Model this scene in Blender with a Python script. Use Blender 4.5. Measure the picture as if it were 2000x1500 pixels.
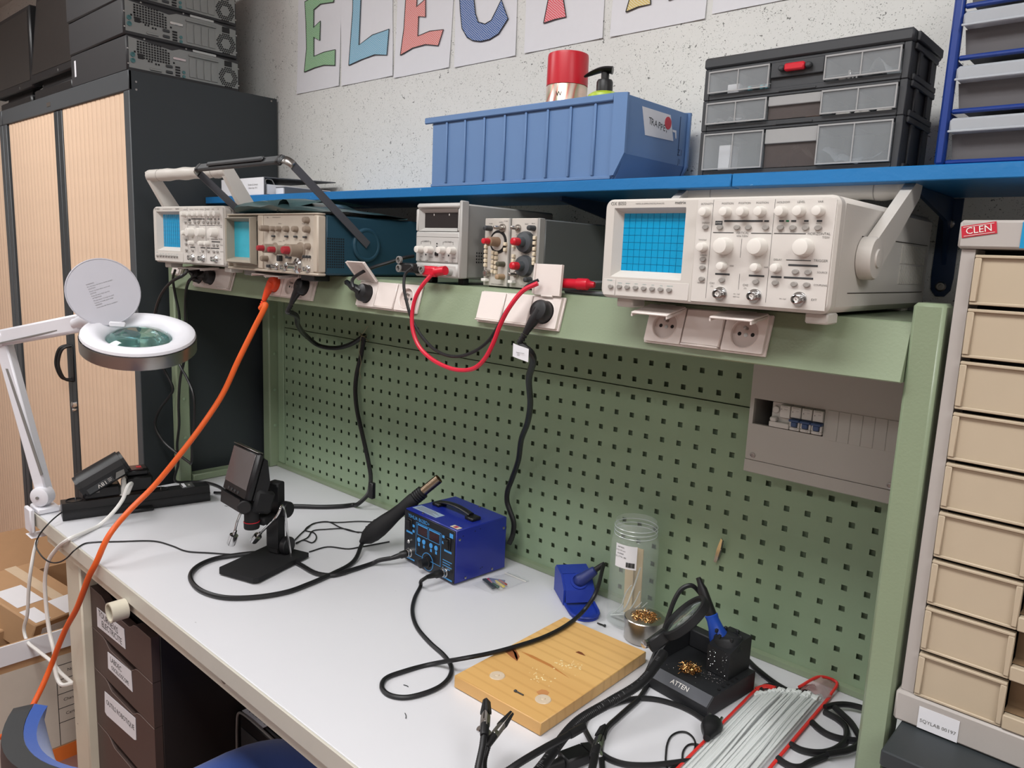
import bpy, bmesh, math, random
from mathutils import Vector, Matrix
for _o in list(bpy.data.objects): bpy.data.objects.remove(_o)
SC = bpy.context.scene
COL = SC.collection
PI = math.pi
# ------------------------------------------------------------------ camera, world, lights, exposure
cd = bpy.data.cameras.new('camera'); CAM = bpy.data.objects.new('camera', cd); COL.objects.link(CAM)
cd.sensor_width = 36.0; cd.lens = 36.0*1478.665/2000.0; cd.clip_start = 0.02
CAM.matrix_world = Matrix(((0.737491, -0.142085, 0.660242, 0.353901),
                           (0.674063, 0.094361, -0.732622, -1.317076),
                           (0.041793, 0.985347, 0.165364, 1.523909), (0, 0, 0, 1)))
SC.camera = CAM
W = bpy.data.worlds.new('world'); SC.world = W; W.use_nodes = True
W.node_tree.nodes['Background'].inputs[0].default_value = (0.9, 0.95, 1.0, 1)
W.node_tree.nodes['Background'].inputs[1].default_value = 0.35
SC.view_settings.view_transform = 'Standard'; SC.view_settings.look = 'None'
SC.view_settings.gamma = 1.0; SC.view_settings.use_curve_mapping = False
SC.view_settings.exposure = -0.27
LAMPS = [(-2.6, -1.35, 31), (-0.4, -1.35, 31), (1.6, -1.35, 31), (-2.6, -3.6, 19), (-0.4, -3.6, 19), (1.6, -3.6, 19)]
CEIL = 2.78
for lx, ly, lw in LAMPS:
    ld = bpy.data.lights.new('ceiling_lamp', 'AREA'); ld.shape = 'RECTANGLE'; ld.size = 1.18; ld.size_y = 0.56
    ld.energy = lw; ld.color = (0.955, 0.975, 1.0)
    lo = bpy.data.objects.new('ceiling_lamp_light', ld); COL.objects.link(lo); lo.location = (lx, ly, CEIL-0.035)

# ------------------------------------------------------------------ materials
def lin(c):
    return tuple(((v/255.0)/12.92 if v/255.0 <= 0.04045 else ((v/255.0+0.055)/1.055)**2.4) for v in c)
MATS = {}
def mat(name, col=(200, 200, 200), rough=0.5, metal=0.0, var=0.06, scale=30.0, bump=0.0, bscale=None, spec=0.5,
        trans=0.0, ior=1.45, alpha=1.0, emit=0.0, coat=0.0, detail=3.0, sheen=0.0):
    if name in MATS: return MATS[name]
    m = bpy.data.materials.new(name); m.use_nodes = True; MATS[name] = m
    nt = m.node_tree; N = nt.nodes; L = nt.links; b = N['Principled BSDF']
    c = lin(col)
    b.inputs['Roughness'].default_value = rough; b.inputs['Metallic'].default_value = metal
    b.inputs['Specular IOR Level'].default_value = spec; b.inputs['IOR'].default_value = ior
    b.inputs['Transmission Weight'].default_value = trans; b.inputs['Alpha'].default_value = alpha
    b.inputs['Coat Weight'].default_value = coat; b.inputs['Sheen Weight'].default_value = sheen
    if emit: b.inputs['Emission Color'].default_value = (*c, 1); b.inputs['Emission Strength'].default_value = emit
    tc = N.new('ShaderNodeTexCoord'); nz = N.new('ShaderNodeTexNoise')
    nz.inputs['Scale'].default_value = scale; nz.inputs['Detail'].default_value = detail
    L.new(tc.outputs['Object'], nz.inputs['Vector'])
    mx = N.new('ShaderNodeMix'); mx.data_type = 'RGBA'
    mx.inputs[6].default_value = (*[max(0, v*(1-var)) for v in c], 1); mx.inputs[7].default_value = (*[min(1, v*(1+var)) for v in c], 1)
    L.new(nz.outputs['Fac'], mx.inputs[0]); L.new(mx.outputs[2], b.inputs['Base Color'])
    if bump:
        bn = N.new('ShaderNodeBump'); bn.inputs['Strength'].default_value = bump; bn.inputs['Distance'].default_value = 0.002
        if bscale:
            n2 = N.new('ShaderNodeTexNoise'); n2.inputs['Scale'].default_value = bscale; L.new(tc.outputs['Object'], n2.inputs['Vector'])
            L.new(n2.outputs['Fac'], bn.inputs['Height'])
        else: L.new(nz.outputs['Fac'], bn.inputs['Height'])
        L.new(bn.outputs['Normal'], b.inputs['Normal'])
    m['out'] = mx.name
    return m
def nodes(m): return m.node_tree.nodes, m.node_tree.links, m.node_tree.nodes['Principled BSDF']
def ramp(m, src, stops):
    N, L, b = nodes(m); r = N.new('ShaderNodeValToRGB'); e = r.color_ramp.elements
    while len(e) < len(stops): e.new(0.5)
    for k, (p, c) in enumerate(stops): e[k].position = p; e[k].color = (*c, 1)
    L.new(src, r.inputs[0]); return r
def overlay(m, fac, col, amount=1.0):
    """mix colour `col` over the base colour where fac is 1"""
    N, L, b = nodes(m); mx = N.new('ShaderNodeMix'); mx.data_type = 'RGBA'
    old = b.inputs['Base Color'].links[0].from_socket
    if amount != 1.0:
        mu = N.new('ShaderNodeMath'); mu.operation = 'MULTIPLY'; mu.inputs[1].default_value = amount; L.new(fac, mu.inputs[0]); fac = mu.outputs[0]
    L.new(fac, mx.inputs[0]); L.new(old, mx.inputs[6]); mx.inputs[7].default_value = (*lin(col), 1)
    L.new(mx.outputs[2], b.inputs['Base Color'])
def specks(m, scale, thr, col, amount=1.0, stretch=(1, 1, 1)):
    N, L, b = nodes(m); tc = N.new('ShaderNodeTexCoord'); mp = N.new('ShaderNodeMapping'); mp.inputs['Scale'].default_value = stretch
    v = N.new('ShaderNodeTexVoronoi'); v.inputs['Scale'].default_value = scale; v.inputs['Randomness'].default_value = 1.0
    L.new(tc.outputs['Object'], mp.inputs[0]); nz = N.new('ShaderNodeTexNoise'); nz.inputs['Scale'].default_value = scale*1.3
    L.new(mp.outputs[0], nz.inputs['Vector']); ad = N.new('ShaderNodeMix'); ad.data_type = 'RGBA'; ad.inputs[0].default_value = 0.06
    L.new(mp.outputs[0], ad.inputs[6]); L.new(nz.outputs['Color'], ad.inputs[7]); L.new(ad.outputs[2], v.inputs['Vector'])
    # random size per cell
    sep = N.new('ShaderNodeSeparateColor'); L.new(v.outputs['Color'], sep.inputs[0])
    mu = N.new('ShaderNodeMath'); mu.operation = 'MULTIPLY'; mu.inputs[1].default_value = thr; L.new(sep.outputs[0], mu.inputs[0])
    lt = N.new('ShaderNodeMath'); lt.operation = 'LESS_THAN'; L.new(v.outputs['Distance'], lt.inputs[0]); L.new(mu.outputs[0], lt.inputs[1])
    overlay(m, lt.outputs[0], col, amount)
    return lt

# ------------------------------------------------------------------ mesh builder
def basis(d):
    d = Vector(d).normalized(); a = Vector((0, 0, 1)) if abs(d.z) < 0.9 else Vector((1, 0, 0))
    u = d.cross(a).normalized(); return u, u.cross(d).normalized(), d
def spline(pts, step=6):
    P = [Vector(p) for p in pts]
    if len(P) < 3: return P
    out = []
    for i in range(len(P)-1):
        p0 = P[i-1] if i else P[0]*2-P[1]; p1, p2 = P[i], P[i+1]; p3 = P[i+2] if i+2 < len(P) else P[i+1]*2-P[i]
        d1 = max((p1-p0).length, 1e-6)**0.5; d2 = max((p2-p1).length, 1e-6)**0.5; d3 = max((p3-p2).length, 1e-6)**0.5
        m1 = ((p1-p0)/d1-(p2-p0)/(d1+d2)+(p2-p1)/d2)*d2; m2 = ((p2-p1)/d2-(p3-p1)/(d2+d3)+(p3-p2)/d3)*d2
        for k in range(step):
            t = k/step; t2 = t*t; t3 = t2*t
            out.append(p1*(2*t3-3*t2+1)+m1*(t3-2*t2+t)+p2*(-2*t3+3*t2)+m2*(t3-t2))
    out.append(P[-1]); return out
class MB:
    def __init__(s, M=None): s.v = []; s.f = []; s.m = []; s.M = M; s.cm = 0
    def add(s, vs, fs, mi=None):
        o = len(s.v); vs = [Vector(p) for p in vs]
        if s.M is not None: vs = [s.M @ p for p in vs]
        s.v += [tuple(p) for p in vs]
        for f in fs: s.f.append(tuple(o+i for i in f)); s.m.append(s.cm if mi is None else mi)
        return s
    def box(s, x0, y0, z0, x1, y1, z1, b=0.0, mi=None):
        if x0 > x1: x0, x1 = x1, x0
        if y0 > y1: y0, y1 = y1, y0
        if z0 > z1: z0, z1 = z1, z0
        if b <= 0:
            V = [(x, y, z) for z in (z0, z1) for y in (y0, y1) for x in (x0, x1)]
            return s.add(V, [(0, 2, 3, 1), (4, 5, 7, 6), (0, 1, 5, 4), (2, 6, 7, 3), (0, 4, 6, 2), (1, 3, 7, 5)], mi)
        b = min(b, (x1-x0)*.49, (y1-y0)*.49, (z1-z0)*.49)
        c = Vector(((x0+x1)/2, (y0+y1)/2, (z0+z1)/2)); h = Vector(((x1-x0)/2, (y1-y0)/2, (z1-z0)/2))
        V = []; ix = {}
        for sx in (-1, 1):
            for sy in (-1, 1):
                for sz in (-1, 1):
                    for a in range(3):
                        q = [sx*(h.x-b), sy*(h.y-b), sz*(h.z-b)]; q[a] = (sx, sy, sz)[a]*h[a]
                        ix[(sx, sy, sz, a)] = len(V); V.append(Vector(q)+c)
        F = []
        for a in range(3):
            o = [k for k in range(3) if k != a]
            for sg in (-1, 1):
                ring = []
                for (p, q) in ((-1, -1), (1, -1), (1, 1), (-1, 1)):
                    k = [0, 0, 0]; k[a] = sg; k[o[0]] = p; k[o[1]] = q; ring.append(ix[(*k, a)])
                F.append(ring)
        for a in range(3):
            o = [k for k in range(3) if k != a]
            for p in (-1, 1):
                for q in (-1, 1):
                    k1 = [0]*3; k1[o[0]] = p; k1[o[1]] = q; k2 = k1[:]; k1[a] = -1; k2[a] = 1
                    F.append([ix[(*k1, o[0])], ix[(*k2, o[0])], ix[(*k2, o[1])], ix[(*k1, o[1])]])
        for sx in (-1, 1):
            for sy in (-1, 1):
                for sz in (-1, 1): F.append([ix[(sx, sy, sz, a)] for a in range(3)])
        G = []
        for f in F:
            n = (V[f[1]]-V[f[0]]).cross(V[f[2]]-V[f[0]]); g = sum((V[i] for i in f), Vector())/len(f)
            G.append(f if n.dot(g-c) >= 0 else f[::-1])
        return s.add(V, G, mi)
    def lathe(s, p0, axis, prof, n=20, mi=None, sx=1.0, sy=1.0, cap=True, a0=0.0):
        """prof: list of (radius, height along axis)"""
        u, w, d = basis(axis); p0 = Vector(p0); V = []; F = []
        for r, h in prof:
            for k in range(n):
                a = a0+2*PI*k/n; V.append(p0+d*h+u*(math.cos(a)*r*sx)+w*(math.sin(a)*r*sy))
        for i in range(len(prof)-1):
            for k in range(n):
                k2 = (k+1) % n; F.append((i*n+k, i*n+k2, (i+1)*n+k2, (i+1)*n+k)[::-1])
        if cap:
            F.append(tuple(range(n))); F.append(tuple(range((len(prof)-1)*n, len(prof)*n))[::-1])
        return s.add(V, F, mi)
    def cyl(s, p0, p1, r0, r1=None, n=16, mi=None, cap=True, b=0.0):
        d = Vector(p1)-Vector(p0); h = d.length; r1 = r0 if r1 is None else r1
        pr = [(r0, 0), (r1, h)] if not b else [(r0-b, 0), (r0, b), (r1, h-b), (r1-b, h)]
        return s.lathe(p0, d, pr, n, mi, cap=cap)
    def tube(s, pts, r, n=8, step=6, mi=None, smooth=True, flat=1.0):
        P = spline(pts, step) if smooth else [Vector(p) for p in pts]
        P = [p for i, p in enumerate(P) if i == 0 or (p-P[i-1]).length > 1e-6]
        V = []; F = []; u = None; N = len(P)
        for i, p in enumerate(P):
            t = (P[min(i+1, N-1)]-P[max(i-1, 0)]).normalized()
            if u is None: u = basis(t)[0]
            u = (u-t*u.dot(t)).normalized(); w = t.cross(u)
            rr = r if not callable(r) else r(i/(N-1))
            for k in range(n):
                a = 2*PI*k/n; V.append(p+u*(math.cos(a)*rr)+w*(math.sin(a)*rr*flat))
        for i in range(N-1):
            for k in range(n):
                k2 = (k+1) % n; F.append((i*n+k, i*n+k2, (i+1)*n+k2, (i+1)*n+k))
        F.append(tuple(range(n))[::-1]); F.append(tuple(range((N-1)*n, N*n)))
        return s.add(V, F, mi)
    def prism(s, poly, ax, a0, a1, mi=None, inset=0.0):
        """poly in the two other axes (order x,y,z without ax); extruded from a0 to a1 along axis ax"""
        o = [k for k in range(3) if k != ax]; n = len(poly); V = []
        for a in (a0, a1):
            for p in poly:
                q = [0, 0, 0]; q[ax] = a; q[o[0]] = p[0]; q[o[1]] = p[1]; V.append(Vector(q))
        F = [tuple(range(n)), tuple(range(n, 2*n))[::-1]]+[(k, n+k, n+(k+1) % n, (k+1) % n) for k in range(n)]
        ar = sum(poly[k][0]*poly[(k+1) % n][1]-poly[(k+1) % n][0]*poly[k][1] for k in range(n))
        sgn = ar*(a1-a0)*(1 if ax != 1 else -1)
        F = [f[::-1] for f in F] if sgn > 0 else F
        return s.add(V, F, mi)
    def quad(s, a, b, c, d, mi=None): return s.add([a, b, c, d], [(0, 1, 2, 3)], mi)
    def sheet(s, grid, mi=None, thick=0.0):
        """grid: rows of points"""
        R, Cn = len(grid), len(grid[0]); V = [p for row in grid for p in row]
        F = [(i*Cn+j, i*Cn+j+1, (i+1)*Cn+j+1, (i+1)*Cn+j) for i in range(R-1) for j in range(Cn-1)]
        return s.add(V, F, mi)
    def mesh(s, name, smooth=True, ang=38):
        me = bpy.data.meshes.new(name); me.from_pydata(s.v, [], s.f)
        if any(s.m): me.polygons.foreach_set('material_index', s.m)
        if smooth:
            me.polygons.foreach_set('use_smooth', [True]*len(me.polygons)); me.set_sharp_from_angle(angle=math.radians(ang))
        me.update(); return me
    def build(s, name, m, parent=None, label=None, smooth=True, ang=38, kind=None, loc=None, rot=None):
        me = s.mesh(name, smooth, ang)
        for mm in (m if isinstance(m, (list, tuple)) else [m]): me.materials.append(mm)
        o = bpy.data.objects.new(name, me); COL.objects.link(o)
        if parent is not None: o.parent = parent
        if label: o['label'] = label
        if kind: o['kind'] = kind
        if loc is not None: o.location = loc
        if rot is not None: o.rotation_euler = rot
        return o
def tag(o, label, cat, group=None):
    o['label'] = label; o['category'] = cat
    if group: o['group'] = group
    return o
def thing(name, label, cat, loc=(0, 0, 0), rz=0.0, group=None, rot=None):
    o = bpy.data.objects.new(name, None); COL.objects.link(o); o.location = loc
    o.rotation_euler = rot if rot else (0, 0, rz); o.empty_display_size = 0.05
    return tag(o, label, cat, group)
def struct(o): o['kind'] = 'structure'; return o
def solid(o, t, off=0.0):
    md = o.modifiers.new('solid', 'SOLIDIFY'); md.thickness = t; md.offset = off; return o
def copies(o, parent, locs, rots=None):
    for k, l in enumerate(locs):
        c = o.copy(); COL.objects.link(c); c.parent = parent; c.location = l
        if rots: c.rotation_euler = rots[k]
_txt = {}
def text_into(mb, s, size, M, align='CENTER', mi=None):
    """flat lettering as mesh; text plane is local XY, M places it"""
    key = (s, align)
    if key not in _txt:
        cu = bpy.data.curves.new('t', 'FONT'); cu.body = s; cu.align_x = align; cu.align_y = 'CENTER'; cu.resolution_u = 2; cu.size = 1.0
        o = bpy.data.objects.new('t', cu); COL.objects.link(o)
        dg = bpy.context.evaluated_depsgraph_get(); me = bpy.data.meshes.new_from_object(o.evaluated_get(dg))
        _txt[key] = ([v.co.copy() for v in me.vertices], [tuple(p.vertices) for p in me.polygons])
        bpy.data.objects.remove(o); bpy.data.curves.remove(cu); bpy.data.meshes.remove(me)
    V, F = _txt[key]
    mb.add([M @ (v*size) for v in V], F, mi)
def front(x, y, z):            # text facing -y
    return Matrix.Translation((x, y, z)) @ Matrix.Rotation(PI/2, 4, 'X')
# ------------------------------------------------------------------ shared materials
GREEN = mat('green_enamel', (134, 148, 121), 0.34, var=0.05, scale=9, bump=0.12, bscale=260, coat=0.15)
GREENB = mat('green_panel_enamel', (142, 162, 133), 0.38, var=0.04, scale=6, bump=0.04, bscale=200)
CREAM = mat('cream_paint', (205, 198, 180), 0.42, var=0.05, scale=12, bump=0.05, bscale=150)
specks(CREAM, 14, 0.11, (90, 84, 74), 0.9, (0.5, 1, 1))
TOPM = mat('grey_laminate', (213, 213, 217), 0.36, var=0.025, scale=7)
specks(TOPM, 22, 0.035, (70, 70, 72), 0.75, (1, 1.5, 1)); specks(TOPM, 9, 0.04, (150, 150, 152), 0.5, (0.4, 1.4, 1))
EDGE = mat('edge_band', (200, 196, 184), 0.4, var=0.03)
ANTH = mat('anthracite_steel', (47, 52, 55), 0.45, var=0.05, scale=12, bump=0.03, bscale=400)
ANTHF = mat('anthracite_front', (70, 74, 77), 0.45, var=0.04)
BEECH = mat('beech_slat', (226, 196, 168), 0.5, var=0.05, scale=18)
BLACK = mat('black_plastic', (24, 24, 26), 0.42, var=0.1)
BLACKM = mat('black_matte', (20, 20, 22), 0.7, var=0.1)
RUBBER = mat('black_rubber', (22, 22, 23), 0.5, var=0.1)
DGREY = mat('dark_grey_plastic', (58, 60, 62), 0.45)
MGREY = mat('mid_grey_plastic', (128, 126, 123), 0.45)
WHITEP = mat('white_plastic', (232, 228, 222), 0.32, var=0.03)
WHITEL = mat('lamp_white', (228, 228, 234), 0.35, var=0.02)
CHROME = mat('chrome', (205, 205, 205), 0.16, 1.0, var=0.02)
STEEL = mat('brushed_steel', (165, 163, 160), 0.32, 1.0, var=0.05)
PAPER = mat('paper', (222, 222, 226), 0.7, var=0.02, scale=60)
INK = mat('ink', (34, 34, 36), 0.6)
INKG = mat('grey_ink', (108, 106, 103), 0.6)
RED = mat('red_plastic', (196, 28, 44), 0.35)
BLUESH = mat('blue_shelf_paint', (32, 112, 172), 0.36, var=0.07, scale=14, bump=0.25, bscale=90)
specks(BLUESH, 26, 0.09, (120, 170, 205), 0.8, (1, 1, 1.4))

# ------------------------------------------------------------------ room
wm = mat('speckled_concrete', (220, 220, 216), 0.75, var=0.05, scale=5, bump=0.1, bscale=120)
specks(wm, 105, 0.34, (150, 152, 146), 0.8); specks(wm, 60, 0.23, (92, 94, 90), 0.85); specks(wm, 80, 0.26, (228, 228, 224), 0.7); specks(wm, 27, 0.075, (84, 86, 82), 0.8)
fm = mat('brick_red_floor', (150, 112, 102), 0.5, var=0.08, scale=8)
rm = mat('room_white', (205, 203, 198), 0.8, var=0.02)
struct(MB().box(-5.0, 0.06, 0, 3.2, 0.2, CEIL).build('wall_back', wm, label='speckled off-white concrete wall behind the bench'))
struct(MB().box(-5.0, -5.6, -0.1, 3.2, 0.06, 0).build('floor', fm, label='reddish brown floor'))
struct(MB().box(-5.0, -5.6, CEIL, 3.2, 0.2, CEIL+0.1).build('ceiling', rm))
struct(MB().box(-5.1, -5.6, 0, -5.0, 0.2, CEIL).build('wall_left', rm))
struct(MB().box(3.2, -5.6, 0, 3.3, 0.2, CEIL).build('wall_right', rm))
struct(MB().box(-5.1, -5.7, 0, 3.3, -5.6, CEIL).build('wall_front', rm))
GLOW = mat('lamp_diffuser', (255, 248, 238), 0.5, emit=4.0)
for k, (lx, ly, lw) in enumerate(LAMPS):
    t = thing('ceiling_light', ('left', 'middle', 'right')[k % 3]+' white ceiling light panel of the '+('row above the bench', 'row at the back of the room')[k//3], 'light', (lx, ly, CEIL), group='ceiling lights')
    MB().box(-.62, -.31, -.03, -.6, .31, 0).box(.6, -.31, -.03, .62, .31, 0).box(-.6, -.31, -.03, .6, -.29, 0).box(-.6, .29, -.03, .6, .31, 0).build('frame', WHITEP, t)
    MB().box(-.6, -.29, -.012, .6, .29, -.004).build('diffuser', GLOW, t)

# ------------------------------------------------------------------ workbench
T = 0.798
wb = thing('workbench', 'green steel workbench with pale grey top, perforated back panel and raised console', 'workbench', (-0.9, -0.36, 0))
def wbp(mb, name, m, **k):
    o = mb.build(name, m, wb, **k); o.location = (0.9, 0.36, 0); return o
wbp(MB().box(-1.90, -.725, T-.036, .135, .002, T-.0004, .0015), 'tabletop', TOPM, label='pale grey laminate tabletop')
wbp(MB().box(-1.902, -.730, T-.036, .135, -.7252, T-.0002, .001), 'edge_strip', EDGE, label='beige edge band')
wbp(MB().box(-1.80, -.722, T-.062, .10, -.70, T-.0365, .002), 'apron', CREAM, label='chipped cream steel rail')
wbp(MB().box(-1.80, -.05, T-.062, .10, -.02, T-.0365, .002), 'apron', CREAM)
for lx in (-1.70, -0.02):
    for ly in (-.712, -.14):
        wbp(MB().box(lx, ly, 0, lx+.098, ly+.07, T-.0625, .004), 'leg', CREAM)
wbp(MB().box(-1.69, -.64, .12, -1.66, -.14, .16, .003), 'stretcher', CREAM)
# uprights
POSTS = [(-1.914, -.335, -1.880, -.295, 1.491), (.100, -.335, .135, -.295, 1.491), (-1.914, -.035, -1.872, .004, 1.42), (.100, -.035, .135, .004, 1.42)]
for a, b, c, d, z in POSTS:
    wbp(MB().box(a, b, T, c, d, z, .004), 'upright_post', GREEN)
wbp(MB().box(-1.914, -.294, T, -1.874, -.036, T+.022, .003), 'side_rail', GREEN)
wbp(MB().box(.100, -.294, T, .135, -.036, T+.022, .003), 'side_rail', GREEN)
for z in (.94, 1.06, 1.18, 1.30):
    wbp(MB().lathe((-1.879, -.315, z), (1, 0, 0), [(.005, 0), (.005, .002), (.003, .003)], 10), 'bolt', GREENB)
    wbp(MB().lathe((-1.871, -.016, z), (1, 0, 0), [(.005, 0), (.005, .002), (.003, .003)], 10), 'bolt', GREENB)
# console with tilted front
def yz(pts): return pts
cons = MB()
cons.prism([(-.3235, 1.467), (-.3262, 1.4655), (-.3469, 1.3965), (-.3455, 1.395), (-.30, 1.395), (-.30, 1.398), (-.03, 1.398), (-.03, 1.467)], 0, -1.8795, .0995)
wbp(cons, 'console', GREEN, ang=25, label='green steel console with tilted front')
# perforated panels: every hole is real
def perforated(z_rows, zlo, zhi, name, lab):
    mb = MB(); P = .038; h = .0051; y0, y1 = 0.0, .002; x_lo, x_hi = -1.8345, .0995
    cols = [k*P for k in range(-48, 3)]
    xs = [x_lo]+[c+P/2 for c in cols[:-1]]+[x_hi]
    zs = [zlo]+[(z_rows[k]+z_rows[k+1])/2 for k in range(len(z_rows)-1)]+[zhi]
    for i, cx in enumerate(cols):
        for j, cz in enumerate(z_rows):
            a, b, c, d = xs[i], xs[i+1], zs[j], zs[j+1]
            V = [(a, y0, c), (b, y0, c), (b, y0, d), (a, y0, d), (cx-h, y0, cz-h), (cx+h, y0, cz-h), (cx+h, y0, cz+h), (cx-h, y0, cz+h)]
            V += [(cx-h, y1, cz-h), (cx+h, y1, cz-h), (cx+h, y1, cz+h), (cx-h, y1, cz+h)]
            mb.add(V, [(0, 1, 5, 4), (1, 2, 6, 5), (2, 3, 7, 6), (3, 0, 4, 7), (4, 5, 9, 8), (5, 6, 10, 9), (6, 7, 11, 10), (7, 4, 8, 11)])
    for (p, q) in (((x_lo, zlo), (x_hi, zlo)), ((x_hi, zlo), (x_hi, zhi)), ((x_hi, zhi), (x_lo, zhi)), ((x_lo, zhi), (x_lo, zlo))):
        mb.quad((q[0], y0, q[1]), (p[0], y0, p[1]), (p[0], .010, p[1]), (q[0], .010, q[1]))
    return wbp(mb, name, GREENB, smooth=False, label=lab)
perforated([.83+.038*r for r in range(12)], .8115, 1.2668, 'perforated_panel', 'lower green panel with rows of square holes')
perforated([.83+.038*r for r in range(12, 17)], 1.2694, 1.462, 'perforated_panel', 'upper green panel strip with square holes under the console')
wbp(MB().box(-1.8345, .011, .80, .0995, .0125, 1.466), 'backing_sheet', GREENB, smooth=False)
wbp(MB().prism([(-.010, T+.0005), (-.010, T+.011), (-.0015, T+.0135), (.009, T+.0135), (.009, T+.0005)], 0, -1.872, .0995), 'bottom_rail', GREEN, ang=20)
wbp(MB().box(-1.8715, -.004, T+.014, -1.8365, .009, 1.46, .002), 'panel_edge_strip', GREENB)
wbp(MB().box(-1.60, -.034, .04, .098, -.022, T-.064, .002), 'rear_panel', mat('under_bench_shade', (26, 28, 30), 0.6))  # added dark sheet, stands in for the black shade under the bench
# cable clamp tube on the front rail
wbp(MB().lathe((-1.262, -.7305, .7465), (0, -1, 0), [(.0215, 0), (.0215, .018), (.0215, .034), (.0180, .034), (.0180, .004), (.001, .003)], 26, cap=False), 'tube_stub', CREAM, label='cream plastic tube stub on the front rail')

# ------------------------------------------------------------------ blue shelf
for (a, b, lab) in ((-1.945, -.2150, 'long blue painted wall shelf board carrying the blue bin'), (-.2135, 1.0, 'blue painted wall shelf board under the black organiser')):
    t = thing('wall_shelf', lab, 'shelf', (a, .05, 1.645), group='blue shelf boards')
    MB().box(0, -.25, 0, b-a, .0095, .020, .0015).build('board', BLUESH, t)
BRK = mat('bracket_blue', (18, 44, 78), 0.4)
for bx, lab in ((.036, 'dark blue steel shelf bracket bolted to the wall beside the large oscilloscope'), (-.60, "dark blue steel shelf bracket behind the plug-in instruments")):
    t = thing('shelf_bracket', lab, 'bracket', (bx, .06, 1.49), group='shelf brackets')
    MB().prism([(-.006, .0), (.006, 0), (.014, .01), (.016, .03), (.016, .154), (-.016, .154), (-.016, .03), (-.014, .01)], 1, -.004, -.0005).build('wall_plate', BRK, t)
    MB().prism([(-.004, .154), (-.20, .154), (-.20, .146), (-.03, .118), (-.004, .05)], 0, -.003, .003).build('arm', BRK, t)
    for dz in (.016, .115):
        MB().lathe((0, -.004, dz), (0, -1, 0), [(.008, 0), (.008, .002), (.006, .004), (.003, .004), (.0025, .002)], 14).build('bolt', STEEL, t)

# ------------------------------------------------------------------ tambour cabinet
def slat_mesh(h, w):
    p = [(-w/2, .006), (-w/2, .0015), (-w*.36, 0), (w*.36, 0), (w/2, .0015), (w/2, .006)]
    mb = MB(); mb.prism(p, 2, 0, h); return mb
def tambour(x0, x1, lab, left=True, detail=True):
    cx = (x0+x1)/2; t = thing('tambour_cabinet', lab, 'cabinet', (cx, -.18, 0))
    w = (x1-x0)/2; H = 1.995; yf = -.23; yb = .23
    MB().box(w-.004, yf+.002, .0, w, yb, H-.0005).build('side_panel', ANTH, t)
    MB().box(-w, yf+.002, .0, -w+.004, yb, H-.0005).build('side_panel', ANTH, t)
    MB().box(-w+.004, yb-.004, 0, w-.004, yb, H-.001).build('back_panel', ANTH, t)
    MB().box(-w+.004, yf+.01, H-.003, w-.004, yb-.004, H-.0005).build('top_panel', ANTH, t)
    MB().box(-w, yf, H-.054, w, yf+.0095, H, .002).build('fascia', ANTHF, t)
    MB().box(w-.040, yf, .0, w-.0002, yf+.02, H-.0545, .002).build('jamb', ANTHF, t)
    MB().box(-w+.0002, yf, .0, -w+.040, yf+.02, H-.0545, .002).build('jamb', ANTHF, t)
    MB().box(-w+.041, yf, .0, w-.041, yf+.02, .06, .002).build('plinth', ANTHF, t)
    MB().box(-w+.041, yf+.02, .0, w-.041, yf+.023, H-.056).build('inner_liner', BLACKM, t)
    for nm, sx in (('meeting_stile', -.0385), ('meeting_stile', .0005)):
        MB().box(sx, yf+.004, .0605, sx+.038, yf+.018, H-.055, .002).build(nm, ANTH, t)
    pitch = .0365; n = int((w-.041-.039)/pitch)
    me = slat_mesh(H-.055-.0605, pitch-.0012).mesh('slat', True, 20); me.materials.append(BEECH)
    for side in ((1, -1) if left else (1,)):
        for k in range(n):
            o = bpy.data.objects.new('slat', me); COL.objects.link(o); o.parent = t
            o.location = (side*(.0395+pitch*(k+.5)), yf+.006, .0605)
    if detail:
        for hx in (-.016, .012):
            MB().tube([(hx, yf+.006, 1.155), (hx-.004, yf-.022, 1.145), (hx-.010, yf-.036, 1.10), (hx-.008, yf-.034, 1.07), (hx-.004, yf-.020, 1.038), (hx, yf+.006, 1.03)], .0048, 8).build('door_handle', BLACK, t)
        MB().box(-.002, yf+.001, 1.03, .030, yf+.0035, 1.155, .001).build('handle_plate', BLACK, t)
        MB().lathe((.026, yf+.004, .948), (0, -1, 0), [(.011, 0), (.011, .012), (.008, .014)], 16).build('lock', CHROME, t, label='chrome lock barrel')
        MB().lathe((.026, yf+.004, .930), (0, -1, 0), [(.006, 0), (.006, .010), (.004, .012)], 12).build('lock_pin', CHROME, t)
        MB().box(-.085, yf-.0012, H-.036, -.048, yf-.0002, H-.023).build('name_plate', STEEL, t, label='small silver maker plate')
        for z in (1.965, 1.944):
            MB().lathe((w, yf+.02, z), (1, 0, 0), [(.003, 0), (.003, .0015)], 8).build('rivet', STEEL, t)
        MB().lathe((w, yb-.02, 1.985), (1, 0, 0), [(.003, 0), (.003, .0015)], 8).build('rivet', STEEL, t)
    return t
tambour(-3.155, -1.953, 'tall dark grey cabinet with two pale beech tambour doors beside the bench')
tambour(-4.365, -3.163, 'second tambour cabinet at the left picture edge, mostly cut off', detail=False)

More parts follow.
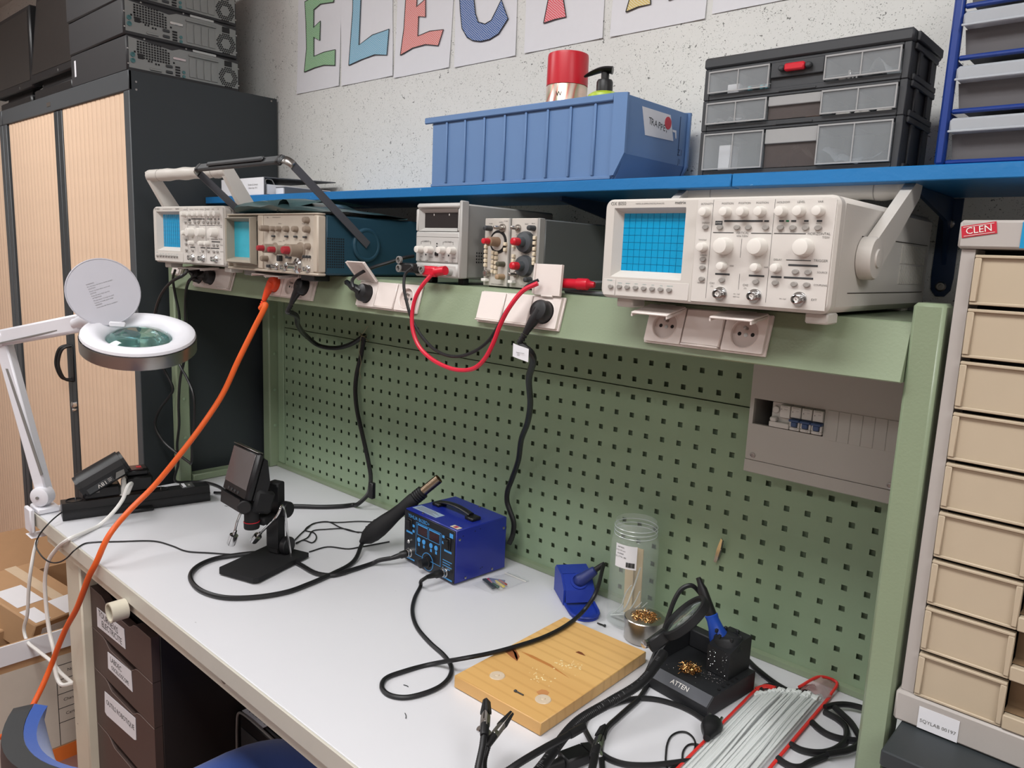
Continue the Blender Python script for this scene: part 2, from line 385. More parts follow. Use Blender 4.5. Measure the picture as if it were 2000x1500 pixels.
# ------------------------------------------------------------------ drawer cabinet on the right
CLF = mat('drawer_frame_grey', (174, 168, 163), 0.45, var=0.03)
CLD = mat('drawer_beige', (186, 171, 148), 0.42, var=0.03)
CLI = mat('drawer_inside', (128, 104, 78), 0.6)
dc = thing('drawer_cabinet', 'tall grey cabinet of beige plastic drawers standing right of the bench', 'drawer cabinet', (.1415, -.33, .972))
CWd = .36; HT = .614
MB().box(0, .0, .040, .014, .33, HT-.032).box(CWd-.014, 0, .040, CWd, .33, HT-.032).box(.014, .32, .04, CWd-.014, .33, HT-.032).box(.014, .05, .04, CWd-.014, .055, HT-.032, mi=1).build('frame', [CLF, BLACKM], dc)
MB().box(-.004, -.006, HT-.0315, CWd+.004, .33, HT, .003).build('top_cap', CLF, dc)
MB().box(-.004, -.006, 0, CWd+.004, .33, .0395, .003).build('base_cap', CLF, dc)
def drawer_front():
    mb = MB(); w = CWd-.031; h = .0555; lw = .092
    def panel(x0, x1):
        mb.box(x0, .004, 0, x1, .010, h)                       # recessed field
        mb.box(x0, 0, h-.0035, x1, .0039, h, .0008); mb.box(x0, 0.0, .0036, x0+.0068, .0039, h-.0036, .0008); mb.box(x1-.006, 0, .0036, x1, .0039, h-.0036, .0008)
        mb.box(x0, .0015, 0, x1, .0039, .0035, .0008)
    panel(0, lw); panel(w-lw, w)
    mb.box(lw+.0002, 0, 0, w-lw-.0002, .010, .017, .0012)          # lip under the finger recess
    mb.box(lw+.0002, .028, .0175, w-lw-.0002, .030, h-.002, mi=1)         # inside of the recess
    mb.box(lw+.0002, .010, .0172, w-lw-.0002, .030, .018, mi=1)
    return mb.mesh('drawer')
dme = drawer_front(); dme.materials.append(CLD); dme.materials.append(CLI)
for k in range(9):
    o = bpy.data.objects.new('drawer', dme); COL.objects.link(o); o.parent = dc; o.location = (.0155, -.006, .0405+k*.06)
st = MB().box(0, 0, 0, .034, .0004, .013).build('red_sticker', mat('sticker_red', (190, 38, 56), 0.4), dc, label='small red CLEN sticker'); st.location = (.000, -.0068, HT-.020); st.rotation_euler = (0, -.17, 0)
tm = MB(); text_into(tm, 'CLEN', .0105, front(.017, -.0006, .0065)); tm.box(.002, -.0005, .0112, .032, -.0004, .0117).box(.002, -.0005, .0013, .032, -.0004, .0018)
tm.build('lettering', WHITEP, st)
MB().box(.056, -.0068, HT-.030, .075, -.0064, HT-.002).build('blue_sticker', mat('sticker_blue', (20, 140, 190), 0.4), dc)
lb = MB().box(.024, -.0069, .002, .068, -.0065, .030).build('label', PAPER, dc, label='white paper label reading SQYLAB 00197')
tm = MB(); text_into(tm, 'SQYLAB 00197', .0062, front(.046, -.0072, .0125)); tm.build('lettering', INKG, lb)
bc = thing('base_cabinet', 'dark grey steel cabinet carrying the beige drawer cabinet', 'cabinet', (.15, -.41, 0))
MB().box(0, 0, 0, .6, .41, .95, .002).build('body', ANTH, bc)
MB().box(-.003, -.003, .9505, .603, .412, .9715, .002).build('top', ANTH, bc)
MB().box(.02, -.004, .1, .58, -.0005, .90, .002).build('door', ANTH, bc)
# ------------------------------------------------------------------ instruments on the console
SHELL = mat('scope_shell', (200, 195, 188), 0.45, var=0.02, bump=0.03, bscale=500)
PANEL = mat('scope_panel', (206, 201, 195), 0.42, var=0.015)
KNOB = mat('knob_white', (222, 218, 211), 0.3, var=0.01)
PILL = mat('button_grey', (150, 146, 141), 0.4)
def crt_mat(name, col, n=(10, 8), lines=True):
    m = mat(name, col, 0.12, var=0.03, scale=20, spec=0.6, coat=0.3)
    return m
CRT = crt_mat('crt_blue', (0, 150, 200)); CRTL = mat('crt_graticule', (0, 92, 138), 0.3)
CRTB = mat('crt_teal', (52, 168, 190), 0.2, var=0.12, scale=40, coat=0.3)
GREENLED = mat('green_led', (28, 110, 70), 0.3)
SEAM = mat('seam_dark', (60, 56, 52), 0.7)
def mm(*a): return [v/1000.0 for v in a]
def knob(mb, u, v, r, l, y=0.0, ridges=0, tip=0.82, mi=None):
    r, l = r/1000, l/1000
    mb.lathe((u/1000, y, v/1000), (0, -1, 0), [(r, 0), (r, l*.15), (r*.93, l*.8), (r*tip, l*.96), (r*tip*.7, l)], 20 if not ridges else ridges, mi)
def pill(mb, u, v, w=8.4, h=6.2, d=3.2, y=0.0):
    w, h, d = w/1000, h/1000, d/1000; n = 14
    mb.lathe((u/1000, y, v/1000), (0, -1, 0), [(h/2, 0), (h/2, d*.8), (h/2*.8, d)], n, sx=w/h)
def bnc(parent, u, v, s=1.0, y=0.0):
    mb = MB(); a = .0078*s
    mb.lathe((u/1000, y, v/1000), (0, -1, 0), [(a*1.15, 0), (a*1.15, .002), (a, .002), (a, .0035), (a*.72, .0036), (a*.72, .013), (a*.6, .0132), (a*.6, .004), (a*.12, .004), (a*.12, .011), (0.0003, .0112)], 20, cap=False)
    o = mb.build('bnc_connector', CHROME, parent); 
    MB().box(u/1000-a*.95, y-.0085, v/1000-.0012, u/1000+a*.95, y-.0065, v/1000+.0012).build('lug', CHROME, o)
    MB().lathe((u/1000, y-.004, v/1000), (0, -1, 0), [(a*.42, 0), (a*.42, .0065), (a*.3, .0068)], 12).build('insulator', WHITEP, o)
def lettering(parent, items, m, y=-.0004, name='lettering'):
    mb = MB()
    for s, u, v, sz in items: text_into(mb, s, sz/1000, front(u/1000, y, v/1000))
    return mb.build(name, m, parent, smooth=False)
def make_metrix(label, loc, rz, scale, handle_ang, detail=True):
    """wide beige oscilloscope: blue screen left, white knobs right"""
    t = thing('oscilloscope', label, 'oscilloscope', loc, rz); t.scale = (scale,)*3
    D = .41
    MB().box(-.004, .016, -.0025, .325, D, .136, .008).build('case', SHELL, t)
    mb = MB()                                              # side details
    for x in (.3252,):
        mb.box(x, .06, .0215, x+.0006, D-.02, .0225); mb.box(x, .09, .092, x+.0006, D-.02, .093)
    mb.build('case_seam', SEAM, t, smooth=False)
    mb = MB()
    for r in range(2):
        for k in range(20): mb.box(.3251, .262+k*.0062, .034+r*.029, .3262, .2655+k*.0062, .060+r*.029)
    mb.build('vent_slots', mat('vent_light', (190, 186, 178), 0.5), t, smooth=False, kind='stuff')
    # front frame with a real recess for the tube
    f = MB(); x0, x1, z0, z1 = -.006, .327, -.0033, .1362
    bx0, bx1, bz0, bz1 = .0105, .1262, .027, .124; yb = .0
    r = .010
    def rr(a, b, c, d, rad, n=5):
        P = []
        for (cx, cz, a0) in ((b-rad, d-rad, 0), (a+rad, d-rad, 90), (a+rad, c+rad, 180), (b-rad, c+rad, 270)):
            for k in range(n+1):
                g = math.radians(a0+90*k/n); P.append((cx+rad*math.cos(g), cz+rad*math.sin(g)))
        return P
    O = rr(x0, x1, z0, z1, .012); O2 = rr(x0+.003, x1-.003, z0+.003, z1-.003, .010); H = rr(bx0, bx1, bz0, bz1, .002)
    n = len(O); V = [(p[0], .0165, p[1]) for p in O]+[(p[0], .004, p[1]) for p in O]+[(p[0], 0, p[1]) for p in O2]
    F = [(k, (k+1) % n, n+(k+1) % n, n+k) for k in range(n)]+[(n+k, n+(k+1) % n, 2*n+(k+1) % n, 2*n+k) for k in range(n)]
    f.add(V, F)
    # face: strips around the opening
    X0, X1, Z0, Z1 = x0+.003, x1-.003, z0+.003, z1-.003
    V = [(X0+.010*0, 0, Z0), (X1, 0, Z0), (X1, 0, Z1), (X0, 0, Z1), (bx0, 0, bz0), (bx1, 0, bz0), (bx1, 0, bz1), (bx0, 0, bz1)]
    # face polygon split: left part octagon-ish, use rounded outline fan around the hole via bmesh
    bmF = bmesh.new(); vo = [bmF.verts.new((p[0], 0, p[1])) for p in O2]; vh = [bmF.verts.new((p[0], 0, p[1])) for p in rr(bx0, bx1, bz0, bz1, .0015, 2)]
    eo = [bmF.edges.new((vo[k], vo[(k+1) % len(vo)])) for k in range(len(vo))]; eh = [bmF.edges.new((vh[k], vh[(k+1) % len(vh)])) for k in range(len(vh))]
    bmesh.ops.triangle_fill(bmF, use_beauty=True, use_dissolve=False, edges=eo+eh, normal=(0, -1, 0))
    bmF.verts.index_update(); f.add([v.co for v in bmF.verts], [tuple(v.index for v in g.verts) if g.normal.y < 0 else tuple(v.index for v in g.verts)[::-1] for g in bmF.faces]); bmF.free()
    cx0, cx1, cz0, cz1, cy = .019, .1185, .0365, .1172, .014
    V = [(bx0, 0, bz0), (bx1, 0, bz0), (bx1, 0, bz1), (bx0, 0, bz1), (cx0, cy, cz0), (cx1, cy, cz0), (cx1, cy, cz1), (cx0, cy, cz1)]
    f.add(V, [(0, 1, 5, 4), (1, 2, 6, 5), (2, 3, 7, 6), (3, 0, 4, 7)])
    f.build('front_bezel', SHELL, t, ang=30)
    s = MB().box(cx0, cy-.0002, cz0, cx1, cy+.002, cz1).build('screen', CRT, t, smooth=False, label='blue oscilloscope screen')
    g = MB()
    for k in range(1, 10): g.box(cx0+(cx1-cx0)*k/10-.00011, cy-.0006, cz0, cx0+(cx1-cx0)*k/10+.00011, cy-.0003, cz1)
    for k in range(1, 8): g.box(cx0, cy-.0006, cz0+(cz1-cz0)*k/8-.00011, cx1, cy-.0003, cz0+(cz1-cz0)*k/8+.00011)
    g.build('graticule', CRTL, s, smooth=False)
    P = MB().box(.1435, -.0012, .0005, .3225, -.0001, .1325, .0008).build('control_panel', PANEL, t)
    MB().box(.0215, -.0008, .0005, .1395, -.0001, .0235, .0004).build('button_strip', PANEL, t)
    MB().box(.0, -.0008, .0005, .0205, -.0001, .0235, .0004).build('power_panel', PANEL, t)
    Y0 = -.0012
    # knobs, each its own part
    for u, v, r, l in [(157, 117, 6.4, 13), (186, 117, 6.4, 13), (209, 117, 6.4, 13), (232.4, 117, 6.4, 13), (259, 117, 6.8, 13), (281, 117, 6.8, 13), (304, 117, 6.6, 13),
                       (187.7, 74, 11.2, 17), (233.7, 74, 11.2, 17), (291, 74.5, 11.2, 17), (187.5, 48.5, 5.8, 12), (233.5, 48.5, 5.8, 12), (259.2, 49, 5.8, 12), (157, 72, 6.2, 12)]:
        mb = MB(); knob(mb, u, v, r, l, Y0); mb.build('knob', KNOB, t)
    pm = MB(); pill(pm, 0, 0); pme = pm.mesh('button'); pme.materials.append(PILL)
    for u, v in [(158, 97.8), (178.5, 97.8), (202, 97.8), (217.3, 97.8), (240, 97.8), (258.8, 97.8), (274.1, 97.8), (289.6, 97.8), (304.5, 97.8), (158.1, 56.5), (158.3, 45.6), (158.6, 30.8),
                 (187.7, 30.7), (233.7, 30.7), (259.1, 31), (282.9, 45.6), (298.2, 45.6), (282.7, 30.7), (298.2, 30.7), (13.8, 12.6), (28.8, 13.3), (42.3, 13.3), (56.3, 13.3), (70, 13.3), (83.7, 13.3), (97.3, 13.3), (110.8, 13.3)]:
        o = bpy.data.objects.new('button', pme); COL.objects.link(o); o.parent = t; o.location = (u/1000, Y0 if u > 140 else -.0008, v/1000)
    for u, v in [(187, 13.2), (234, 13.2), (290.7, 13.2)]: bnc(t, u, v, 1.0, Y0)
    mb = MB()
    for a, b, v, h in [(183.3, 235.1, 105.8, 2.2), (237, 243, 105.7, 2.2), (256, 262, 105.8, 2.2), (271, 277, 105.8, 2.2), (286.6, 292, 105.8, 2.2), (301.7, 308, 105.8, 2.2), (177, 197.3, 38.4, 2.2), (223.4, 243.7, 38.4, 2.2), (252.4, 266, 38.2, 2.2), (272.8, 308.6, 53.4, 2.2), (268.8, 304.7, 38.3, 2.2),
                       (169, 197.6, 91.2, .9), (221.3, 247.4, 90.8, .9), (251, 290.3, 90.9, .9), (269.5, 299.7, 59.4, .9), (171, 181, 103.4, 5.2)]:
        mb.box(a/1000, Y0-.0004, (v-h/2)/1000, b/1000, Y0-.0001, (v+h/2)/1000)
    for a, b, c, d in [(166.1, 133, 168.5, 6), (248.6, 132, 250.2, 6), (209.5, 84, 210.6, 60), (211, 40, 211, 20)]:
        mb.box(min(a, c)/1000-.0001, Y0-.0003, d/1000, min(a, c)/1000+.0002, Y0-.0001, b/1000)
    mb.build('panel_marks', INKG if False else DGREY, t, smooth=False)
    MB().box(.2645, Y0-.0005, .1048, .2683, Y0-.0001, .1068).build('indicator', GREENLED, t)
    lettering(t, [('INTENSITY', 157, 127.4, 3.6), ('POSITION', 186, 127.6, 3.6), ('POSITION', 209, 127.8, 3.6), ('POSITION', 232.4, 127.8, 3.6), ('HOLDOFF', 259, 128, 3.6), ('LEVEL', 281, 128, 3.6), ('VAR', 304, 128, 3.6),
                  ('DISPLAY', 157.6, 103.4, 3), ('VERTICAL', 209.5, 90.9, 4), ('VOLT/DIV', 209.9, 87, 3.6), ('HORIZONTAL', 306, 90.9, 4.2), ('T/DIV', 314.5, 86.8, 3.6), ('TRIGGER', 311.4, 59.6, 4.2), ('SOURCE', 314.5, 46, 3.2), ('COUPLING', 314, 31, 3.2),
                  ('EXT', 308.3, 13.4, 3.8), ('CH1', 173.7, 26, 3.8), ('(X)', 173.7, 22, 3), ('CH2', 220.1, 26, 3.8), ('(Y)', 220.1, 22, 3), ('DELAY', 259, 59.2, 3.4), ('VAR', 199, 49.4, 3), ('VAR', 245, 49.4, 3), ('TOGGLE', 154.8, 81.4, 3), ('CURSORS', 158, 61.6, 2.4), ('CH1/CH2', 158, 50.6, 2.2),
                  ('BEAM OFF', 158, 25.6, 2.4), ('LINE', 259, 93, 2), ('NORM', 274, 93, 2), ('AUTO', 304, 103, 2.2), ('SINGLE', 289, 103, 2.2), ('1M / 13pF', 209, 14, 2.2), ('400V max', 209, 10.6, 2.2), ('1M / 13pF', 270, 12, 2.2)], INKG, Y0-.0004)
    mb = MB(); text_into(mb, 'OX 8050', .0068, front(.0172, -.0004, .1300)); text_into(mb, '100MS/s & 60MHz DIGITAL/ANALOG', .0029, front(.0690, -.0004, .1294)); mb.build('model_lettering', INKG, t, smooth=False)
    lettering(t, [('metrix', 117, 130, 6.2)], INK, name='logo_lettering')
    lettering(t, [('AUTOSET', 176, 103.4, 2)], WHITEP, Y0-.0006)
    lettering(t, [('DIGITAL', 28.8, 18.4, 1.9), ('MEMORY', 42.3, 18.4, 1.9), ('MATH', 56.3, 18.4, 1.9), ('UTILITY', 70, 18.4, 1.9), ('SAVE', 83.7, 18.4, 1.9), ('ACQ', 97.3, 18.4, 1.9), ('RUN/STOP', 110.8, 18.4, 1.9), ('POWER', 11, 21.4, 2.6)], mat('teal_ink', (74, 140, 140), 0.6), -.001)
    # feet
    for x in (.012, .292):
        MB().box(x, .018, -.0165, x+.028, .052, -.0026, .002).build('foot', SHELL, t)
        MB().box(x, .34, -.0075, x+.022, .37, -.0026, .001).build('foot', SHELL, t)
    # carrying handle
    py, pz, L = .100, .066, .176
    ca, sa = math.cos(handle_ang), math.sin(handle_ang)     # angle from vertical, + = towards the back
    gy, gz = py+L*sa, pz+L*ca
    for sx, nm in ((-1, 'handle_arm'), (1, 'handle_arm')):
        xa = -.0045 if sx < 0 else .3258
        hub = MB().lathe((xa, py, pz), (sx, 0, 0), [(.027, 0), (.027, .014), (.025, .017), (.012, .018), (.011, .020), (.004, .0205)], 28).build('handle_hub', SHELL, t)
        mb = MB(); xb = xa+sx*.0165; xc = xa+sx*.002
        w0, w1 = .022, .014
        q = [(py-ca*w0+sa*.0, pz+sa*w0), (py+ca*w0, pz-sa*w0), (gy+ca*w1, gz-sa*w1), (gy+ca*w1*.3+sa*.014, gz-sa*w1*.3+ca*.014), (gy-ca*w1*.5+sa*.014, gz+sa*w1*.5+ca*.014), (gy-ca*w1, gz+sa*w1)]
        mb.prism(q, 0, min(xb, xc), max(xb, xc)); mb.build('handle_arm', SHELL, t, ang=25)
    g = MB()
    x0g, x1g = -.0200, .3415
    g.tube([(x0g+.002, gy, gz), (x0g+.02, gy, gz), (.0, gy, gz), (.05, gy, gz), (.16, gy, gz), (.27, gy, gz), (.321, gy, gz), (x1g-.02, gy, gz), (x1g-.002, gy, gz)], lambda q: .0145+.0012*math.cos(q*60) if .3 < q < .7 else .0150, 14, step=8)
    g.build('handle_grip', SHELL, t)
    for x in (.034, .286): MB().lathe((x, gy, gz), (1, 0, 0), [(.0154, 0), (.0154, .0012)], 16).build('grip_ring', PILL, t)
    return t
make_metrix('large beige oscilloscope with bright blue screen at the right end of the console', (-.300, -.400, 1.475), 0, 1.0, math.radians(56))
make_metrix('beige oscilloscope with raised front handle at the left end of the console', (-1.7685, -.4300, 1.4740), math.radians(4.0), 1.05, math.radians(-33))

# ---- teal oscilloscope
TEAL = mat('teal_case', (34, 68, 84), 0.5, var=0.06, scale=14, bump=0.04, bscale=300)
TEKF = mat('aged_beige', (186, 174, 158), 0.5, var=0.08, scale=25)
TEKP = mat('aged_panel', (190, 180, 166), 0.5, var=0.06, scale=40)
TEKK = mat('taupe_knob', (134, 120, 106), 0.45)
REDK = mat('dusty_red', (152, 40, 48), 0.4)
HGREY = mat('handle_grey', (78, 78, 82), 0.4)
t = thing('oscilloscope', 'teal cased oscilloscope with tarnished beige front and red knob tips', 'oscilloscope', (-1.4154, -.40, 1.4690))
MB().box(.003, .016, .0, .3835, .42, .1265, .004).build('case', TEAL, t)
f = MB().box(0, -.006, -.002, .386, .0155, .004, .002).box(0, -.006, .1245, .386, .0155, .1285, .002).box(0, -.006, .0042, .006, .0155, .1243, .002).box(.368, -.006, .0042, .386, .0155, .1243, .003).box(.143, -.006, .0042, .166, .0155, .1243, .002)
f.box(.0062, .004, .0042, .3678, .015, .1243); f.build('front_frame', TEKF, t)
# hood around the screen
h = MB(); a0, a1, c0, c1 = .012, .136, .012, .1215; b0, b1, d0, d1 = .022, .120, .0275, .111
V = [(a0, -.004, c0), (a1, -.004, c0), (a1, -.004, c1), (a0, -.004, c1), (a0+.006, -.020, c0+.004), (a1, -.020, c0+.004), (a1, -.020, c1-.004), (a0+.006, -.020, c1-.004), (b0, -.018, d0-.006), (b1+.008, -.018, d0-.006), (b1+.008, -.018, d1+.005), (b0, -.018, d1+.005), (b0, .002, d0), (b1, .002, d0), (b1, .002, d1), (b0, .002, d1)]
F = []
for r in range(3):
    for k in range(4): F.append((r*4+k, r*4+(k+1) % 4, r*4+4+(k+1) % 4, r*4+4+k))
h.add(V, F).build('screen_hood', mat('hood_grey', (150, 142, 128), 0.5), t, smooth=False)
MB().box(b0, .0018, d0, b1, .0035, d1).build('screen', CRTB, t, smooth=False, label='dusty teal screen')
MB().box(.1665, -.0035, .0045, .3675, .0038, .1242, .0005).build('control_panel', TEKP, t)
Y0 = -.0035
for u, v, r, l in [(347, 113.5, 7, 12), (186, 95, 7, 22), (213, 94.5, 6, 12), (237, 94.5, 6, 12), (268, 94.5, 6.6, 12), (304, 94.5, 6.6, 12), (350, 94, 7, 14), (351, 59, 7, 10), (180, 28, 7, 16)]:
    mb = MB(); knob(mb, u, v, r, l, Y0, ridges=16); mb.build('knob', TEKK, t)
for u, v, r, l in [(216, 51, 10.5, 30), (262, 49, 10.5, 30), (318, 49, 14, 30)]:
    mb = MB(); knob(mb, u, v, r*1.35, 3, Y0, ridges=24); knob(mb, u, v, r, l, Y0, ridges=22, tip=.96); k = mb.build('knob', TEKK, t)
    mb = MB(); knob(mb, u, v, r*.62, 15, Y0-l/1000, ridges=12); mb.build('red_tip', REDK, k)
for u, v in [(222, 12.5), (258, 11.5), (349, 11.5)]: bnc(t, u, v, .85, Y0)
mb = MB(); mb.lathe((.309, Y0, .0165), (0, -1, 0), [(.0165, 0), (.0165, .003), (.010, .006), (.010, .010), (.0062, .011), (.0062, .030), (.005, .031), (.005, .025), (.0005, .024)], 24, cap=False); mb.build('bnc_connector', CHROME, t, label='large chrome connector')
mb = MB()
for u, v in [(208, 78.5), (262, 78.5), (298, 78.5), (334, 78)]: mb.box(u/1000, Y0-.006, v/1000-.002, u/1000+.009, Y0-.0001, v/1000+.002, .0008)
for u in (334, 345, 356): mb.box(u/1000, Y0-.007, .034, u/1000+.0022, Y0-.0001, .040, .0008)
mb.box(.268, Y0-.008, .031, .284, Y0-.0001, .036, .001).box(.236, Y0-.010, .024, .246, Y0-.0001, .037, .001).box(.188, Y0-.008, .008, .200, Y0-.0001, .015, .001)
mb.build('slide_switches', DGREY, t)
lettering(t, [('Tek', 184, 119.5, 5), ('50 MHz OSCILLOSCOPE', 222, 119.5, 3.2), ('VERTICAL', 236, 106, 3), ('TRIGGER', 330, 106, 3), ('CH 1', 205, 70, 3.4), ('CH 2', 252, 69, 3.4), ('VOLTS/DIV', 236, 67, 2.6), ('SEC/DIV', 318, 71, 2.6)], DGREY, Y0-.0003)
mb = MB()
for i in range(8):
    for j in range(12): mb.box(.3834, .0115+.008+i*.0056, .016+j*.0054, .3839, .0115+.0112+i*.0056, .0192+j*.0054)
mb.build('vent_holes', BLACKM, t, smooth=False, kind='stuff')
MB().lathe((.3836, .118, .067), (1, 0, 0), [(.037, 0), (.037, .006), (.035, .008), (.031, .0085), (.028, .007), (.027, .0072), (.001, .0075)], 36).build('handle_hub', TEAL, t)
MB().lathe((.0028, .118, .067), (-1, 0, 0), [(.037, 0), (.037, .006), (.031, .0085), (.001, .0075)], 28).build('handle_hub', TEAL, t)
gy, gz = -.066, .2155
for sx in (-1, 1):
    x = .3945 if sx > 0 else -.0082; xi = x-sx*.0025
    arm = MB(); dy, dz = gy-.118, gz-.067; L = math.hypot(dy, dz); ny, nz = -dz/L*.0085, dy/L*.0085
    arm.prism([(.118+ny, .067+nz), (.118-ny, .067-nz), (gy-ny, gz-nz), (gy+ny, gz+nz)], 0, min(x, xi), max(x, xi)); arm.build('handle_arm', HGREY, t, smooth=False)
    mb = MB(); grid = []
    for k in range(7):
        a = k/6*PI/2; cxk = x-sx*.018; px = cxk+sx*.018*math.cos(a); e = .018*math.sin(a)
        grid.append([(px, gy+dy/L*e+ny*s, gz+dz/L*e+nz*s) for s in (-1, 1)])
    solid(mb.sheet(grid).build('handle_corner', STEEL, t), .0025)
e = .018; cyy, czz = gy+dy/L*e, gz+dz/L*e
g = MB(); M = Matrix.Translation((.193, cyy, czz)) @ Matrix.Rotation(math.atan2(ny, nz)*-1.0, 4, 'X')
g.M = M; g.box(-.185, -.0055, -.010, .185, .0045, .010, .003); g.box(-.12, .0046, -.006, .12, .011, .006, .003); g.build('handle_grip', DGREY, t)
g = MB(M); g.box(-.178, -.0075, -.0105, -.166, .0055, .0105, .002).box(.166, -.0075, -.0105, .178, .0055, .0105, .002); g.build('grip_collar', BLACK, t)
g = MB(M); text_into(g, 'Tektronix 2213', .009, Matrix.Translation((-.05, -.0059, 0)) @ Matrix.Rotation(PI/2, 4, 'X')); g.build('grip_lettering', MGREY, t, smooth=False)
MB().box(.03, .020, -.0155, .085, .060, -.0005, .002).build('foot', MGREY, t)
MB().box(.28, .020, -.0155, .335, .060, -.0005, .002).build('foot', BLACK, t)
# soft pouch lying on the teal scope
pv = mat('vinyl_pouch', (58, 84, 86), 0.32, var=0.08, scale=20, coat=0.2)
pg = MB(); rows = []
random.seed(5)
n = 18
for i in range(15):
    v = i/14; row = []
    for j in range(n):
        a = 2*PI*j/n; u = .5-.5*math.cos(a) if True else 0
        prof_h = (.030+.010*math.sin(v*5.2)+.004*math.sin(v*17))*(1-.55*max(0, v-.62)/.38)
        yy = .115*(-math.cos(a)); zz = prof_h*(.5+.5*math.copysign(abs(math.sin(a))**.7, math.sin(a)))
        row.append((v*.36+.006*math.sin(a*2), yy+.012*math.sin(v*7), zz+.001*math.sin(j*2.1+i)))
    rows.append(row+[row[0]])
tp = thing('vinyl_pouch', 'dark green vinyl accessory pouch lying on top of the teal oscilloscope', 'pouch', (-1.392, -.285, 1.5958))
pg.sheet(rows).build('pouch_body', pv, tp, ang=80)
MB().sheet([[(.20+.05*i/6, -.118-.004*math.sin(i), .004+.028*math.sin(PI*i/6*.9)) , (.21+.05*i/6, -.02, .034+.004*math.sin(i*1.3)), (.22+.05*i/6, .08, .030)] for i in range(7)]).build('flap', pv, tp, ang=80)

# ---- bench power supply
PSG = mat('psu_grey', (172, 170, 166), 0.45, var=0.02); PSF = mat('psu_front', (188, 186, 182), 0.42, var=0.02); PSB = mat('psu_body', (150, 149, 145), 0.5, var=0.03)
t = thing('power_supply', 'grey bench power supply with blank dark display and red lead plugged in', 'power supply', (-.81, -.325, 1.467))
MB().box(.001, .012, .013, .1245, .27, .151, .003).build('case', PSB, t)
fr = MB().box(-.001, -.001, .0395, .1235, .0117, .099, .003).box(-.001, -.001, .1415, .1235, .0117, .152, .004).box(-.001, -.001, .0992, .0065, .0117, .1413, .002).box(.117, -.001, .0992, .1235, .0117, .1413, .002)
fr.build('front_frame', PSF, t)
MB().box(.002, -.006, .0125, .1255, .0117, .039, .004).build('terminal_block', PSF, t)
MB().box(.1238, -.004, .0125, .131, .016, .1555, .002).build('side_rail', PSG, t)
b = MB(); V = [(.0067, 0, .0994), (.1168, 0, .0994), (.1168, 0, .1411), (.0067, 0, .1411), (.016, .008, .106), (.109, .008, .106), (.109, .008, .1345), (.016, .008, .1345)]
b.add(V, [(0, 1, 5, 4), (1, 2, 6, 5), (2, 3, 7, 6), (3, 0, 4, 7)]).build('display_bezel', PSG, t, smooth=False)
MB().box(.016, .0078, .106, .109, .010, .1345).build('display', mat('dark_display', (46, 42, 42), 0.2), t, label='blank dark display window')
for u in (42, 85): MB().box(u/1000, .0070, .129, u/1000+.0014, .0077, .1325).build('display_mark', WHITEP, t)
for u in (18, 46, 81, 110):
    mb = MB(); knob(mb, u, 64, 7.0, 15, -.001, tip=.9); mb.build('knob', KNOB, t)
mb = MB()
for u in (31, 96): mb.lathe((u/1000, -.001, .0545), (0, -1, 0), [(.0016, 0), (.0016, .001)], 10)
mb.box(.058, -.004, .053, .067, -.0011, .060, .001)
for v in (76, 71): mb.lathe((.0625, -.001, v/1000), (0, -1, 0), [(.0014, 0), (.0014, .001)], 8)
mb.build('indicators', BLACK, t)
mb = MB()
for a in (16, 44, 79, 107): mb.box(a/1000, -.0014, .0742, a/1000+.0006, -.0011, .0796)
for a, c in ((16, 20), (40, 44.6), (79, 83), (103, 107.6)): mb.box(a/1000, -.0014, .079, c/1000, -.0011, .0796)
mb.box(.0, -.0014, .0885, .1225, -.0011, .0888)
mb.build('panel_marks', INKG, t, smooth=False)
lettering(t, [('CURRENT', 30, 79.6, 4.4), ('VOLTAGE', 93, 79.6, 4.4), ('FINE', 18, 50, 3), ('COARSE', 46, 50, 3), ('FINE', 81, 50, 3), ('COARSE', 110, 50, 3), ('-', 73, 42.6, 5), ('GND', 90, 42.6, 4), ('+', 107, 42.6, 5), ('ON', 15, 43, 4), ('0-30V', 34, 43, 3.4)], INK, -.0014)
mb = MB()
for i in range(5):
    for j in range(4): mb.lathe((.1246, .045+i*.0062, .044+j*.0058), (1, 0, 0), [(.0016, 0), (.0016, .0004)], 8)
mb.build('vent_holes', BLACKM, t, smooth=False, kind='stuff')
for x, y in ((.012, .02), (.10, .02), (.012, .20), (.10, .20)): MB().box(x, y, 0, x+.016, y+.016, .0128, .002).build('foot', BLACK, t)
for u, m_ in ((17, BLACK), (107, RED)):
    MB().lathe((u/1000, -.006, .024), (0, -1, 0), [(.007, 0), (.007, .009), (.006, .010)], 16).build('terminal', m_ if u < 20 else PSG, t)
# banana plugs (black pair, red)
BANR = mat('banana_red', (205, 24, 48), 0.35)
t2 = thing('banana_plug', 'black stackable banana plug in the left terminal of the grey power supply', 'plug', (-.793, -.341, 1.495))
MB().box(-.028, -.018, -.009, .012, -.002, .009, .003).build('body', BLACK, t2)
for dx, dz in ((-.026, -.002), (-.026, .014)):
    MB().lathe((dx, -.016, dz), (0, -1, 0), [(.0075, 0), (.0075, .005), (.005, .0055), (.005, .002), (.0025, .002), (.0025, .005)], 16, cap=False).build('stack_socket', MGREY, t2)
t3 = thing('banana_plug', 'red stackable banana plug in the right terminal of the grey power supply', 'plug', (-.703, -.341, 1.491))
MB().box(-.052, -.018, -.0105, -.014, -.002, .0095, .004).build('body', BANR, t3)
MB().tube([(-.014, -.010, 0), (.000, -.010, .002), (.008, -.010, .003)], .0085, 12).build('shroud', BANR, t3)
MB().lathe((-.048, -.016, .002), (0, -1, 0), [(.0075, 0), (.0075, .005), (.005, .0055), (.005, .002), (.0025, .002), (.0025, .005)], 16, cap=False).build('stack_socket', MGREY, t3)

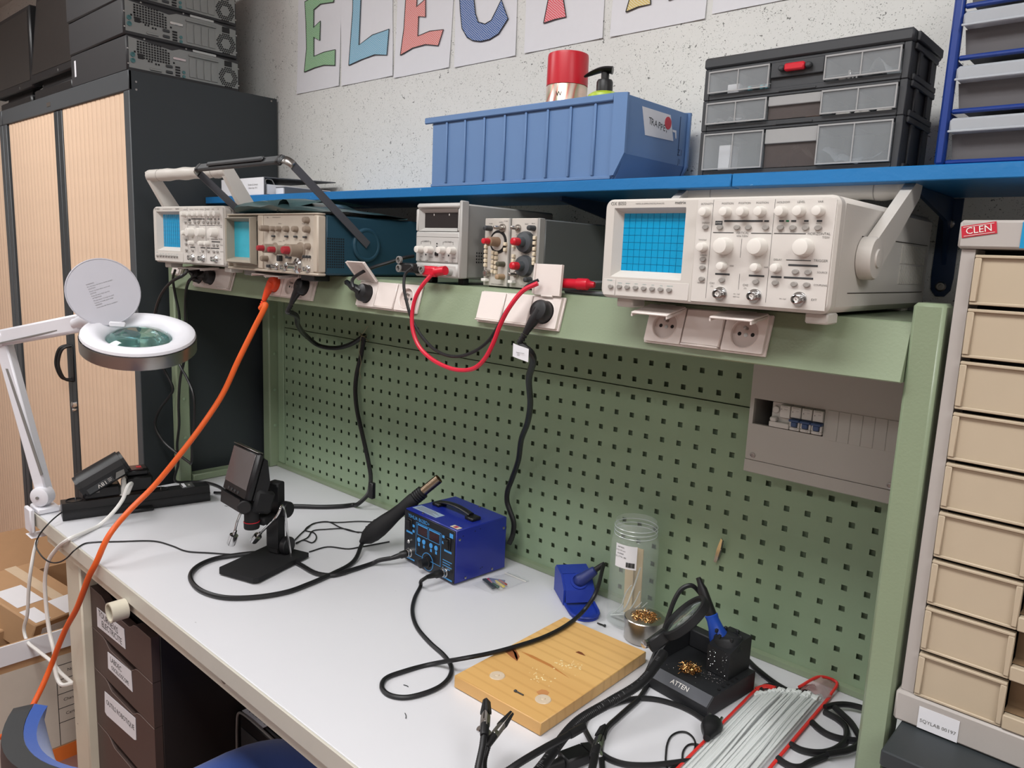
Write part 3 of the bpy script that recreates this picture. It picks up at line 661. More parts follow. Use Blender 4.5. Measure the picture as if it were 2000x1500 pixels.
# ---- plug-in instrument modules
TMF = mat('module_face', (196, 190, 182), 0.45, var=0.03); TMC = mat('module_case', (104, 107, 106), 0.42, 0.35, var=0.05, scale=10); TMB = mat('module_bar', (150, 148, 144), 0.4)
IVK = mat('ivory_key', (222, 208, 182), 0.45); SILK = mat('silver_knob', (176, 170, 164), 0.25, 0.9); GRK = mat('grey_dial', (72, 76, 80), 0.38)
t = thing('instrument_mainframe', 'pair of silver plug-in test instruments with red tipped dials on the console', 'instrument', (-.655, -.29, 1.4672))
MB().box(.0, .012, .0, .136, .26, .124, .002).build('case', TMC, t)
mb = MB()
for k in range(7): mb.box(.128, .03+k*.034, .1241, .1325, .048+k*.034, .1246)
mb.build('top_slots', BLACKM, t, smooth=False)
for x0 in (.0, .067):
    MB().box(x0-.001, 0, .002, x0+.0625, .0117, .1255, .001).build('module_face', TMF, t)
MB().box(.0622, -.004, .002, .0655, .0117, .1255, .001).build('divider', TMB, t); MB().box(.1300, -.004, .002, .136, .0117, .1255, .001).build('divider', TMB, t)
def kb(u, v, r, l, m_, name='knob', par=None, y0=0.0, tip=.85):
    mb = MB(); knob(mb, u, v, r, l, y0, ridges=18, tip=tip); return mb.build(name, m_, par or t)
kb(15, 107, 5, 18, DGREY); kb(45, 108, 8, 4, SILK); kb(45, 108, 3.5, 20, SILK, y0=-.004)
MB().lathe((.035, 0, .083), (0, -1, 0), [(.021, 0), (.021, .0012)], 30).build('dial_ring', BLACK, t); MB().lathe((.035, -.0012, .083), (0, -1, 0), [(.016, 0), (.016, .002)], 30).build('dial_scale', TMF, t)
k = kb(35, 83, 9, 24, mat('brown_knob', (138, 112, 90), 0.4), y0=-.003, tip=.96); kb(35, 83, 5.5, 14, RED, 'red_tip', k, y0=-.027)
kb(50, 43, 5, 18, mat('olive_knob', (84, 82, 68), 0.45)); kb(50, 20, 5.4, 18, mat('tan_knob', (166, 140, 112), 0.45)); kb(12, 25, 7, 10, SILK)
for u, v in ((83, 108), (83, 26)): kb(u, v, 7, 4, SILK); kb(u, v, 3.6, 16, SILK, y0=-.004)
for v in (83.5, 41.5):
    MB().lathe((.1035, 0, v/1000), (0, -1, 0), [(.0195, 0), (.0195, .004), (.0175, .010), (.009, .012), (.008, .022)], 30).build('large_dial', GRK, t)
    MB().lathe((.1035, -.022, v/1000), (0, -1, 0), [(.0068, 0), (.0072, .004), (.0066, .014), (.004, .0165)], 14).build('red_tip', RED, t)
kb(120, 108, 5, 16, DGREY); kb(117, 18, 5, 16, DGREY)
ik = MB().box(0, -.006, 0, .0058, -.0001, .0066, .0008).mesh('key'); ik.materials.append(IVK)
keys = [(3, 70-k*8.4) for k in range(5)]+[(22, 60-k*8.6) for k in range(5)]+[(30, 59-k*8.6) for k in range(5)]+[(52, 76), (52, 66), (122, 88), (122, 79), (122, 69), (122, 60), (122, 51), (122, 44), (73, 73), (73, 55), (73, 47)]
for u, v in keys:
    o = bpy.data.objects.new('key', ik); COL.objects.link(o); o.parent = t; o.location = (u/1000, 0, v/1000)
for u in (4, 72): MB().box(u/1000, -.012, .0095, u/1000+.011, -.0001, .0155, .001).build('release_latch', WHITEP, t)
lettering(t, [('POWER', 14, 115.5, 2.6), ('OUTPUT', 40, 118, 2.8), ('PG 508', 52, 120, 2.6), ('FREQUENCY', 34, 105, 2), ('50 MHz PULSE GENERATOR', 36, 5.6, 2.6), ('DELAY', 102, 115, 2.8), ('PERIOD', 118, 116, 2.4), ('PULSE DURATION', 102, 62.5, 2.4), ('TRIG', 80, 96, 2.2), ('OUTPUT', 100, 6, 2.6)], INK, -.0003)
# ------------------------------------------------------------------ plate helper with holes
def rrect(a, b, c, d, rad, n=4):
    P = []
    for (cx, cz, a0) in ((b-rad, d-rad, 0), (a+rad, d-rad, 90), (a+rad, c+rad, 180), (b-rad, c+rad, 270)):
        for k in range(n+1):
            g = math.radians(a0+90*k/n); P.append((cx+rad*math.cos(g), cz+rad*math.sin(g)))
    return P
def circ(cx, cz, r, n=24): return [(cx+r*math.cos(2*PI*k/n), cz+r*math.sin(2*PI*k/n)) for k in range(n)]
def holed(mb, outer, holes, y0, y1, M=None, mi=None):
    """plate in the x-z plane between y0 (front) and y1 with holes through it"""
    bm = bmesh.new(); es = []
    for P in [outer]+holes:
        vs = [bm.verts.new((p[0], y0, p[1])) for p in P]; es += [bm.edges.new((vs[k], vs[(k+1) % len(vs)])) for k in range(len(vs))]
    bmesh.ops.triangle_fill(bm, use_beauty=True, use_dissolve=False, edges=es, normal=(0, -1, 0)); bm.verts.index_update()
    V = [v.co.copy() for v in bm.verts]; F = [tuple(v.index for v in g.verts) if g.normal.y < 0 else tuple(v.index for v in g.verts)[::-1] for g in bm.faces]; bm.free()
    mb.add(V, F, mi)
    for q, P in enumerate([outer]+holes):
        n = len(P); A = [(p[0], y0, p[1]) for p in P]; B = [(p[0], y1, p[1]) for p in P]
        ar = sum(P[k][0]*P[(k+1) % n][1]-P[(k+1) % n][0]*P[k][1] for k in range(n))
        F = [(k, (k+1) % n, n+(k+1) % n, n+k) for k in range(n)]
        if (ar > 0) == (q == 0): F = [f[::-1] for f in F]
        mb.add(A+B, F, mi)
# ------------------------------------------------------------------ socket blocks on the console front
SOCKW = mat('socket_white', (226, 216, 210), 0.3, var=0.02); WELL = mat('socket_well', (205, 192, 186), 0.4)
TH = math.asin(.021/.075)
def face_pt(x, v, out=0.0):      # point on the tilted console front
    return (x, -.347+v*.28-out*.96, 1.395+v*.96+out*.28)
def socket_block(x, w, mods, label):
    t = thing('socket_block', label, 'socket', face_pt(x, .011, .0004), rot=(-TH, 0, 0), group='socket blocks on the console')
    MB().box(0, -.0045, 0, w, 0, .057, .001).build('back_plate', SOCKW, t)
    n = len(mods); mw = (w-.004)/n
    for k, (kind, fl) in enumerate(mods):
        a = .002+k*mw+.0012; b = a+mw-.0024
        if kind == 'blank':
            MB().box(a, -.0125, .004, b, -.0046, .0545, .0015).build('blank_cover', SOCKW, t)
            MB().box(a+.001, -.015, .0015, b-.001, -.0046, .0038, .0008).build('cover_lip', SOCKW, t)
        else:
            cx, cz = (a+b)/2, .0275
            mb = MB(); holed(mb, rrect(a, b, .002, .0555, .002), [circ(cx, cz, .0195, 26)], -.0105, -.0046); fr = mb.build('socket_frame', SOCKW, t, ang=30)
            MB().lathe((cx, -.0105, cz), (0, -1, 0), [(.0195, 0), (.0205, .0008), (.0215, 0)], 26, cap=False).build('rim', SOCKW, fr)
            MB().lathe((cx, -.0047, cz), (0, -1, 0), [(.0196, 0), (.0196, .0002)], 26).build('socket_well', WELL, t)
            if kind == 'open':
                for dx, dz in ((-.0095, 0), (.0095, 0)):
                    MB().lathe((cx+dx, -.0049, cz+dz), (0, -1, 0), [(.0028, 0), (.0028, .0002)], 12).build('pin_hole', BLACKM, t)
                MB().lathe((cx, -.0049, cz+.008), (0, -1, 0), [(.0024, 0), (.0024, .008), (.0015, .009)], 10).build('earth_pin', STEEL, t)
                MB().lathe((cx, -.0049, cz-.001), (0, -1, 0), [(.003, 0), (.003, .0004)], 10).build('screw', STEEL, t)
            if fl is not None:
                f = MB().box(-(b-a)/2, -.0015, -.052, (b-a)/2, .0015, 0, .001).box(-(b-a)/2, .0016, -.052, -(b-a)/2+.002, .005, -.002).box((b-a)/2-.002, .0016, -.052, (b-a)/2, .005, -.002).build('flap', SOCKW, t)
                f.location = (cx, -.0135, .0555); f.rotation_euler = (-math.radians(fl), 0, 0)
                MB().cyl((-.012, 0, .0005), (.012, 0, .0005), .002, n=8).build('hinge', SOCKW, f)
    return t
socket_block(-1.7205, .205, [('plug', 68), ('plug', 70), ('blank', None)], 'white socket block with two black plugs under the left oscilloscope')
socket_block(-1.3290, .190, [('plug', 70), ('open', 68), ('plug', None)], 'white socket block holding the orange plug under the teal oscilloscope')
socket_block(-.9720, .194, [('plug', 122), ('blank', None), ('open', None)], 'white socket block with angled black plug below the power supply')
socket_block(-.6120, .190, [('blank', None), ('blank', None), ('plug', 168)], 'white socket block with two closed covers and a raised flap')
socket_block(-.2580, .190, [('open', 62), ('blank', None), ('open', 66)], 'white socket block with two half-open flaps under the large oscilloscope')
tj = thing('junction_socket', 'small white junction socket at the far left end of the console', 'socket', face_pt(-1.868, .036, .0004), rot=(-TH, 0, 0))
MB().box(0, -.010, 0, .055, 0, .026, .002).build('body', SOCKW, tj); MB().box(.004, -.0125, .003, .051, -.0102, .023, .001).build('cover', SOCKW, tj)

# ------------------------------------------------------------------ breaker box
BXG = mat('breaker_box_grey', (182, 178, 171), 0.5, var=0.02); BRW = mat('breaker_white', (206, 202, 196), 0.4); LEV = mat('breaker_blue', (62, 82, 120), 0.4)
t = thing('breaker_box', 'grey breaker box with three blue switches hanging on the perforated panel', 'breaker box', (-.194, -.0012, 1.1735))
Wb, Hb, Db = .292, .2195, .0985
mb = MB().box(0, -.09, 0, .003, 0, Hb).box(Wb-.003, -.09, 0, Wb, 0, Hb).box(.003, -.09, 0, Wb-.003, 0, .003).box(.003, -.09, Hb-.003, Wb-.003, 0, Hb).box(.003, -.012, .003, Wb-.003, 0, Hb-.003, mi=1)
mb.build('enclosure', [BXG, BLACKM], t, smooth=False)
mb = MB(); holed(mb, rrect(-.0005, Wb+.0005, .0250, Hb, .003, 2), [[(.0065, .0875), (.1255, .0870), (.1255, .1310), (.0065, .1315)]], -Db, -.0901); mb.build('front_cover', BXG, t, ang=30)
MB().prism([(-.0901, 0.0), (-Db-.002, .004), (-Db-.001, .0242), (-.0901, .0242)], 0, -.0005, Wb+.0005).build('lower_cover', BXG, t, smooth=False)
# residual current device + three circuit breakers
r = MB().box(.0370, -.094, .089, .0712, -.03, .130, .001).box(.0372, -.104, .0895, .0710, -.0942, .0985, .001).box(.0540, -.1035, .1075, .0710, -.0942, .1285, .001).build('circuit_breaker', BRW, t, label='wide white residual current breaker')
MB().box(.039, -.107, .0990, .050, -.0942, .1065, .002).build('switch', BRW, r); MB().lathe((.0445, -.094, .118), (0, -1, 0), [(.006, 0), (.006, .003), (.005, .004)], 16).build('test_button', BRW, r)
m2 = MB(); text_into(m2, 'Schneider', .0026, front(.0625, -.1037, .1262)); text_into(m2, 'Resi9', .0022, front(.0640, -.1037, .1215)); m2.box(.056, -.1037, .1208, .0575, -.1036, .1222); m2.build('lettering', INKG, r, smooth=False)
for k in range(3):
    x0 = .0718+k*.0180
    b = MB().box(x0, -.094, .089, x0+.0174, -.03, .130, .001).box(x0+.0004, -.104, .0895, x0+.0170, -.0942, .0945, .001).box(x0+.0004, -.104, .0947, x0+.0038, -.0942, .1040, .0005).box(x0+.0136, -.104, .0947, x0+.0170, -.0942, .1040, .0005).box(x0+.0004, -.1035, .1100, x0+.0170, -.0942, .1285, .001).build('circuit_breaker', BRW, t)
    MB().box(x0+.0004, -.110, .1042, x0+.0172, -.0942, .1082, .001).box(x0+.0040, -.1085, .0962, x0+.0134, -.0942, .1040, .001).build('switch_lever', LEV, b, label='blue switch lever')
    m2 = MB(); text_into(m2, 'Schneider', .0027, front(x0+.0088, -.1037, .1262)); text_into(m2, 'C20' if k else 'C16', .0028, front(x0+.0118, -.1042, .0920)); text_into(m2, 'DT40', .0018, front(x0+.0112, -.1037, .1215)); m2.box(x0+.003, -.1037, .1190, x0+.0045, -.1036, .1205); m2.build('lettering', INKG, b, smooth=False)
for k in range(8):
    MB().box(.1300+k*.0181, -Db-.0008, .0830, .1300+k*.0181+.0172, -Db-.0001, .1318, .0004).build('blanking_plate', BXG, t)
for x, z in ((.0125, .0325), (.2330, .0310), (.0125, .2050), (.2330, .2050)):
    MB().lathe((x, -Db, z), (0, -1, 0), [(.0048, 0), (.0048, .0012), (.003, .0016), (.0028, .0008)], 14).build('screw', STEEL, t)

# ------------------------------------------------------------------ shelf: blue bin with spray can and pump bottle
BIN = mat('bin_blue', (96, 128, 172), 0.5, var=0.03)
SZ = 1.6652
t = thing('storage_bin', 'blue plastic storage bin labelled TRAPPE on the wall shelf', 'storage bin', (-.915, -.195, SZ))
Lb, Wd, Hn = .487, .205, .143
# side profile (x,z); both long walls, floor, ends as one moulded shell
side = [(0, 0), (.472, 0), (.476, .006), (.493, .043), (.493, Hn-.003), (.0, Hn)]
mb = MB()
mb.prism(side, 1, 0, .003).prism(side, 1, Wd-.003, Wd)
mb.box(.003, .003, 0, .474, Wd-.003, .003).box(0, .003, .003, .003, Wd-.003, Hn)
mb.box(.490, .003, .043, .4935, Wd-.003, Hn-.003)
mb.prism([(.474, 0), (.477, 0), (.4935, .043), (.490, .043)], 1, .003, Wd-.003)
mb.build('bin_shell', BIN, t, smooth=False)
mb = MB().box(-.022, -.006, Hn-.012, .470, -.0005, Hn+.001, .002).box(-.022, -.0004, Hn-.003, .0, Wd+.004, Hn+.001, .001).box(-.022, Wd+.0002, Hn-.012, .470, Wd+.005, Hn+.001, .002)
mb.build('rim', BIN, t)
MB().prism([(.470, .006), (.478, .006), (.4985, .043), (.4985, Hn-.001), (.470, Hn+.001)], 1, -.006, -.0005).build('corner_flange', BIN, t, smooth=False)
MB().prism([(.470, .006), (.478, .006), (.4985, .043), (.4985, Hn-.001), (.470, Hn+.001)], 1, Wd+.0005, Wd+.006).build('corner_flange', BIN, t, smooth=False)
MB().box(0, -.004, 0, .470, -.0004, .006, .001).build('base_rib', BIN, t)
rb = MB().box(0, -.0045, .007, .0055, -.0003, Hn-.0125, .0015).mesh('rib'); rb.materials.append(BIN)
for x in (.043, .098, .153, .209, .264, .318, .372, .427):
    o = bpy.data.objects.new('rib', rb); COL.objects.link(o); o.parent = t; o.location = (x, 0, 0)
lab = MB(); lab.prism([(.047, .128), (.142, .128), (.158, .084), (.062, .0815)], 0, .4938, .4943); lb = lab.build('label', PAPER, t, smooth=False, label='white label with handwritten TRAPPE')
SIDE = lambda x, y, z: Matrix.Translation((x, y, z)) @ Matrix.Rotation(PI/2, 4, 'Z') @ Matrix.Rotation(PI/2, 4, 'X')     # text facing +x
m2 = MB()
for ch, y, z, s_ in (('T', .075, .107, .017), ('R', .083, .106, .017), ('A', .094, .105, .016), ('P', .106, .104, .016), ('P', .114, .102, .016), ('E', .123, .102, .016), (',', .131, .103, .02)): text_into(m2, ch, s_, SIDE(.4945, y, z))
m2.build('handwriting', INK, lb, smooth=False)
MB().lathe((.4944, .1345, .1128), (1, 0, 0), [(.0112, 0), (.0112, .0005)], 20).build('red_dot', mat('sticker_dot', (196, 40, 62), 0.5), lb)
MB().prism([(.152, .104), (.166, .104), (.168, .090), (.165, .090), (.162, .100), (.154, .100)], 0, .4938, .4942).build('torn_paper', PAPER, lb)
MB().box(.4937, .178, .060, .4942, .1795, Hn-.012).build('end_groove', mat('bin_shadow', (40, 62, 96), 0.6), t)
m2 = MB(); text_into(m2, 'Z1', .016, SIDE(.4937, .185, .066)); text_into(m2, 'J1', .014, SIDE(.4937, .185, .050)); m2.build('pen_marks', mat('bin_ink', (40, 54, 84), 0.6), t, smooth=False)
# aerosol can
cm = mat('can_print', (196, 190, 176), 0.25, 0.4, var=0.02)
N_, L_, b_ = nodes(cm); tc_ = N_.new('ShaderNodeTexCoord'); wv = N_.new('ShaderNodeTexWave'); wv.inputs['Scale'].default_value = 7; wv.inputs['Distortion'].default_value = 9
L_.new(tc_.outputs['Object'], wv.inputs['Vector']); rp = ramp(cm, wv.outputs['Fac'], [(0, lin((222, 196, 184))), (.4, lin((176, 178, 150))), (.7, lin((206, 120, 108))), (1, lin((224, 214, 200)))]); L_.new(rp.outputs[0], b_.inputs['Base Color'])
t = thing('aerosol_can', 'aerosol can with a glossy red cap standing in the blue bin', 'aerosol can', (-.631, -.100, SZ+.0035))
MB().lathe((0, 0, 0), (0, 0, 1), [(.036, 0), (.0405, .003), (.0405, .186), (.0385, .190)], 36).build('can_body', cm, t)
MB().lathe((0, 0, .1885), (0, 0, 1), [(.0405, 0), (.0405, .006), (.0400, .054), (.0392, .0585), (.036, .060)], 36).build('cap', RED, t, label='glossy red cap')
m2 = MB(); text_into(m2, 'W', .012, Matrix.Translation((.012, -.0395, .168)) @ Matrix.Rotation(.3, 4, 'Z') @ Matrix.Rotation(PI/2, 4, 'X')); m2.build('lettering', INK, t, smooth=False)
# pump bottle
t = thing('pump_bottle', 'lime green soap bottle with black pump standing in the blue bin', 'bottle', (-.5400, -.100, SZ+.0035))
MB().lathe((0, 0, 0), (0, 0, 1), [(.030, 0), (.033, .004), (.033, .150), (.030, .163), (.022, .168)], 30).build('bottle_body', mat('lime_plastic', (176, 200, 56), 0.35), t)
MB().lathe((0, 0, .1682), (0, 0, 1), [(.0155, 0), (.0155, .018), (.0135, .0225), (.0075, .0235), (.0075, .036), (.010, .037)], 24).build('pump_collar', BLACK, t)
MB().tube([(.013, .005, .2075), (.004, 0, .209), (-.010, -.003, .209), (-.028, -.008, .204), (-.040, -.012, .199)], lambda q: .0125*(1-q)**.7+.0035, 12, flat=.42).build('pump_spout', BLACK, t)

# ------------------------------------------------------------------ shelf: black organiser
ORG = mat('organiser_black', (54, 56, 59), 0.5, var=0.04)
CLEAR = mat('clear_drawer', (198, 204, 208), 0.22, var=0.05, scale=25, alpha=0.20, spec=0.7)
FROST = mat('frosted_drawer', (176, 176, 176), 0.4, var=0.05, alpha=0.62)
t = thing('drawer_organiser', 'black three-tier organiser with clear drawers and a red latch on the shelf', 'organiser', (-.285, -.180, SZ))
OW, OD = .303, .140
tiers = [(.0, .0695), (.0700, .1165), (.1170, .1640)]
for k, (a, b) in enumerate(tiers):
    mb = MB()
    mb.box(0, .010, a, .004, OD, b).box(OW-.004, .010, a, OW, OD-.02, b).box(.004, OD-.004, a, OW-.004, OD, b).box(.004, .010, a, OW-.004, OD-.004, a+.003)
    mb.box(0, 0, a, .0095, .0099, b, .001).box(OW-.0095, 0, a, OW, .0099, b, .001).box(.0095, 0, a, OW-.0095, .0099, a+.008, .001).box(.0095, .0, b-.004, OW-.0095, .0099, b, .001)
    mb.box(OW, .012, b-.008, OW+.004, OD-.02, b, .001).box(OW, .012, a, OW+.004, OD-.02, a+.008, .001).box(OW, .03, a+.0082, OW+.004, .042, b-.0082, .001).box(OW, .085, a+.0082, OW+.004, .098, b-.0082, .001)
    mb.build('tier_frame', ORG, t)
MB().box(-.002, -.002, .1645, OW+.002, OD, .1815, .003).box(OW+.0022, .01, .166, OW+.007, OD-.015, .178, .001).build('lid', ORG, t)
random.seed(11)
for k, (a, b) in enumerate(tiers):
    z0, z1 = a+.009, b-.005
    for (x0, x1) in ((.0100, .1095), (.1915, .2930)):
        d = MB().box(x0, -.005, z0, x1, -.003, z1, .0008).box(x0, -.003, z0, x0+.0015, .10, z1-.004).box(x1-.0015, -.003, z0, x1, .10, z1-.004).box(x0+.0015, -.003, z0, x1-.0015, .10, z0+.0015).box((x0+x1)/2-.0009, -.003, z0+.0015, (x0+x1)/2+.0009, .08, z1-.006).build('drawer', CLEAR, t, smooth=False)
        MB().box(x0, -.0066, z1-.0022, x1, -.0051, z1).box(x0, -.0066, z0, x1, -.0051, z0+.0018).box(x0, -.0066, z0+.0018, x0+.0018, -.0051, z1-.0022).box(x1-.0018, -.0066, z0+.0018, x1, -.0051, z1-.0022).box((x0+x1)/2-.0008, -.0066, z0+.0018, (x0+x1)/2+.0008, -.0051, z1-.0022).build('drawer_rim', FROST, d, smooth=False)
    if k < 2:
        x0, x1 = .1110, .1900; zm = z0+(z1-z0)*(.58 if k else .62)
        d = MB().box(x0, -.003, zm, x1, .0005, z1, .0008).build('drawer', FROST, t)
        MB().box(x0, .0012, z0, x1, .003, zm+.004).build('drawer_window', mat('smoked_window', (92, 84, 82), 0.35, alpha=0.6), d)
    else:
        MB().box(.1110, -.004, .138, .1900, .004, .1600, .001).box(.1110, .001, .1240, .1900, .004, .1378).build('latch_panel', ORG, t)
        MB().box(.1250, -.013, .1455, .1340, -.0042, .1530, .002).box(.1650, -.013, .1455, .1740, -.0042, .1530, .002).build('latch_bracket', ORG, t)
        MB().box(.1345, -.0135, .1440, .1645, -.0042, .1545, .002).build('latch', RED, t, label='red latch')
    MB().box(.125, -.0015, a+.001, .180, -.0001, a+.004, .0005).build('front_catch', ORG, t)
# small contents seen through the drawers: things of their own
def small(name, lab, cat, mb, m): tag(mb.build(name, m), lab, cat); return mb
O0 = (-.285, -.180, SZ)
def at(mb): mb.M = Matrix.Translation(O0); return mb
small('steel_clips', 'crumpled shiny metal clips in the top right clear drawer', 'clips', at(MB()).box(.203, .020, .1280, .214, .032, .1345, .001).box(.216, .018, .1280, .221, .030, .1420, .001).box(.209, .034, .1285, .226, .046, .1375, .002).box(.203, .040, .1282, .208, .052, .1310, .001), CHROME)
small('foil_bag', 'pale foil bag curling in the top right clear drawer', 'bag', at(MB()).sheet([[(.246+.040*i/6, .012+.05*j/4, .134+.018*math.sin(i*.9)*math.cos(j*.7)+.004*j) for j in range(5)] for i in range(7)]), mat('pale_foil', (205, 214, 218), 0.25, 0.3))
for k, (x, lab) in enumerate(((.030, 'white part box in the top left clear drawer'), (.024, 'tall white part box in the bottom left clear drawer'))):
    small('part_box', lab, 'box', at(MB()).box(x, .02, (.1285, .011)[k], x+.020, .05, (.1425, .050)[k], .001), PAPER)
for k, x in enumerate((.068, .088, .096)):
    small('terminal_strip', 'small teal terminal strip in the top left drawer, number counted from its left: '+('first', 'second', 'third')[k], 'terminal', at(MB()).box(x, .012, .1280, x+.005, .02, .1345, .0008), mat('teal_part', (70, 150, 160), 0.4))
small('paper_wad', 'folded white paper in the middle left clear drawer', 'paper', at(MB()).sheet([[(.014+.042*i/6, .012+.06*j/4, .0820+.010*abs(math.sin(i*1.1+j*.8))) for j in range(5)] for i in range(7)]), PAPER)
small('silver_bag', 'silvery anti-static bag folded in the bottom right clear drawer', 'bag', at(MB()).sheet([[(.196+.090*i/9, .006+.004*math.sin(i*1.7)+.05*j/5, .011+.020*abs(2*i/9-1)**2.2+.012*j/5+.003*math.sin(i*2.3+j)) for j in range(6)] for i in range(10)]), mat('silver_foil', (196, 206, 216), 0.2, 0.6))
for k, x in enumerate((.206, .232, .262)):
    small('white_strip', ('left', 'middle', 'right')[k]+' white plastic strip on the floor of the middle right drawer', 'strip', at(MB()).box(x, .016, .0802, x+.020, .024, .0830, .0008), WHITEP)
small('tan_sachet', 'small tan sachet behind the middle drawer window', 'sachet', at(MB()).box(.160, .020, .0802, .178, .035, .0840, .001), mat('tan_paper', (190, 150, 120), 0.6))
small('clear_sachet', 'crumpled clear plastic sachet in the bottom middle drawer', 'sachet', at(MB()).sheet([[(.122+.055*i/7, .022+.03*j/4, .018+.022*math.sin(PI*i/7)+.004*math.sin(i*2+j*1.4)) for j in range(5)] for i in range(8)]), mat('sachet_plastic', (196, 190, 186), 0.2, spec=0.7))

# ------------------------------------------------------------------ shelf: blue rack with clear trays
RKB = mat('rack_blue', (24, 54, 128), 0.32, var=0.04)
TRAY = mat('tray_grey', (112, 110, 112), 0.3, var=0.04, trans=0.25, ior=1.1); TLID = mat('tray_lid', (205, 210, 216), 0.18, var=0.03, trans=0.4, ior=1.12)
t = thing('tray_rack', 'blue metal rack of clear grey storage trays at the right end of the shelf', 'rack', (.066, -.195, SZ))
RW, RD, RH = .32, .24, .34
for x in (0, RW-.012):
    for y in (0, RD-.012): MB().box(x, y, 0, x+.012, y+.012, RH, .003).build('post', RKB, t)
for z in (.0, .063, .128, .190, .252, .314):
    MB().box(.0122, .002, z, RW-.0122, .009, z+.006, .002).build('crossbar', RKB, t)
    MB().box(.002, .0122, z, .008, RD-.0122, z+.005, .001).box(RW-.008, .0122, z, RW-.002, RD-.0122, z+.005, .001).build('side_bar', RKB, t)
for k in range(5):
    z = (.0, .063, .128, .190, .252)[k]+.0068; h = .050
    tr = thing('storage_tray', ('bottom', 'second lowest', 'middle', 'second highest', 'topmost')[k]+' clear grey plastic tray in the blue rack', 'tray', (.066, -.195, SZ+z), group='trays in the blue rack')
    MB().prism([(.018, 0), (RW-.018, 0), (RW-.014, h*.64), (.014, h*.64)], 1, .014, RD-.02).build('tray_body', TRAY, tr, smooth=False)
    MB().box(.0135, -.004, h*.645, RW-.0135, RD-.018, h, .003).build('tray_lid', TLID, tr)
    MB().box(.0130, -.006, h*.645, RW-.0130, -.0042, h*.70, .0006).build('lid_lip', TLID, tr)

# ------------------------------------------------------------------ shelf: ring binder lying flat
t = thing('ring_binder', 'grey ring binder with white spine label lying on the left of the shelf', 'binder', (-1.86, -.188, SZ))
BG = mat('binder_grey', (92, 94, 98), 0.45, var=0.05)
w = .245
MB().box(0, .0, .0, w, .23, .003, .001).build('lower_cover', BG, t)
c = MB(); c.M = Matrix.Translation((0, 0, .046)) @ Matrix.Rotation(math.radians(2.0), 4, 'X'); c.box(0, 0, 0, w, .232, .003, .001); c.build('upper_cover', BG, t)
MB().box(0, -.0032, .0, w, -.0002, .049, .001).build('spine', BG, t)
sp = MB().box(.002, -.0040, .001, w-.002, -.0034, .048).build('spine_label', PAPER, t, label='white spine label')
m2 = MB(); text_into(m2, 'DAS BT', .013, front(.105, -.0043, .034)); text_into(m2, '1/2', .012, front(.100, -.0043, .017)); text_into(m2, 'Rohde & Schwarz', .0075, front(.185, -.0043, .029)); text_into(m2, 'Edition Sept. 2012', .0065, front(.185, -.0043, .020)); m2.build('lettering', INKG, sp, smooth=False)
MB().box(.004, .008, .0035, w-.004, .215, .030).build('paper_stack', PAPER, t)
MB().tube([(w-.02, .012, .03), (w-.02, .012, .043), (w-.02, .03, .044), (w-.02, .04, .03)], .002, 6).build('ring', STEEL, t)
t = thing('grey_folder', 'grey document folder lying open on the shelf behind the binder', 'folder', (-1.60, -.165, SZ))
MB().box(0, 0, 0, .045, .21, .002).box(0, .0, .0022, .040, .2, .020, mi=1).box(0, 0, .0205, .045, .21, .0225).box(.0452, 0, 0, .0475, .21, .0225).build('folder', [BG, PAPER], t, smooth=False)

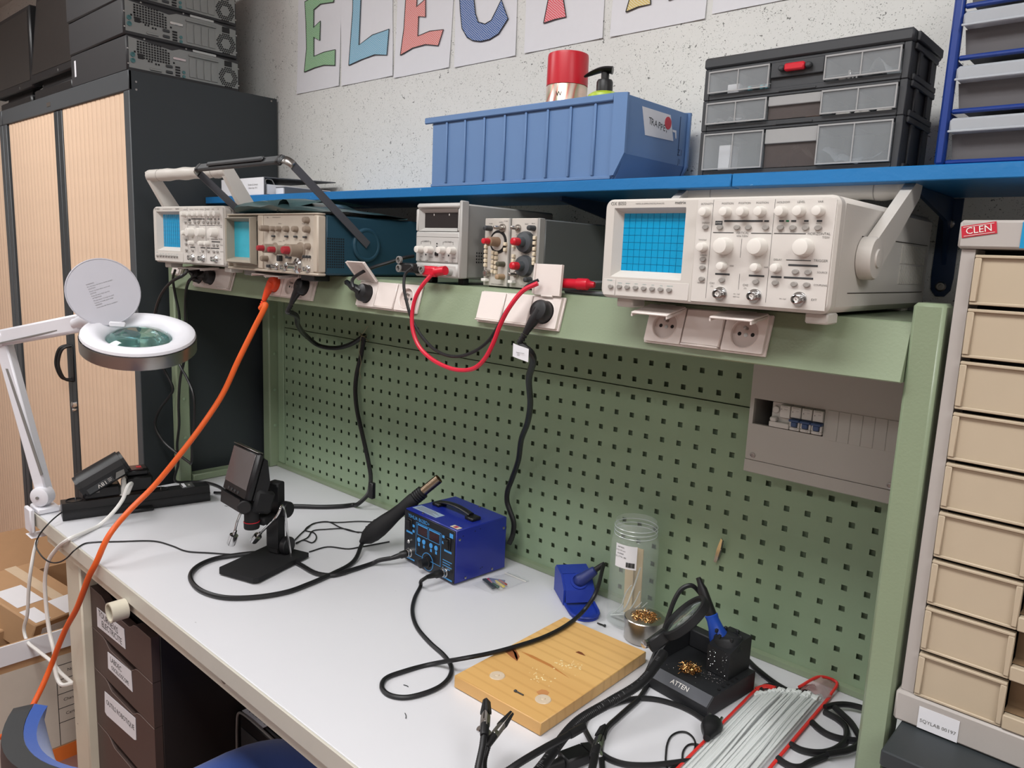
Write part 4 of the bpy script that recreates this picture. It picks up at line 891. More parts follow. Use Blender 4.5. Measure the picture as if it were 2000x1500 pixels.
# ------------------------------------------------------------------ drawn letter sheets on the wall
def hatch(name, col):
    m = mat(name, col, 0.7, var=0.05)
    N, L, b = nodes(m); tc = N.new('ShaderNodeTexCoord'); mp = N.new('ShaderNodeMapping'); mp.inputs['Rotation'].default_value = (0, math.radians(52), 0)
    L.new(tc.outputs['Object'], mp.inputs[0]); w = N.new('ShaderNodeTexWave'); w.bands_direction = 'X'; w.inputs['Scale'].default_value = 75; w.inputs['Distortion'].default_value = 3.0; w.inputs['Detail'].default_value = 3
    L.new(mp.outputs[0], w.inputs['Vector']); r = ramp(m, w.outputs['Fac'], [(.45, (0, 0, 0)), (.85, (1, 1, 1))]); overlay(m, r.outputs[0], (226, 228, 230), .55); return m
LET = dict(
E1=[(-1.8014, 2.0599), (-1.7885, 2.1272), (-1.7912, 2.2022), (-1.797, 2.2627), (-1.7129, 2.2711), (-1.6384, 2.268), (-1.6466, 2.2349), (-1.7129, 2.2414), (-1.7485, 2.2318), (-1.7498, 2.1811), (-1.7141, 2.1944), (-1.717, 2.1393), (-1.7487, 2.1537), (-1.7489, 2.0989), (-1.6952, 2.1037), (-1.6375, 2.1026), (-1.6389, 2.0588), (-1.6951, 2.0667), (-1.7429, 2.0657)],
L=[(-1.5702, 2.05), (-1.5528, 2.1935), (-1.552, 2.2561), (-1.5129, 2.2487), (-1.5223, 2.0984), (-1.4603, 2.116), (-1.3869, 2.1197), (-1.3951, 2.0543), (-1.4492, 2.0626), (-1.5112, 2.0575)],
E2=[(-1.3371, 2.0458), (-1.3239, 2.1121), (-1.3189, 2.1813), (-1.3187, 2.2229), (-1.246, 2.2223), (-1.173, 2.2131), (-1.1804, 2.1882), (-1.2363, 2.1962), (-1.2716, 2.1947), (-1.274, 2.1567), (-1.2389, 2.1696), (-1.2374, 2.1258), (-1.2651, 2.1318), (-1.2667, 2.0836), (-1.2194, 2.0887), (-1.1679, 2.0842), (-1.1856, 2.0482), (-1.2359, 2.0583), (-1.2853, 2.057)],
C=[(-1.11, 2.1748), (-1.1107, 2.1438), (-1.1075, 2.1171), (-1.0997, 2.0766), (-1.0806, 2.0527), (-1.0604, 2.0418), (-1.0329, 2.0357), (-1.0024, 2.0358), (-0.9731, 2.044), (-0.9438, 2.073), (-0.9578, 2.0989), (-0.968, 2.1193), (-0.9834, 2.0983), (-0.999, 2.0784), (-1.0195, 2.0733), (-1.0428, 2.0817), (-1.0535, 2.1028), (-1.0601, 2.1346), (-1.0604, 2.1653), (-1.045, 2.20), (-1.02, 2.215), (-.985, 2.195), (-.955, 2.23), (-.99, 2.262), (-1.04, 2.262), (-1.085, 2.23)],
T=[(-0.8335, 2.045), (-0.8233, 2.0919), (-0.8271, 2.20), (-.862, 2.195), (-.865, 2.24), (-.72, 2.24), (-.722, 2.19), (-0.7791, 2.20), (-0.7791, 2.084), (-0.7691, 2.0475), (-0.801, 2.0477)],
R=[(-0.6113, 2.0307), (-0.6048, 2.0525), (-0.6087, 2.23), (-.53, 2.235), (-.49, 2.20), (-.49, 2.17), (-.52, 2.145), (-.475, 2.04), (-.51, 2.035), (-.55, 2.13), (-0.5627, 2.12), (-0.5522, 2.0355), (-0.5816, 2.0355)])
sheets = [('E1', (110, 170, 110), -1.8473, -1.6195, 2.0, 'green letter E'), ('L', (105, 172, 200), -1.6067, -1.3695, 1.998, 'light blue letter L'), ('E2', (222, 120, 110), -1.3649, -1.1441, 1.991, 'red letter E'), ('C', (50, 92, 158), -1.1251, -.9163, 1.988, 'dark blue letter C'), ('T', (226, 88, 98), -.8891, -.6674, 1.989, 'pinkish red letter T'), ('R', (214, 190, 110), -.6486, -.4281, 1.988, 'yellow letter R')]
for k, (nm, col, x0, x1, z0, lab) in enumerate(sheets):
    cx = (x0+x1)/2
    t = thing('letter_sheet', 'white paper sheet on the wall with a hand-drawn '+lab, 'poster', (cx, .0595, z0), group='letter sheets on the wall')
    random.seed(k); tw = random.uniform(-.004, .004)
    g = [[(x0-cx+(x1-x0)*i/6+tw*j, -.0012-.0022*(i in (0, 6))*(j == 0)-.0008*abs(math.sin(i*1.3+k)), .31*j/4) for i in range(7)] for j in range(5)]
    MB().sheet(g).build('sheet', PAPER, t, ang=80)
    mb = MB(); P = [(p[0]-cx, p[1]-z0) for p in LET[nm]]
    holed(mb, P, [], -.0042, -.0030); mb.build('letter_fill', hatch('crayon_'+nm, col), t, smooth=False)
    mb = MB(); mb.tube([(p[0], -.0044, p[1]) for p in P+[P[0]]], .0011, 5, smooth=False); mb.build('letter_outline', INK, t)
t = thing('letter_sheet', 'blank lower part of a white paper sheet on the wall above the organiser', 'poster', (-.305, .0595, 1.994), group='letter sheets on the wall')
MB().sheet([[(-.11+.22*i/6, -.0012-.001*abs(math.sin(i)), .31*j/4) for i in range(7)] for j in range(5)]).build('sheet', PAPER, t, ang=80)
MB().box(-.02, -.0036, .10, .02, -.0028, .26).build('letter_fill', hatch('crayon_I', (90, 140, 200)), t)

# ------------------------------------------------------------------ on top of the tambour cabinet
PCB = mat('pc_black', (46, 46, 48), 0.5, var=0.04); PCM = mat('pc_metal', (142, 144, 142), 0.4, 0.55, var=0.04); PCD = mat('port_teal', (70, 110, 112), 0.5)
def make_pc(label, loc, rz, first=None, sticker=False):
    if first is None:
        t = thing('desktop_computer', label, 'computer', loc, rz, 'stacked desktop computers')
        # local: rear face at x=0 looking +x, width along y 0..0.338, depth to -x
        MB().box(-.44, 0, 0, -.003, .338, .0965, .004).build('case', PCB, t)
        mb = MB(); holed(mb, [(.006, .010), (.332, .010), (.332, .084), (.268, .090), (.150, .088), (.128, .080), (.006, .092)], [], -.0015, -.0001)
        o = mb.build('rear_panel', PCM, t, smooth=False); o.rotation_euler = (0, 0, PI/2); o.location = (-.003, 0, 0)
        g = MB()
        for i in range(12):
            for j in range(7):
                if (j == 6 and i > 8) or (j == 0 and i < 2) or (j == 5 and i > 10): continue
                g.box(-.0014, .029+i*.0078, .040+j*.0068, -.0008, .0345+i*.0078, .0448+j*.0068)
        for y, z in ((.058, .034), (.066, .034), (.078, .030), (.086, .030), (.020, .052), (.028, .060), (.130, .044)): g.box(-.0014, y, z, -.0008, y+.005, z+.005)
        g.build('vent_grid', BLACKM, t, smooth=False, kind='stuff')
        g = MB()
        for i in range(-5, 6):
            for j in range(-5, 6):
                yy = i*.0062+(.0031 if j % 2 else 0); zz = j*.0054; rr = math.hypot(yy, zz)
                if .0125 < rr < .0295: g.lathe((-.0014, .300+yy, .038+zz), (1, 0, 0), [(.0026, 0), (.0026, .0006)], 6)
        g.build('fan_grille', BLACKM, t, smooth=False, kind='stuff')
        sl = MB().box(-.0014, 0, .016, .0008, .0195, .070, .0006).mesh('slot_cover'); sl.materials.append(PCM)
        for k in range(4):
            o = bpy.data.objects.new('slot_cover', sl); COL.objects.link(o); o.parent = t; o.location = (0, .178+k*.0225, 0)
        MB().box(-.0014, .176, .0745, .004, .268, .080, .001).build('slot_clamp', PCM, t)
        MB().box(-.0014, .288, .070, .0004, .312, .086, .001).build('power_inlet', BLACK, t)
        MB().box(-.0014, .108, .030, .002, .128, .038, .002).box(-.0014, .108, .014, .002, .128, .022, .002).build('video_port', DGREY, t)
        MB().box(-.0014, .030, .038, .0006, .046, .052, .001).build('network_port', BLACK, t)
        for z in (.046, .030): MB().lathe((-.0014, .016, z), (1, 0, 0), [(.0065, 0), (.0065, .003), (.004, .003), (.004, .001)], 14).build('round_port', PCD, t)
        for z in (.034, .0265, .019, .0115): MB().box(-.0014, .136, z, .0006, .150, z+.0048, .0006).build('usb_port', BLACK, t)
        for z in (.026, .014): MB().lathe((-.0014, .161, z), (1, 0, 0), [(.0045, 0), (.0045, .002), (.002, .002)], 12).build('audio_port', PCD, t)
        MB().box(-.0014, .062, .013, .003, .095, .019, .001).build('parallel_port', PCM, t)
        MB().box(-.0014, .130, .056, .001, .168, .064, .001).build('rear_latch', CHROME, t)
        MB().box(-.003, .190, .0895, .0002, .262, .0960, .0006).build('rear_label', mat('label_grey', (170, 172, 170), 0.5), t)
        for y, z in ((.004, .02), (.004, .06), (.334, .02), (.334, .07), (.05, .0935), (.17, .0935)):
            MB().lathe((-.003, y, z), (1, 0, 0), [(.0024, 0), (.0024, .0025), (.0015, .003)], 8).build('screw', STEEL, t)
        MB().box(-.443, .002, .003, -.4402, .336, .0935, .001).build('front_bezel', DGREY, t)
        return t
    t = first.copy(); COL.objects.link(t); t.location = loc; t.rotation_euler = (0, 0, rz); t['label'] = label
    for ch in list(first.children):
        c = ch.copy(); COL.objects.link(c); c.parent = t
        for g in ch.children:
            d = g.copy(); COL.objects.link(d); d.parent = c
    return t
pc1 = make_pc('bottom black desktop computer of the stack on the tambour cabinet', (-1.972, -.404, 1.9955), 0)
make_pc('second lowest desktop computer of the stack on the tambour cabinet', (-1.977, -.408, 2.0930), math.radians(-.5), pc1)
make_pc('third desktop computer up in the stack on the tambour cabinet', (-1.982, -.404, 2.1905), math.radians(.4), pc1)
make_pc('highest desktop computer of the stack on the tambour cabinet', (-1.974, -.406, 2.2880), 0, pc1)
MB().box(-.408, -.0006, .030, -.395, -.0001, .078).build('barcode_sticker', PAPER, pc1, label='white barcode sticker')
def monitor(label, x0, x1, y, z0, h, lean):
    w = (x1-x0)/2; t = thing('monitor', label, 'monitor', ((x0+x1)/2, y, 1.9955), group='monitors on the cabinet')
    M = Matrix.Translation((0, 0, z0-1.9955)) @ Matrix.Rotation(-lean, 4, 'X')
    MB(M).box(-w, 0, 0, w, .035, h, .005).build('housing', BLACK, t)
    MB(M).box(-w+.018, -.0012, .028, w-.018, -.0001, h-.018).build('screen', mat('off_screen', (38, 36, 35), 0.35), t)
    MB(M).box(-w*.35, .0352, h*.2, w*.35, .06, h*.75, .008).build('back_bulge', BLACK, t)
    m2 = MB(M); text_into(m2, 'hp', .014, front(w*.35, -.0005, .014)); m2.build('logo', MGREY, t, smooth=False)
    MB().prism([(.01, .0), (.035, 0), (.06, z0-1.9955+h*.3), (.04, z0-1.9955+h*.3)], 0, -.15, .15).build('stand_neck', BLACK, t, smooth=False)
    MB().box(-.19, .004, .0005, .19, .18, .045, .006).build('stand_base', BLACK, t)
    return t
monitor('black monitor standing on the cabinet at the left picture edge', -3.36, -2.908, -.372, 2.060, .285, 0.01)
monitor('black monitor leaning back beside the stacked computers', -2.886, -2.455, -.385, 2.066, .30, .115)
# ------------------------------------------------------------------ magnifier lamp clamped at the left end of the bench
def axis_box(mb, p0, p1, w, h, up=(0, 0, 1), b=0.003):
    """box of section w x h running from p0 to p1"""
    p0, p1 = Vector(p0), Vector(p1); d = (p1-p0); L = d.length; d.normalize()
    s = d.cross(Vector(up)).normalized(); u = s.cross(d).normalized()
    old = mb.M; M = Matrix(((d.x, s.x, u.x, p0.x), (d.y, s.y, u.y, p0.y), (d.z, s.z, u.z, p0.z), (0, 0, 0, 1)))
    mb.M = M if old is None else old @ M
    mb.box(0, -w/2, -h/2, L, w/2, h/2, b); mb.M = old; return mb
LB = Vector((-1.872, -.703, T))
t = thing('magnifier_lamp', 'white magnifier lamp with open lid clamped to the bench corner', 'lamp', LB)
def lp(mb, name, m, par=None, **k):
    o = mb.build(name, m, par or t, **k)
    if par is None: o.location = -LB
    return o
ELB = Vector((-1.976, -.7475, 1.257)); J0 = Vector((-1.872, -.700, .842)); HJ = Vector((-1.605, -.672, 1.328)); HC = Vector((-1.454, -.605, 1.312))
lp(MB().box(-1.91, -.728, T+.0005, -1.840, -.675, T+.016, .003).box(-1.90, -.745, T-.05, -1.85, -.7335, T+.016, .003).box(-1.90, -.745, T-.062, -1.85, -.70, T-.0635, .001), 'clamp', WHITEL)
lp(MB().lathe((-1.872, -.700, T+.0165), (0, 0, 1), [(.012, 0), (.012, .012)], 16), 'swivel', WHITEL)
lp(MB().lathe((-1.856, -.722, .842), (-.6, .8, 0), [(.020, 0), (.026, .004), (.026, .032), (.020, .036)], 22).lathe((-1.855, -.7235, .842), (.6, -.8, 0), [(.004, 0), (.004, .003)], 10, mi=1), 'base_joint', [WHITEL, MGREY])
lp(axis_box(MB(), J0, ELB, .030, .034, (.8, .6, 0), .004), 'lower_arm', WHITEL)
lp(axis_box(MB(), J0+Vector((.013, -.009, .06)), ELB+Vector((.013, -.009, -.03)), .002, .008, (.8, .6, 0), .0005), 'lower_arm_groove', MGREY)
lp(MB().lathe(ELB+Vector((.015, -.02, 0)), (-.6, .8, 0), [(.018, 0), (.022, .004), (.022, .044), (.018, .048)], 22), 'elbow_joint', WHITEL)
lp(axis_box(MB(), ELB, HJ, .030, .042, (0, 0, 1), .005), 'upper_arm', WHITEL)
lp(axis_box(MB(), ELB+Vector((.02, -.016, -.012)), HJ+Vector((-.02, -.017, -.012)), .002, .004, (0, 0, 1), .0005), 'upper_arm_groove', MGREY)
HN = Vector((.272, -.107, .956)).normalized()
lp(MB().tube([HJ+Vector((-.02, -.004, -.004)), HJ+Vector((.03, .008, .004)), HC+Vector((-.105, -.045, .0))], .021, 14, flat=.8), 'head_yoke', WHITEL)
def hd(prof, n=48, cap=False): return MB().lathe(HC, HN, prof, n, cap=cap)
lp(hd([(.122, -.036), (.124, -.034), (.124, -.006), (.1235, -.004)]), 'steel_band', STEEL, label='brushed steel band')
lp(hd([(.1205, -.0042), (.122, -.002), (.120, .004), (.112, .008), (.094, .0085), (.086, .004), (.072, -.006), (.070, -.012)]), 'head_ring', WHITEL)
lp(hd([(.121, -.0355), (.105, -.040), (.080, -.040), (.072, -.030), (.070, -.0125)]), 'head_underside', WHITEL)
LENS = mat('lens_teal_glass', (150, 205, 200), 0.03, var=0.02, trans=0.9, ior=1.5)
lp(MB().lathe(HC, HN, [(.001, -.030), (.035, -.028), (.060, -.022), (.0698, -.014), (.0698, -.012), (.060, -.004), (.035, .003), (.001, .005)], 40, cap=False), 'lens', LENS, label='thick greenish magnifying lens')
u_, w_, _ = basis(HN)
LC = Vector((-1.538, -.648, 1.404)); LN = Vector((.955, -.20, .22)).normalized()
lid = lp(MB().lathe(LC, LN, [(.0005, -.003), (.074, -.003), (.078, -.001), (.079, .002), (.077, .003), (.0755, .0016), (.0005, .0016)], 44, cap=False), 'lid', mat('lid_shaded_white', (190, 189, 197), 0.4, var=0.02), label='raised round lid with printed instructions')  # white lid greyed: shade from facing away from the light is in its colour
lu = Vector((0, 0, 1)).cross(LN).normalized(); lv = LN.cross(lu).normalized()
LM = Matrix(((lu.x, lv.x, LN.x, LC.x), (lu.y, lv.y, LN.y, LC.y), (lu.z, lv.z, LN.z, LC.z), (0, 0, 0, 1))) @ Matrix.Rotation(math.radians(19), 4, 'Z')
tm = MB(); 
for k, (s_) in enumerate(['WARNING', 'Do not leave the lens in direct sunlight', 'CAUTION', 'Cover the lens when not in use', 'NOTICE', 'Keep the lens clean and dry', 'ATTENTION', 'Ne pas laisser la loupe au soleil', 'Couvrir la loupe apres usage', 'HINWEIS', 'Linse nicht der Sonne aussetzen']):
    text_into(tm, s_, .0036, LM @ Matrix.Translation((-.028, .026-k*.0056, .0022)), 'LEFT')
lt_ = tm.build('lid_lettering', INKG, lid, smooth=False)
lp(MB().box(-.012, -.006, -.004, .012, .006, .006, .002) if False else axis_box(MB(), Vector((-1.492, -.655, 1.334)), Vector((-1.478, -.625, 1.332)), .010, .012, (0, 0, 1), .002), 'lid_hinge', WHITEL)
lp(MB().lathe(HC+w_*.0+Vector((-.095, .02, .030)), HN, [(.006, 0), (.006, .003), (.004, .004)], 12), 'switch', DGREY)

# ------------------------------------------------------------------ power strip with chargers
SA = math.atan2(.352, .082)          # direction of the strip
SD = Vector((math.cos(SA), math.sin(SA), 0)); SNn = Vector((-SD.y, SD.x, 0))
S0 = Vector((-1.782, -.690, T+.001)); SL = .365
t = thing('power_strip', 'long black power strip lying across the left end of the bench', 'power strip', S0, SA)
prof = [(-.029, .0), (.029, 0), (.031, .006), (.031, .024), (.020, .043), (-.026, .045), (-.031, .024), (-.031, .006)]
MB().prism(prof, 0, 0, SL).build('strip_body', BLACK, t, ang=25)
MB().box(.0, -.0335, .0225, SL, -.0312, .0255).build('side_groove', BLACKM, t)
for k in range(5):
    x = .030+k*.052
    if k in (0, 4): 
        MB().lathe((x, -.003, .0448), (0, 0, 1), [(.0205, .0), (.0205, .0012), (.0185, .0012), (.018, -.004), (.0005, -.004)], 24, cap=False).build('outlet', BLACKM, t)
        MB().lathe((x+.004, .005, .041), (0, 0, 1), [(.0024, 0), (.0024, .008), (.0015, .009)], 10).build('earth_pin', CHROME, t)
MB().box(.292, -.026, .0440, .327, .020, .0478, .002).build('rocker_switch', mat('smoke_switch', (70, 70, 72), 0.2), t)
lb = MB().box(.296, -.022, .0479, .304, .014, .0484).build('switch_label', PAPER, t)
m2 = MB(); text_into(m2, 'MAX', .008, Matrix.Translation((.314, -.006, .0482)) @ Matrix.Rotation(PI/2, 4, 'Z')); m2.build('lettering', WHITEP, t, smooth=False)
MB().box(.150, -.046, -.0005, .215, -.0315, .010, .003).build('mounting_foot', BLACK, t)
# charger + 18V battery
t = thing('battery_charger', 'black battery charger plugged into the power strip under the tilted battery', 'charger', (-1.765, -.598, T+.048), SA)
MB().box(-.045, -.032, .0, .045, .032, .034, .006).box(-.040, -.028, .0342, .028, .028, .046, .004).build('charger_body', BLACK, t)
MB().box(-.020, -.0335, .018, -.006, -.0322, .030).build('rating_label', MGREY, t)
MB().tube([(-.045, -.030, .028), (-.030, -.034, .040), (-.005, -.033, .046)], .004, 8).build('metal_clip', STEEL, t)
t = thing('tool_battery', 'black 18V power tool battery resting tilted on its charger', 'battery', (-1.742, -.603, T+.117), rot=(math.radians(12), math.radians(-28), SA))
prof = [(-.026, -.030), (.026, -.030), (.034, -.018), (.034, .006), (.026, .020), (.012, .026), (-.012, .026), (-.026, .020), (-.034, .006), (-.034, -.018)]
MB().prism(prof, 0, -.056, .056).prism([(p[0]*.86, p[1]*.86) for p in prof], 0, .0561, .064).prism([(p[0]*.86, p[1]*.86) for p in prof], 0, -.064, -.0561).build('battery_case', BLACK, t, ang=25)
MB().box(-.050, -.0352, -.021, .018, -.0341, -.004, .0005).build('label_panel', DGREY, t)
m2 = MB(); text_into(m2, '18V', .016, Matrix.Translation((-.012, -.0356, -.0125)) @ Matrix.Rotation(PI/2, 4, 'X') @ Matrix.Rotation(PI, 4, 'Z')); m2.box(.004, -.0356, -.008, .014, -.0353, -.0072).box(.004, -.0356, -.012, .014, -.0353, -.0112).box(.004, -.0356, -.016, .012, -.0353, -.0152); m2.build('lettering', WHITEP, t, smooth=False)
MB().prism([(.020, -.020), (.046, -.020), (.050, -.006), (.030, -.004)], 1, -.0354, -.0341).build('release_button', MGREY, t)
t = thing('battery_charger', 'second charger with a red logo sticker standing at the back of the power strip', 'charger', (-1.762, -.502, T+.048), SA)
MB().box(-.034, -.030, 0, .034, .030, .042, .005).box(-.034, -.026, .0422, .026, .026, .062, .006).build('charger_body', BLACK, t)
MB().box(-.022, -.0265, .0600, .010, .014, .0632, .001).build('top_label', mat('dark_red_print', (70, 40, 42), 0.3), t)
MB().box(-.004, -.014, .0634, .008, .004, .0638).build('logo', RED, t)
t = thing('wall_plug', 'white moulded plug standing in the black power strip', 'plug', (-1.742, -.548, T+.0475), SA)
MB().lathe((0, -.004, 0), (0, 0, 1), [(.015, 0), (.015, .003), (.0115, .006), (.0105, .020), (.007, .026), (.0055, .044), (.0042, .048)], 8).build('plug_body', WHITEP, t, ang=30)
for z in (.030, .035, .040): MB().lathe((0, -.004, z), (0, 0, 1), [(.0068, 0), (.0068, .002)], 8).build('strain_ring', WHITEP, t)

# ------------------------------------------------------------------ digital microscope
t = thing('digital_microscope', 'black digital microscope with tilted screen and two chrome lamp arms', 'microscope', (-1.158, -.4645, T), math.radians(17.5))
MB().prism([(-.057, -.078), (-.049, -.0865), (.049, -.0865), (.057, -.078), (.057, .0865), (-.057, .0865)], 2, .004, .015).build('base', BLACKM, t, ang=25)
for x in (-.045, .045):
    for y in (-.07, .07): MB().lathe((x, y, .0005), (0, 0, 1), [(.006, 0), (.006, .0035)], 10).build('rubber_foot', RUBBER, t)
MB().box(-.026, .040, .0152, .006, .066, .188, .003).build('column', BLACKM, t)
MB().box(-.0275, .0385, .030, .0075, .0395, .180).build('rail', BLACK, t)
MB().lathe((.0065, .053, .125), (1, 0, 0), [(.006, 0), (.006, .006), (.019, .0065), (.019, .020), (.017, .022)], 22).build('focus_knob', BLACK, t)
MB().lathe((.0065, .058, .035), (1, 0, 0), [(.006, 0), (.006, .004), (.021, .0045), (.021, .016), (.019, .018)], 22).build('base_knob', BLACK, t)
MB().box(-.030, -.004, .098, .004, .0380, .118, .004).build('carriage_arm', BLACKM, t)
MB().lathe((-.018, -.018, .095), (0, 0, 1), [(.0165, 0), (.0175, .003), (.0175, .016), (.0165, .0165), (.0165, .044), (.014, .050)], 26).build('lens_barrel', BLACKM, t)
MB().lathe((-.018, -.018, .1105), (0, 0, 1), [(.0178, 0), (.0178, .0014)], 26).build('red_ring', RED, t)
HM = Matrix.Translation((-.060, -.026, .166)) @ Matrix.Rotation(math.radians(-21), 4, 'Z') @ Matrix.Rotation(math.radians(-17), 4, 'X')
MB(HM).box(-.064, -.003, .0, .060, .016, .112, .006).build('screen_housing', BLACK, t)
MB(HM).prism([(.0162, .004), (.0162, .102), (.026, .098), (.046, .050), (.046, .010)], 0, -.050, .056).build('rear_housing', BLACK, t, smooth=False)
MB(HM).box(.010, .020, -.022, .062, .066, .030, .006).build('head_joint', BLACKM, t)
MB(HM).box(-.058, -.0042, .024, .052, -.0031, .106, .0008).build('screen', mat('mic_screen', (92, 86, 86), 0.16), t, label='dark reflective screen')
MB(HM).box(-.060, -.006, .1115, .058, .010, .1135, .0008).build('silver_trim', STEEL, t)
MB(HM).prism([(-.006, 0), (.016, 0), (.024, -.020), (.000, -.028)], 0, -.058, .040).build('lower_housing', BLACK, t)
bt = MB(HM); 
for k in range(4): bt.lathe((-.030+k*.016, -.0031, .012), (0, -1, 0), [(.0035, 0), (.0035, .0012)], 10)
bt.build('buttons', DGREY, t)
MB(HM).lathe((.045, .006, -.012), (1, -.5, 0), [(.013, 0), (.015, .003), (.015, .014), (.013, .016)], 20).build('tilt_knob', BLACK, t)
# gooseneck lamps
iw = Matrix.Rotation(-math.radians(17.5), 4, 'Z')
def mloc(x, y, z): return iw @ Vector((x+1.158, y+.4645, z-T))
g1 = [mloc(*p) for p in ((-1.141, -.405, T+.015), (-1.143, -.412, .86), (-1.143, -.418, .915), (-1.137, -.428, .940), (-1.128, -.437, .944), (-1.130, -.446, .925), (-1.158, -.455, .893), (-1.182, -.462, .868))]
MB().tube(g1, .0028, 8).build('gooseneck', CHROME, t)
h1 = mloc(-1.182, -.462, .868); d1 = (mloc(-1.212, -.470, .836)-h1).normalized()
MB().lathe(h1, d1, [(.004, -.006), (.0045, .004), (.0095, .006), (.0095, .026), (.0085, .028)], 18).build('lamp_head', CHROME, t)
g2 = [mloc(*p) for p in ((-1.200, -.405, T+.015), (-1.208, -.415, .88), (-1.216, -.44, .925), (-1.222, -.475, .925), (-1.226, -.490, .900), (-1.232, -.496, .868))]
MB().tube(g2, .0028, 8).build('gooseneck', CHROME, t)
h2 = mloc(-1.232, -.496, .866); d2 = (mloc(-1.246, -.502, .826)-h2).normalized()
MB().lathe(h2, d2, [(.004, -.006), (.0045, .004), (.0100, .006), (.0100, .030), (.009, .032), (.006, .0322), (.006, .030)], 18).build('lamp_head', CHROME, t)

# ------------------------------------------------------------------ blue rework station
RB = mat('station_blue', (28, 42, 136), 0.35, var=0.03, coat=0.2); SKY = mat('station_print_blue', (70, 150, 215), 0.45); STB = mat('station_face', (22, 24, 30), 0.4)
t = thing('rework_station', 'blue hot air rework station with black front panel on the bench', 'soldering station', (-.976, -.199, T), math.radians(-4.3))
W_, D_, H_ = .190, .152, .129
MB().box(0, .0, .004, W_, D_, H_, .002).build('case', RB, t)
MB().box(.001, -.0035, .005, W_-.001, -.0001, H_-.002, .001).build('front_panel', STB, t)
for x in (.012, W_-.022):
    for y in (.012, D_-.022): MB().box(x, y, .0003, x+.012, y+.012, .0038, .001).build('foot', RUBBER, t)
hn = MB().box(.020, .062, H_, .045, .090, H_+.008, .002).box(.142, .062, H_, .170, .090, H_+.008, .002).tube([(.040, .076, H_+.010), (.07, .076, H_+.015), (.10, .076, H_+.016), (.125, .076, H_+.014), (.150, .076, H_+.010)], .0085, 12, flat=.45)
hn.build('carry_handle', BLACK, t)
lb = MB().box(.008, .014, H_+.0002, .098, .040, H_+.0006).build('warning_label', mat('label_blue_grey', (150, 170, 190), 0.5), t)
m2 = MB()
for k in range(6): m2.box(.014, .018+k*.0034, H_+.0007, .092-.01*(k % 3), .0192+k*.0034, H_+.0009)
m2.build('label_lines', INKG, lb, smooth=False)
MB().box(.160, .006, H_+.0002, .186, .020, H_+.0006).build('seal_sticker', mat('seal', (205, 195, 170), 0.5), t); MB().box(.168, .008, H_+.0007, .178, .018, H_+.001).build('seal_mark', mat('seal_red', (170, 70, 90), 0.5), t)
for u, z in ((.022, .0955), (.166, .092)):
    MB().box(u-.010, -.006, z-.014, u+.010, -.0036, z+.014, .001).build('switch_frame', BLACK, t)
    r = MB(Matrix.Translation((u, -.007, z)) @ Matrix.Rotation(.22, 4, 'X')).box(-.0075, -.0035, -.011, .0075, .002, .011, .001); r.build('rocker', BLACKM, t)
for u in (.073, .117): MB().box(u-.017, -.0042, .084, u+.017, -.0036, .1025, .0003).build('display', mat('red_dark_display', (46, 18, 26), 0.25), t, label='dark red display window')
for u in (.060, .079, .106, .125): MB().lathe((u, -.0036, .069), (0, -1, 0), [(.0058, 0), (.0058, .0012), (.0045, .0015)], 18).build('button', SKY, t)
pm = MB()
def fr(x0, z0, x1, z1, th=.0009):
    pm.box(x0, -.0039, z0, x1, -.0036, z0+th).box(x0, -.0039, z1-th, x1, -.0036, z1).box(x0, -.0039, z0+th, x0+th, -.0036, z1-th).box(x1-th, -.0039, z0+th, x1, -.0036, z1-th)
fr(.053, .080, .0925, .107); fr(.0965, .080, .1375, .107); fr(.048, .030, .142, .109)
pm.box(.053, -.0039, .1035, .0925, -.0036, .107).box(.0965, -.0039, .1035, .1375, -.0036, .107)
pm.box(.010, -.0039, .074, .034, -.0036, .0785).box(.154, -.0039, .072, .180, -.0036, .0765).box(.008, -.0039, .010, .044, -.0036, .0135).box(.146, -.0039, .008, .184, -.0036, .0115).box(.172, -.0039, .109, .184, -.0036, .119)
for u in (.060, .079, .106, .125): pm.box(u-.003, -.0039, .054, u+.003, -.0036, .061)
for u, z in ((.038, .096), (.038, .083), (.150, .104), (.150, .09)): pm.box(u-.004, -.0039, z-.003, u+.004, -.0036, z+.003)
pm.lathe((.094, -.0036, .026), (0, -1, 0), [(.0215, 0), (.0215, .0003), (.0200, .0003), (.0200, 0)], 30, cap=False)
for k in range(4): pm.box(.150, -.0039, .050-k*.006, .182-(k % 2)*.006, -.0036, .0515-k*.006)
pm.build('panel_print', SKY, t, smooth=False)
m2 = MB(); text_into(m2, 'YIHUA 862BD+', .0125, front(.058, -.0040, .1165)); m2.build('title_lettering', SKY, t, smooth=False)
MB().lathe((.094, -.0036, .026), (0, -1, 0), [(.013, 0), (.013, .005), (.0105, .006), (.0098, .022), (.008, .023)], 20).build('airflow_knob', BLACK, t)
MB().lathe((.024, -.0036, .054), (0, -1, 0), [(.005, 0), (.005, .004), (.003, .006)], 14).build('earth_post', CHROME, t)
for u, z in ((.026, .027), (.160, .024)):
    j = MB().lathe((u, -.0036, z), (0, -1, 0), [(.0115, 0), (.0115, .003), (.0095, .0035), (.0095, .010), (.008, .011)], 20).build('connector_nut', CHROME, t)
for y, z in ((.010, .106), (.142, .104), (.110, .012), (.030, .012)): MB().lathe((W_, y, z), (1, 0, 0), [(.0030, 0), (.0030, .0015), (.002, .002)], 10).build('screw', STEEL, t)
for y, z in ((.020, .112), (.055, .116), (.07, .118), (.075, .022), (.08, .024)): MB().lathe((W_, y, z), (1, 0, 0), [(.0014, 0), (.0014, .0002)], 8).build('rivet_hole', BLACKM, t)
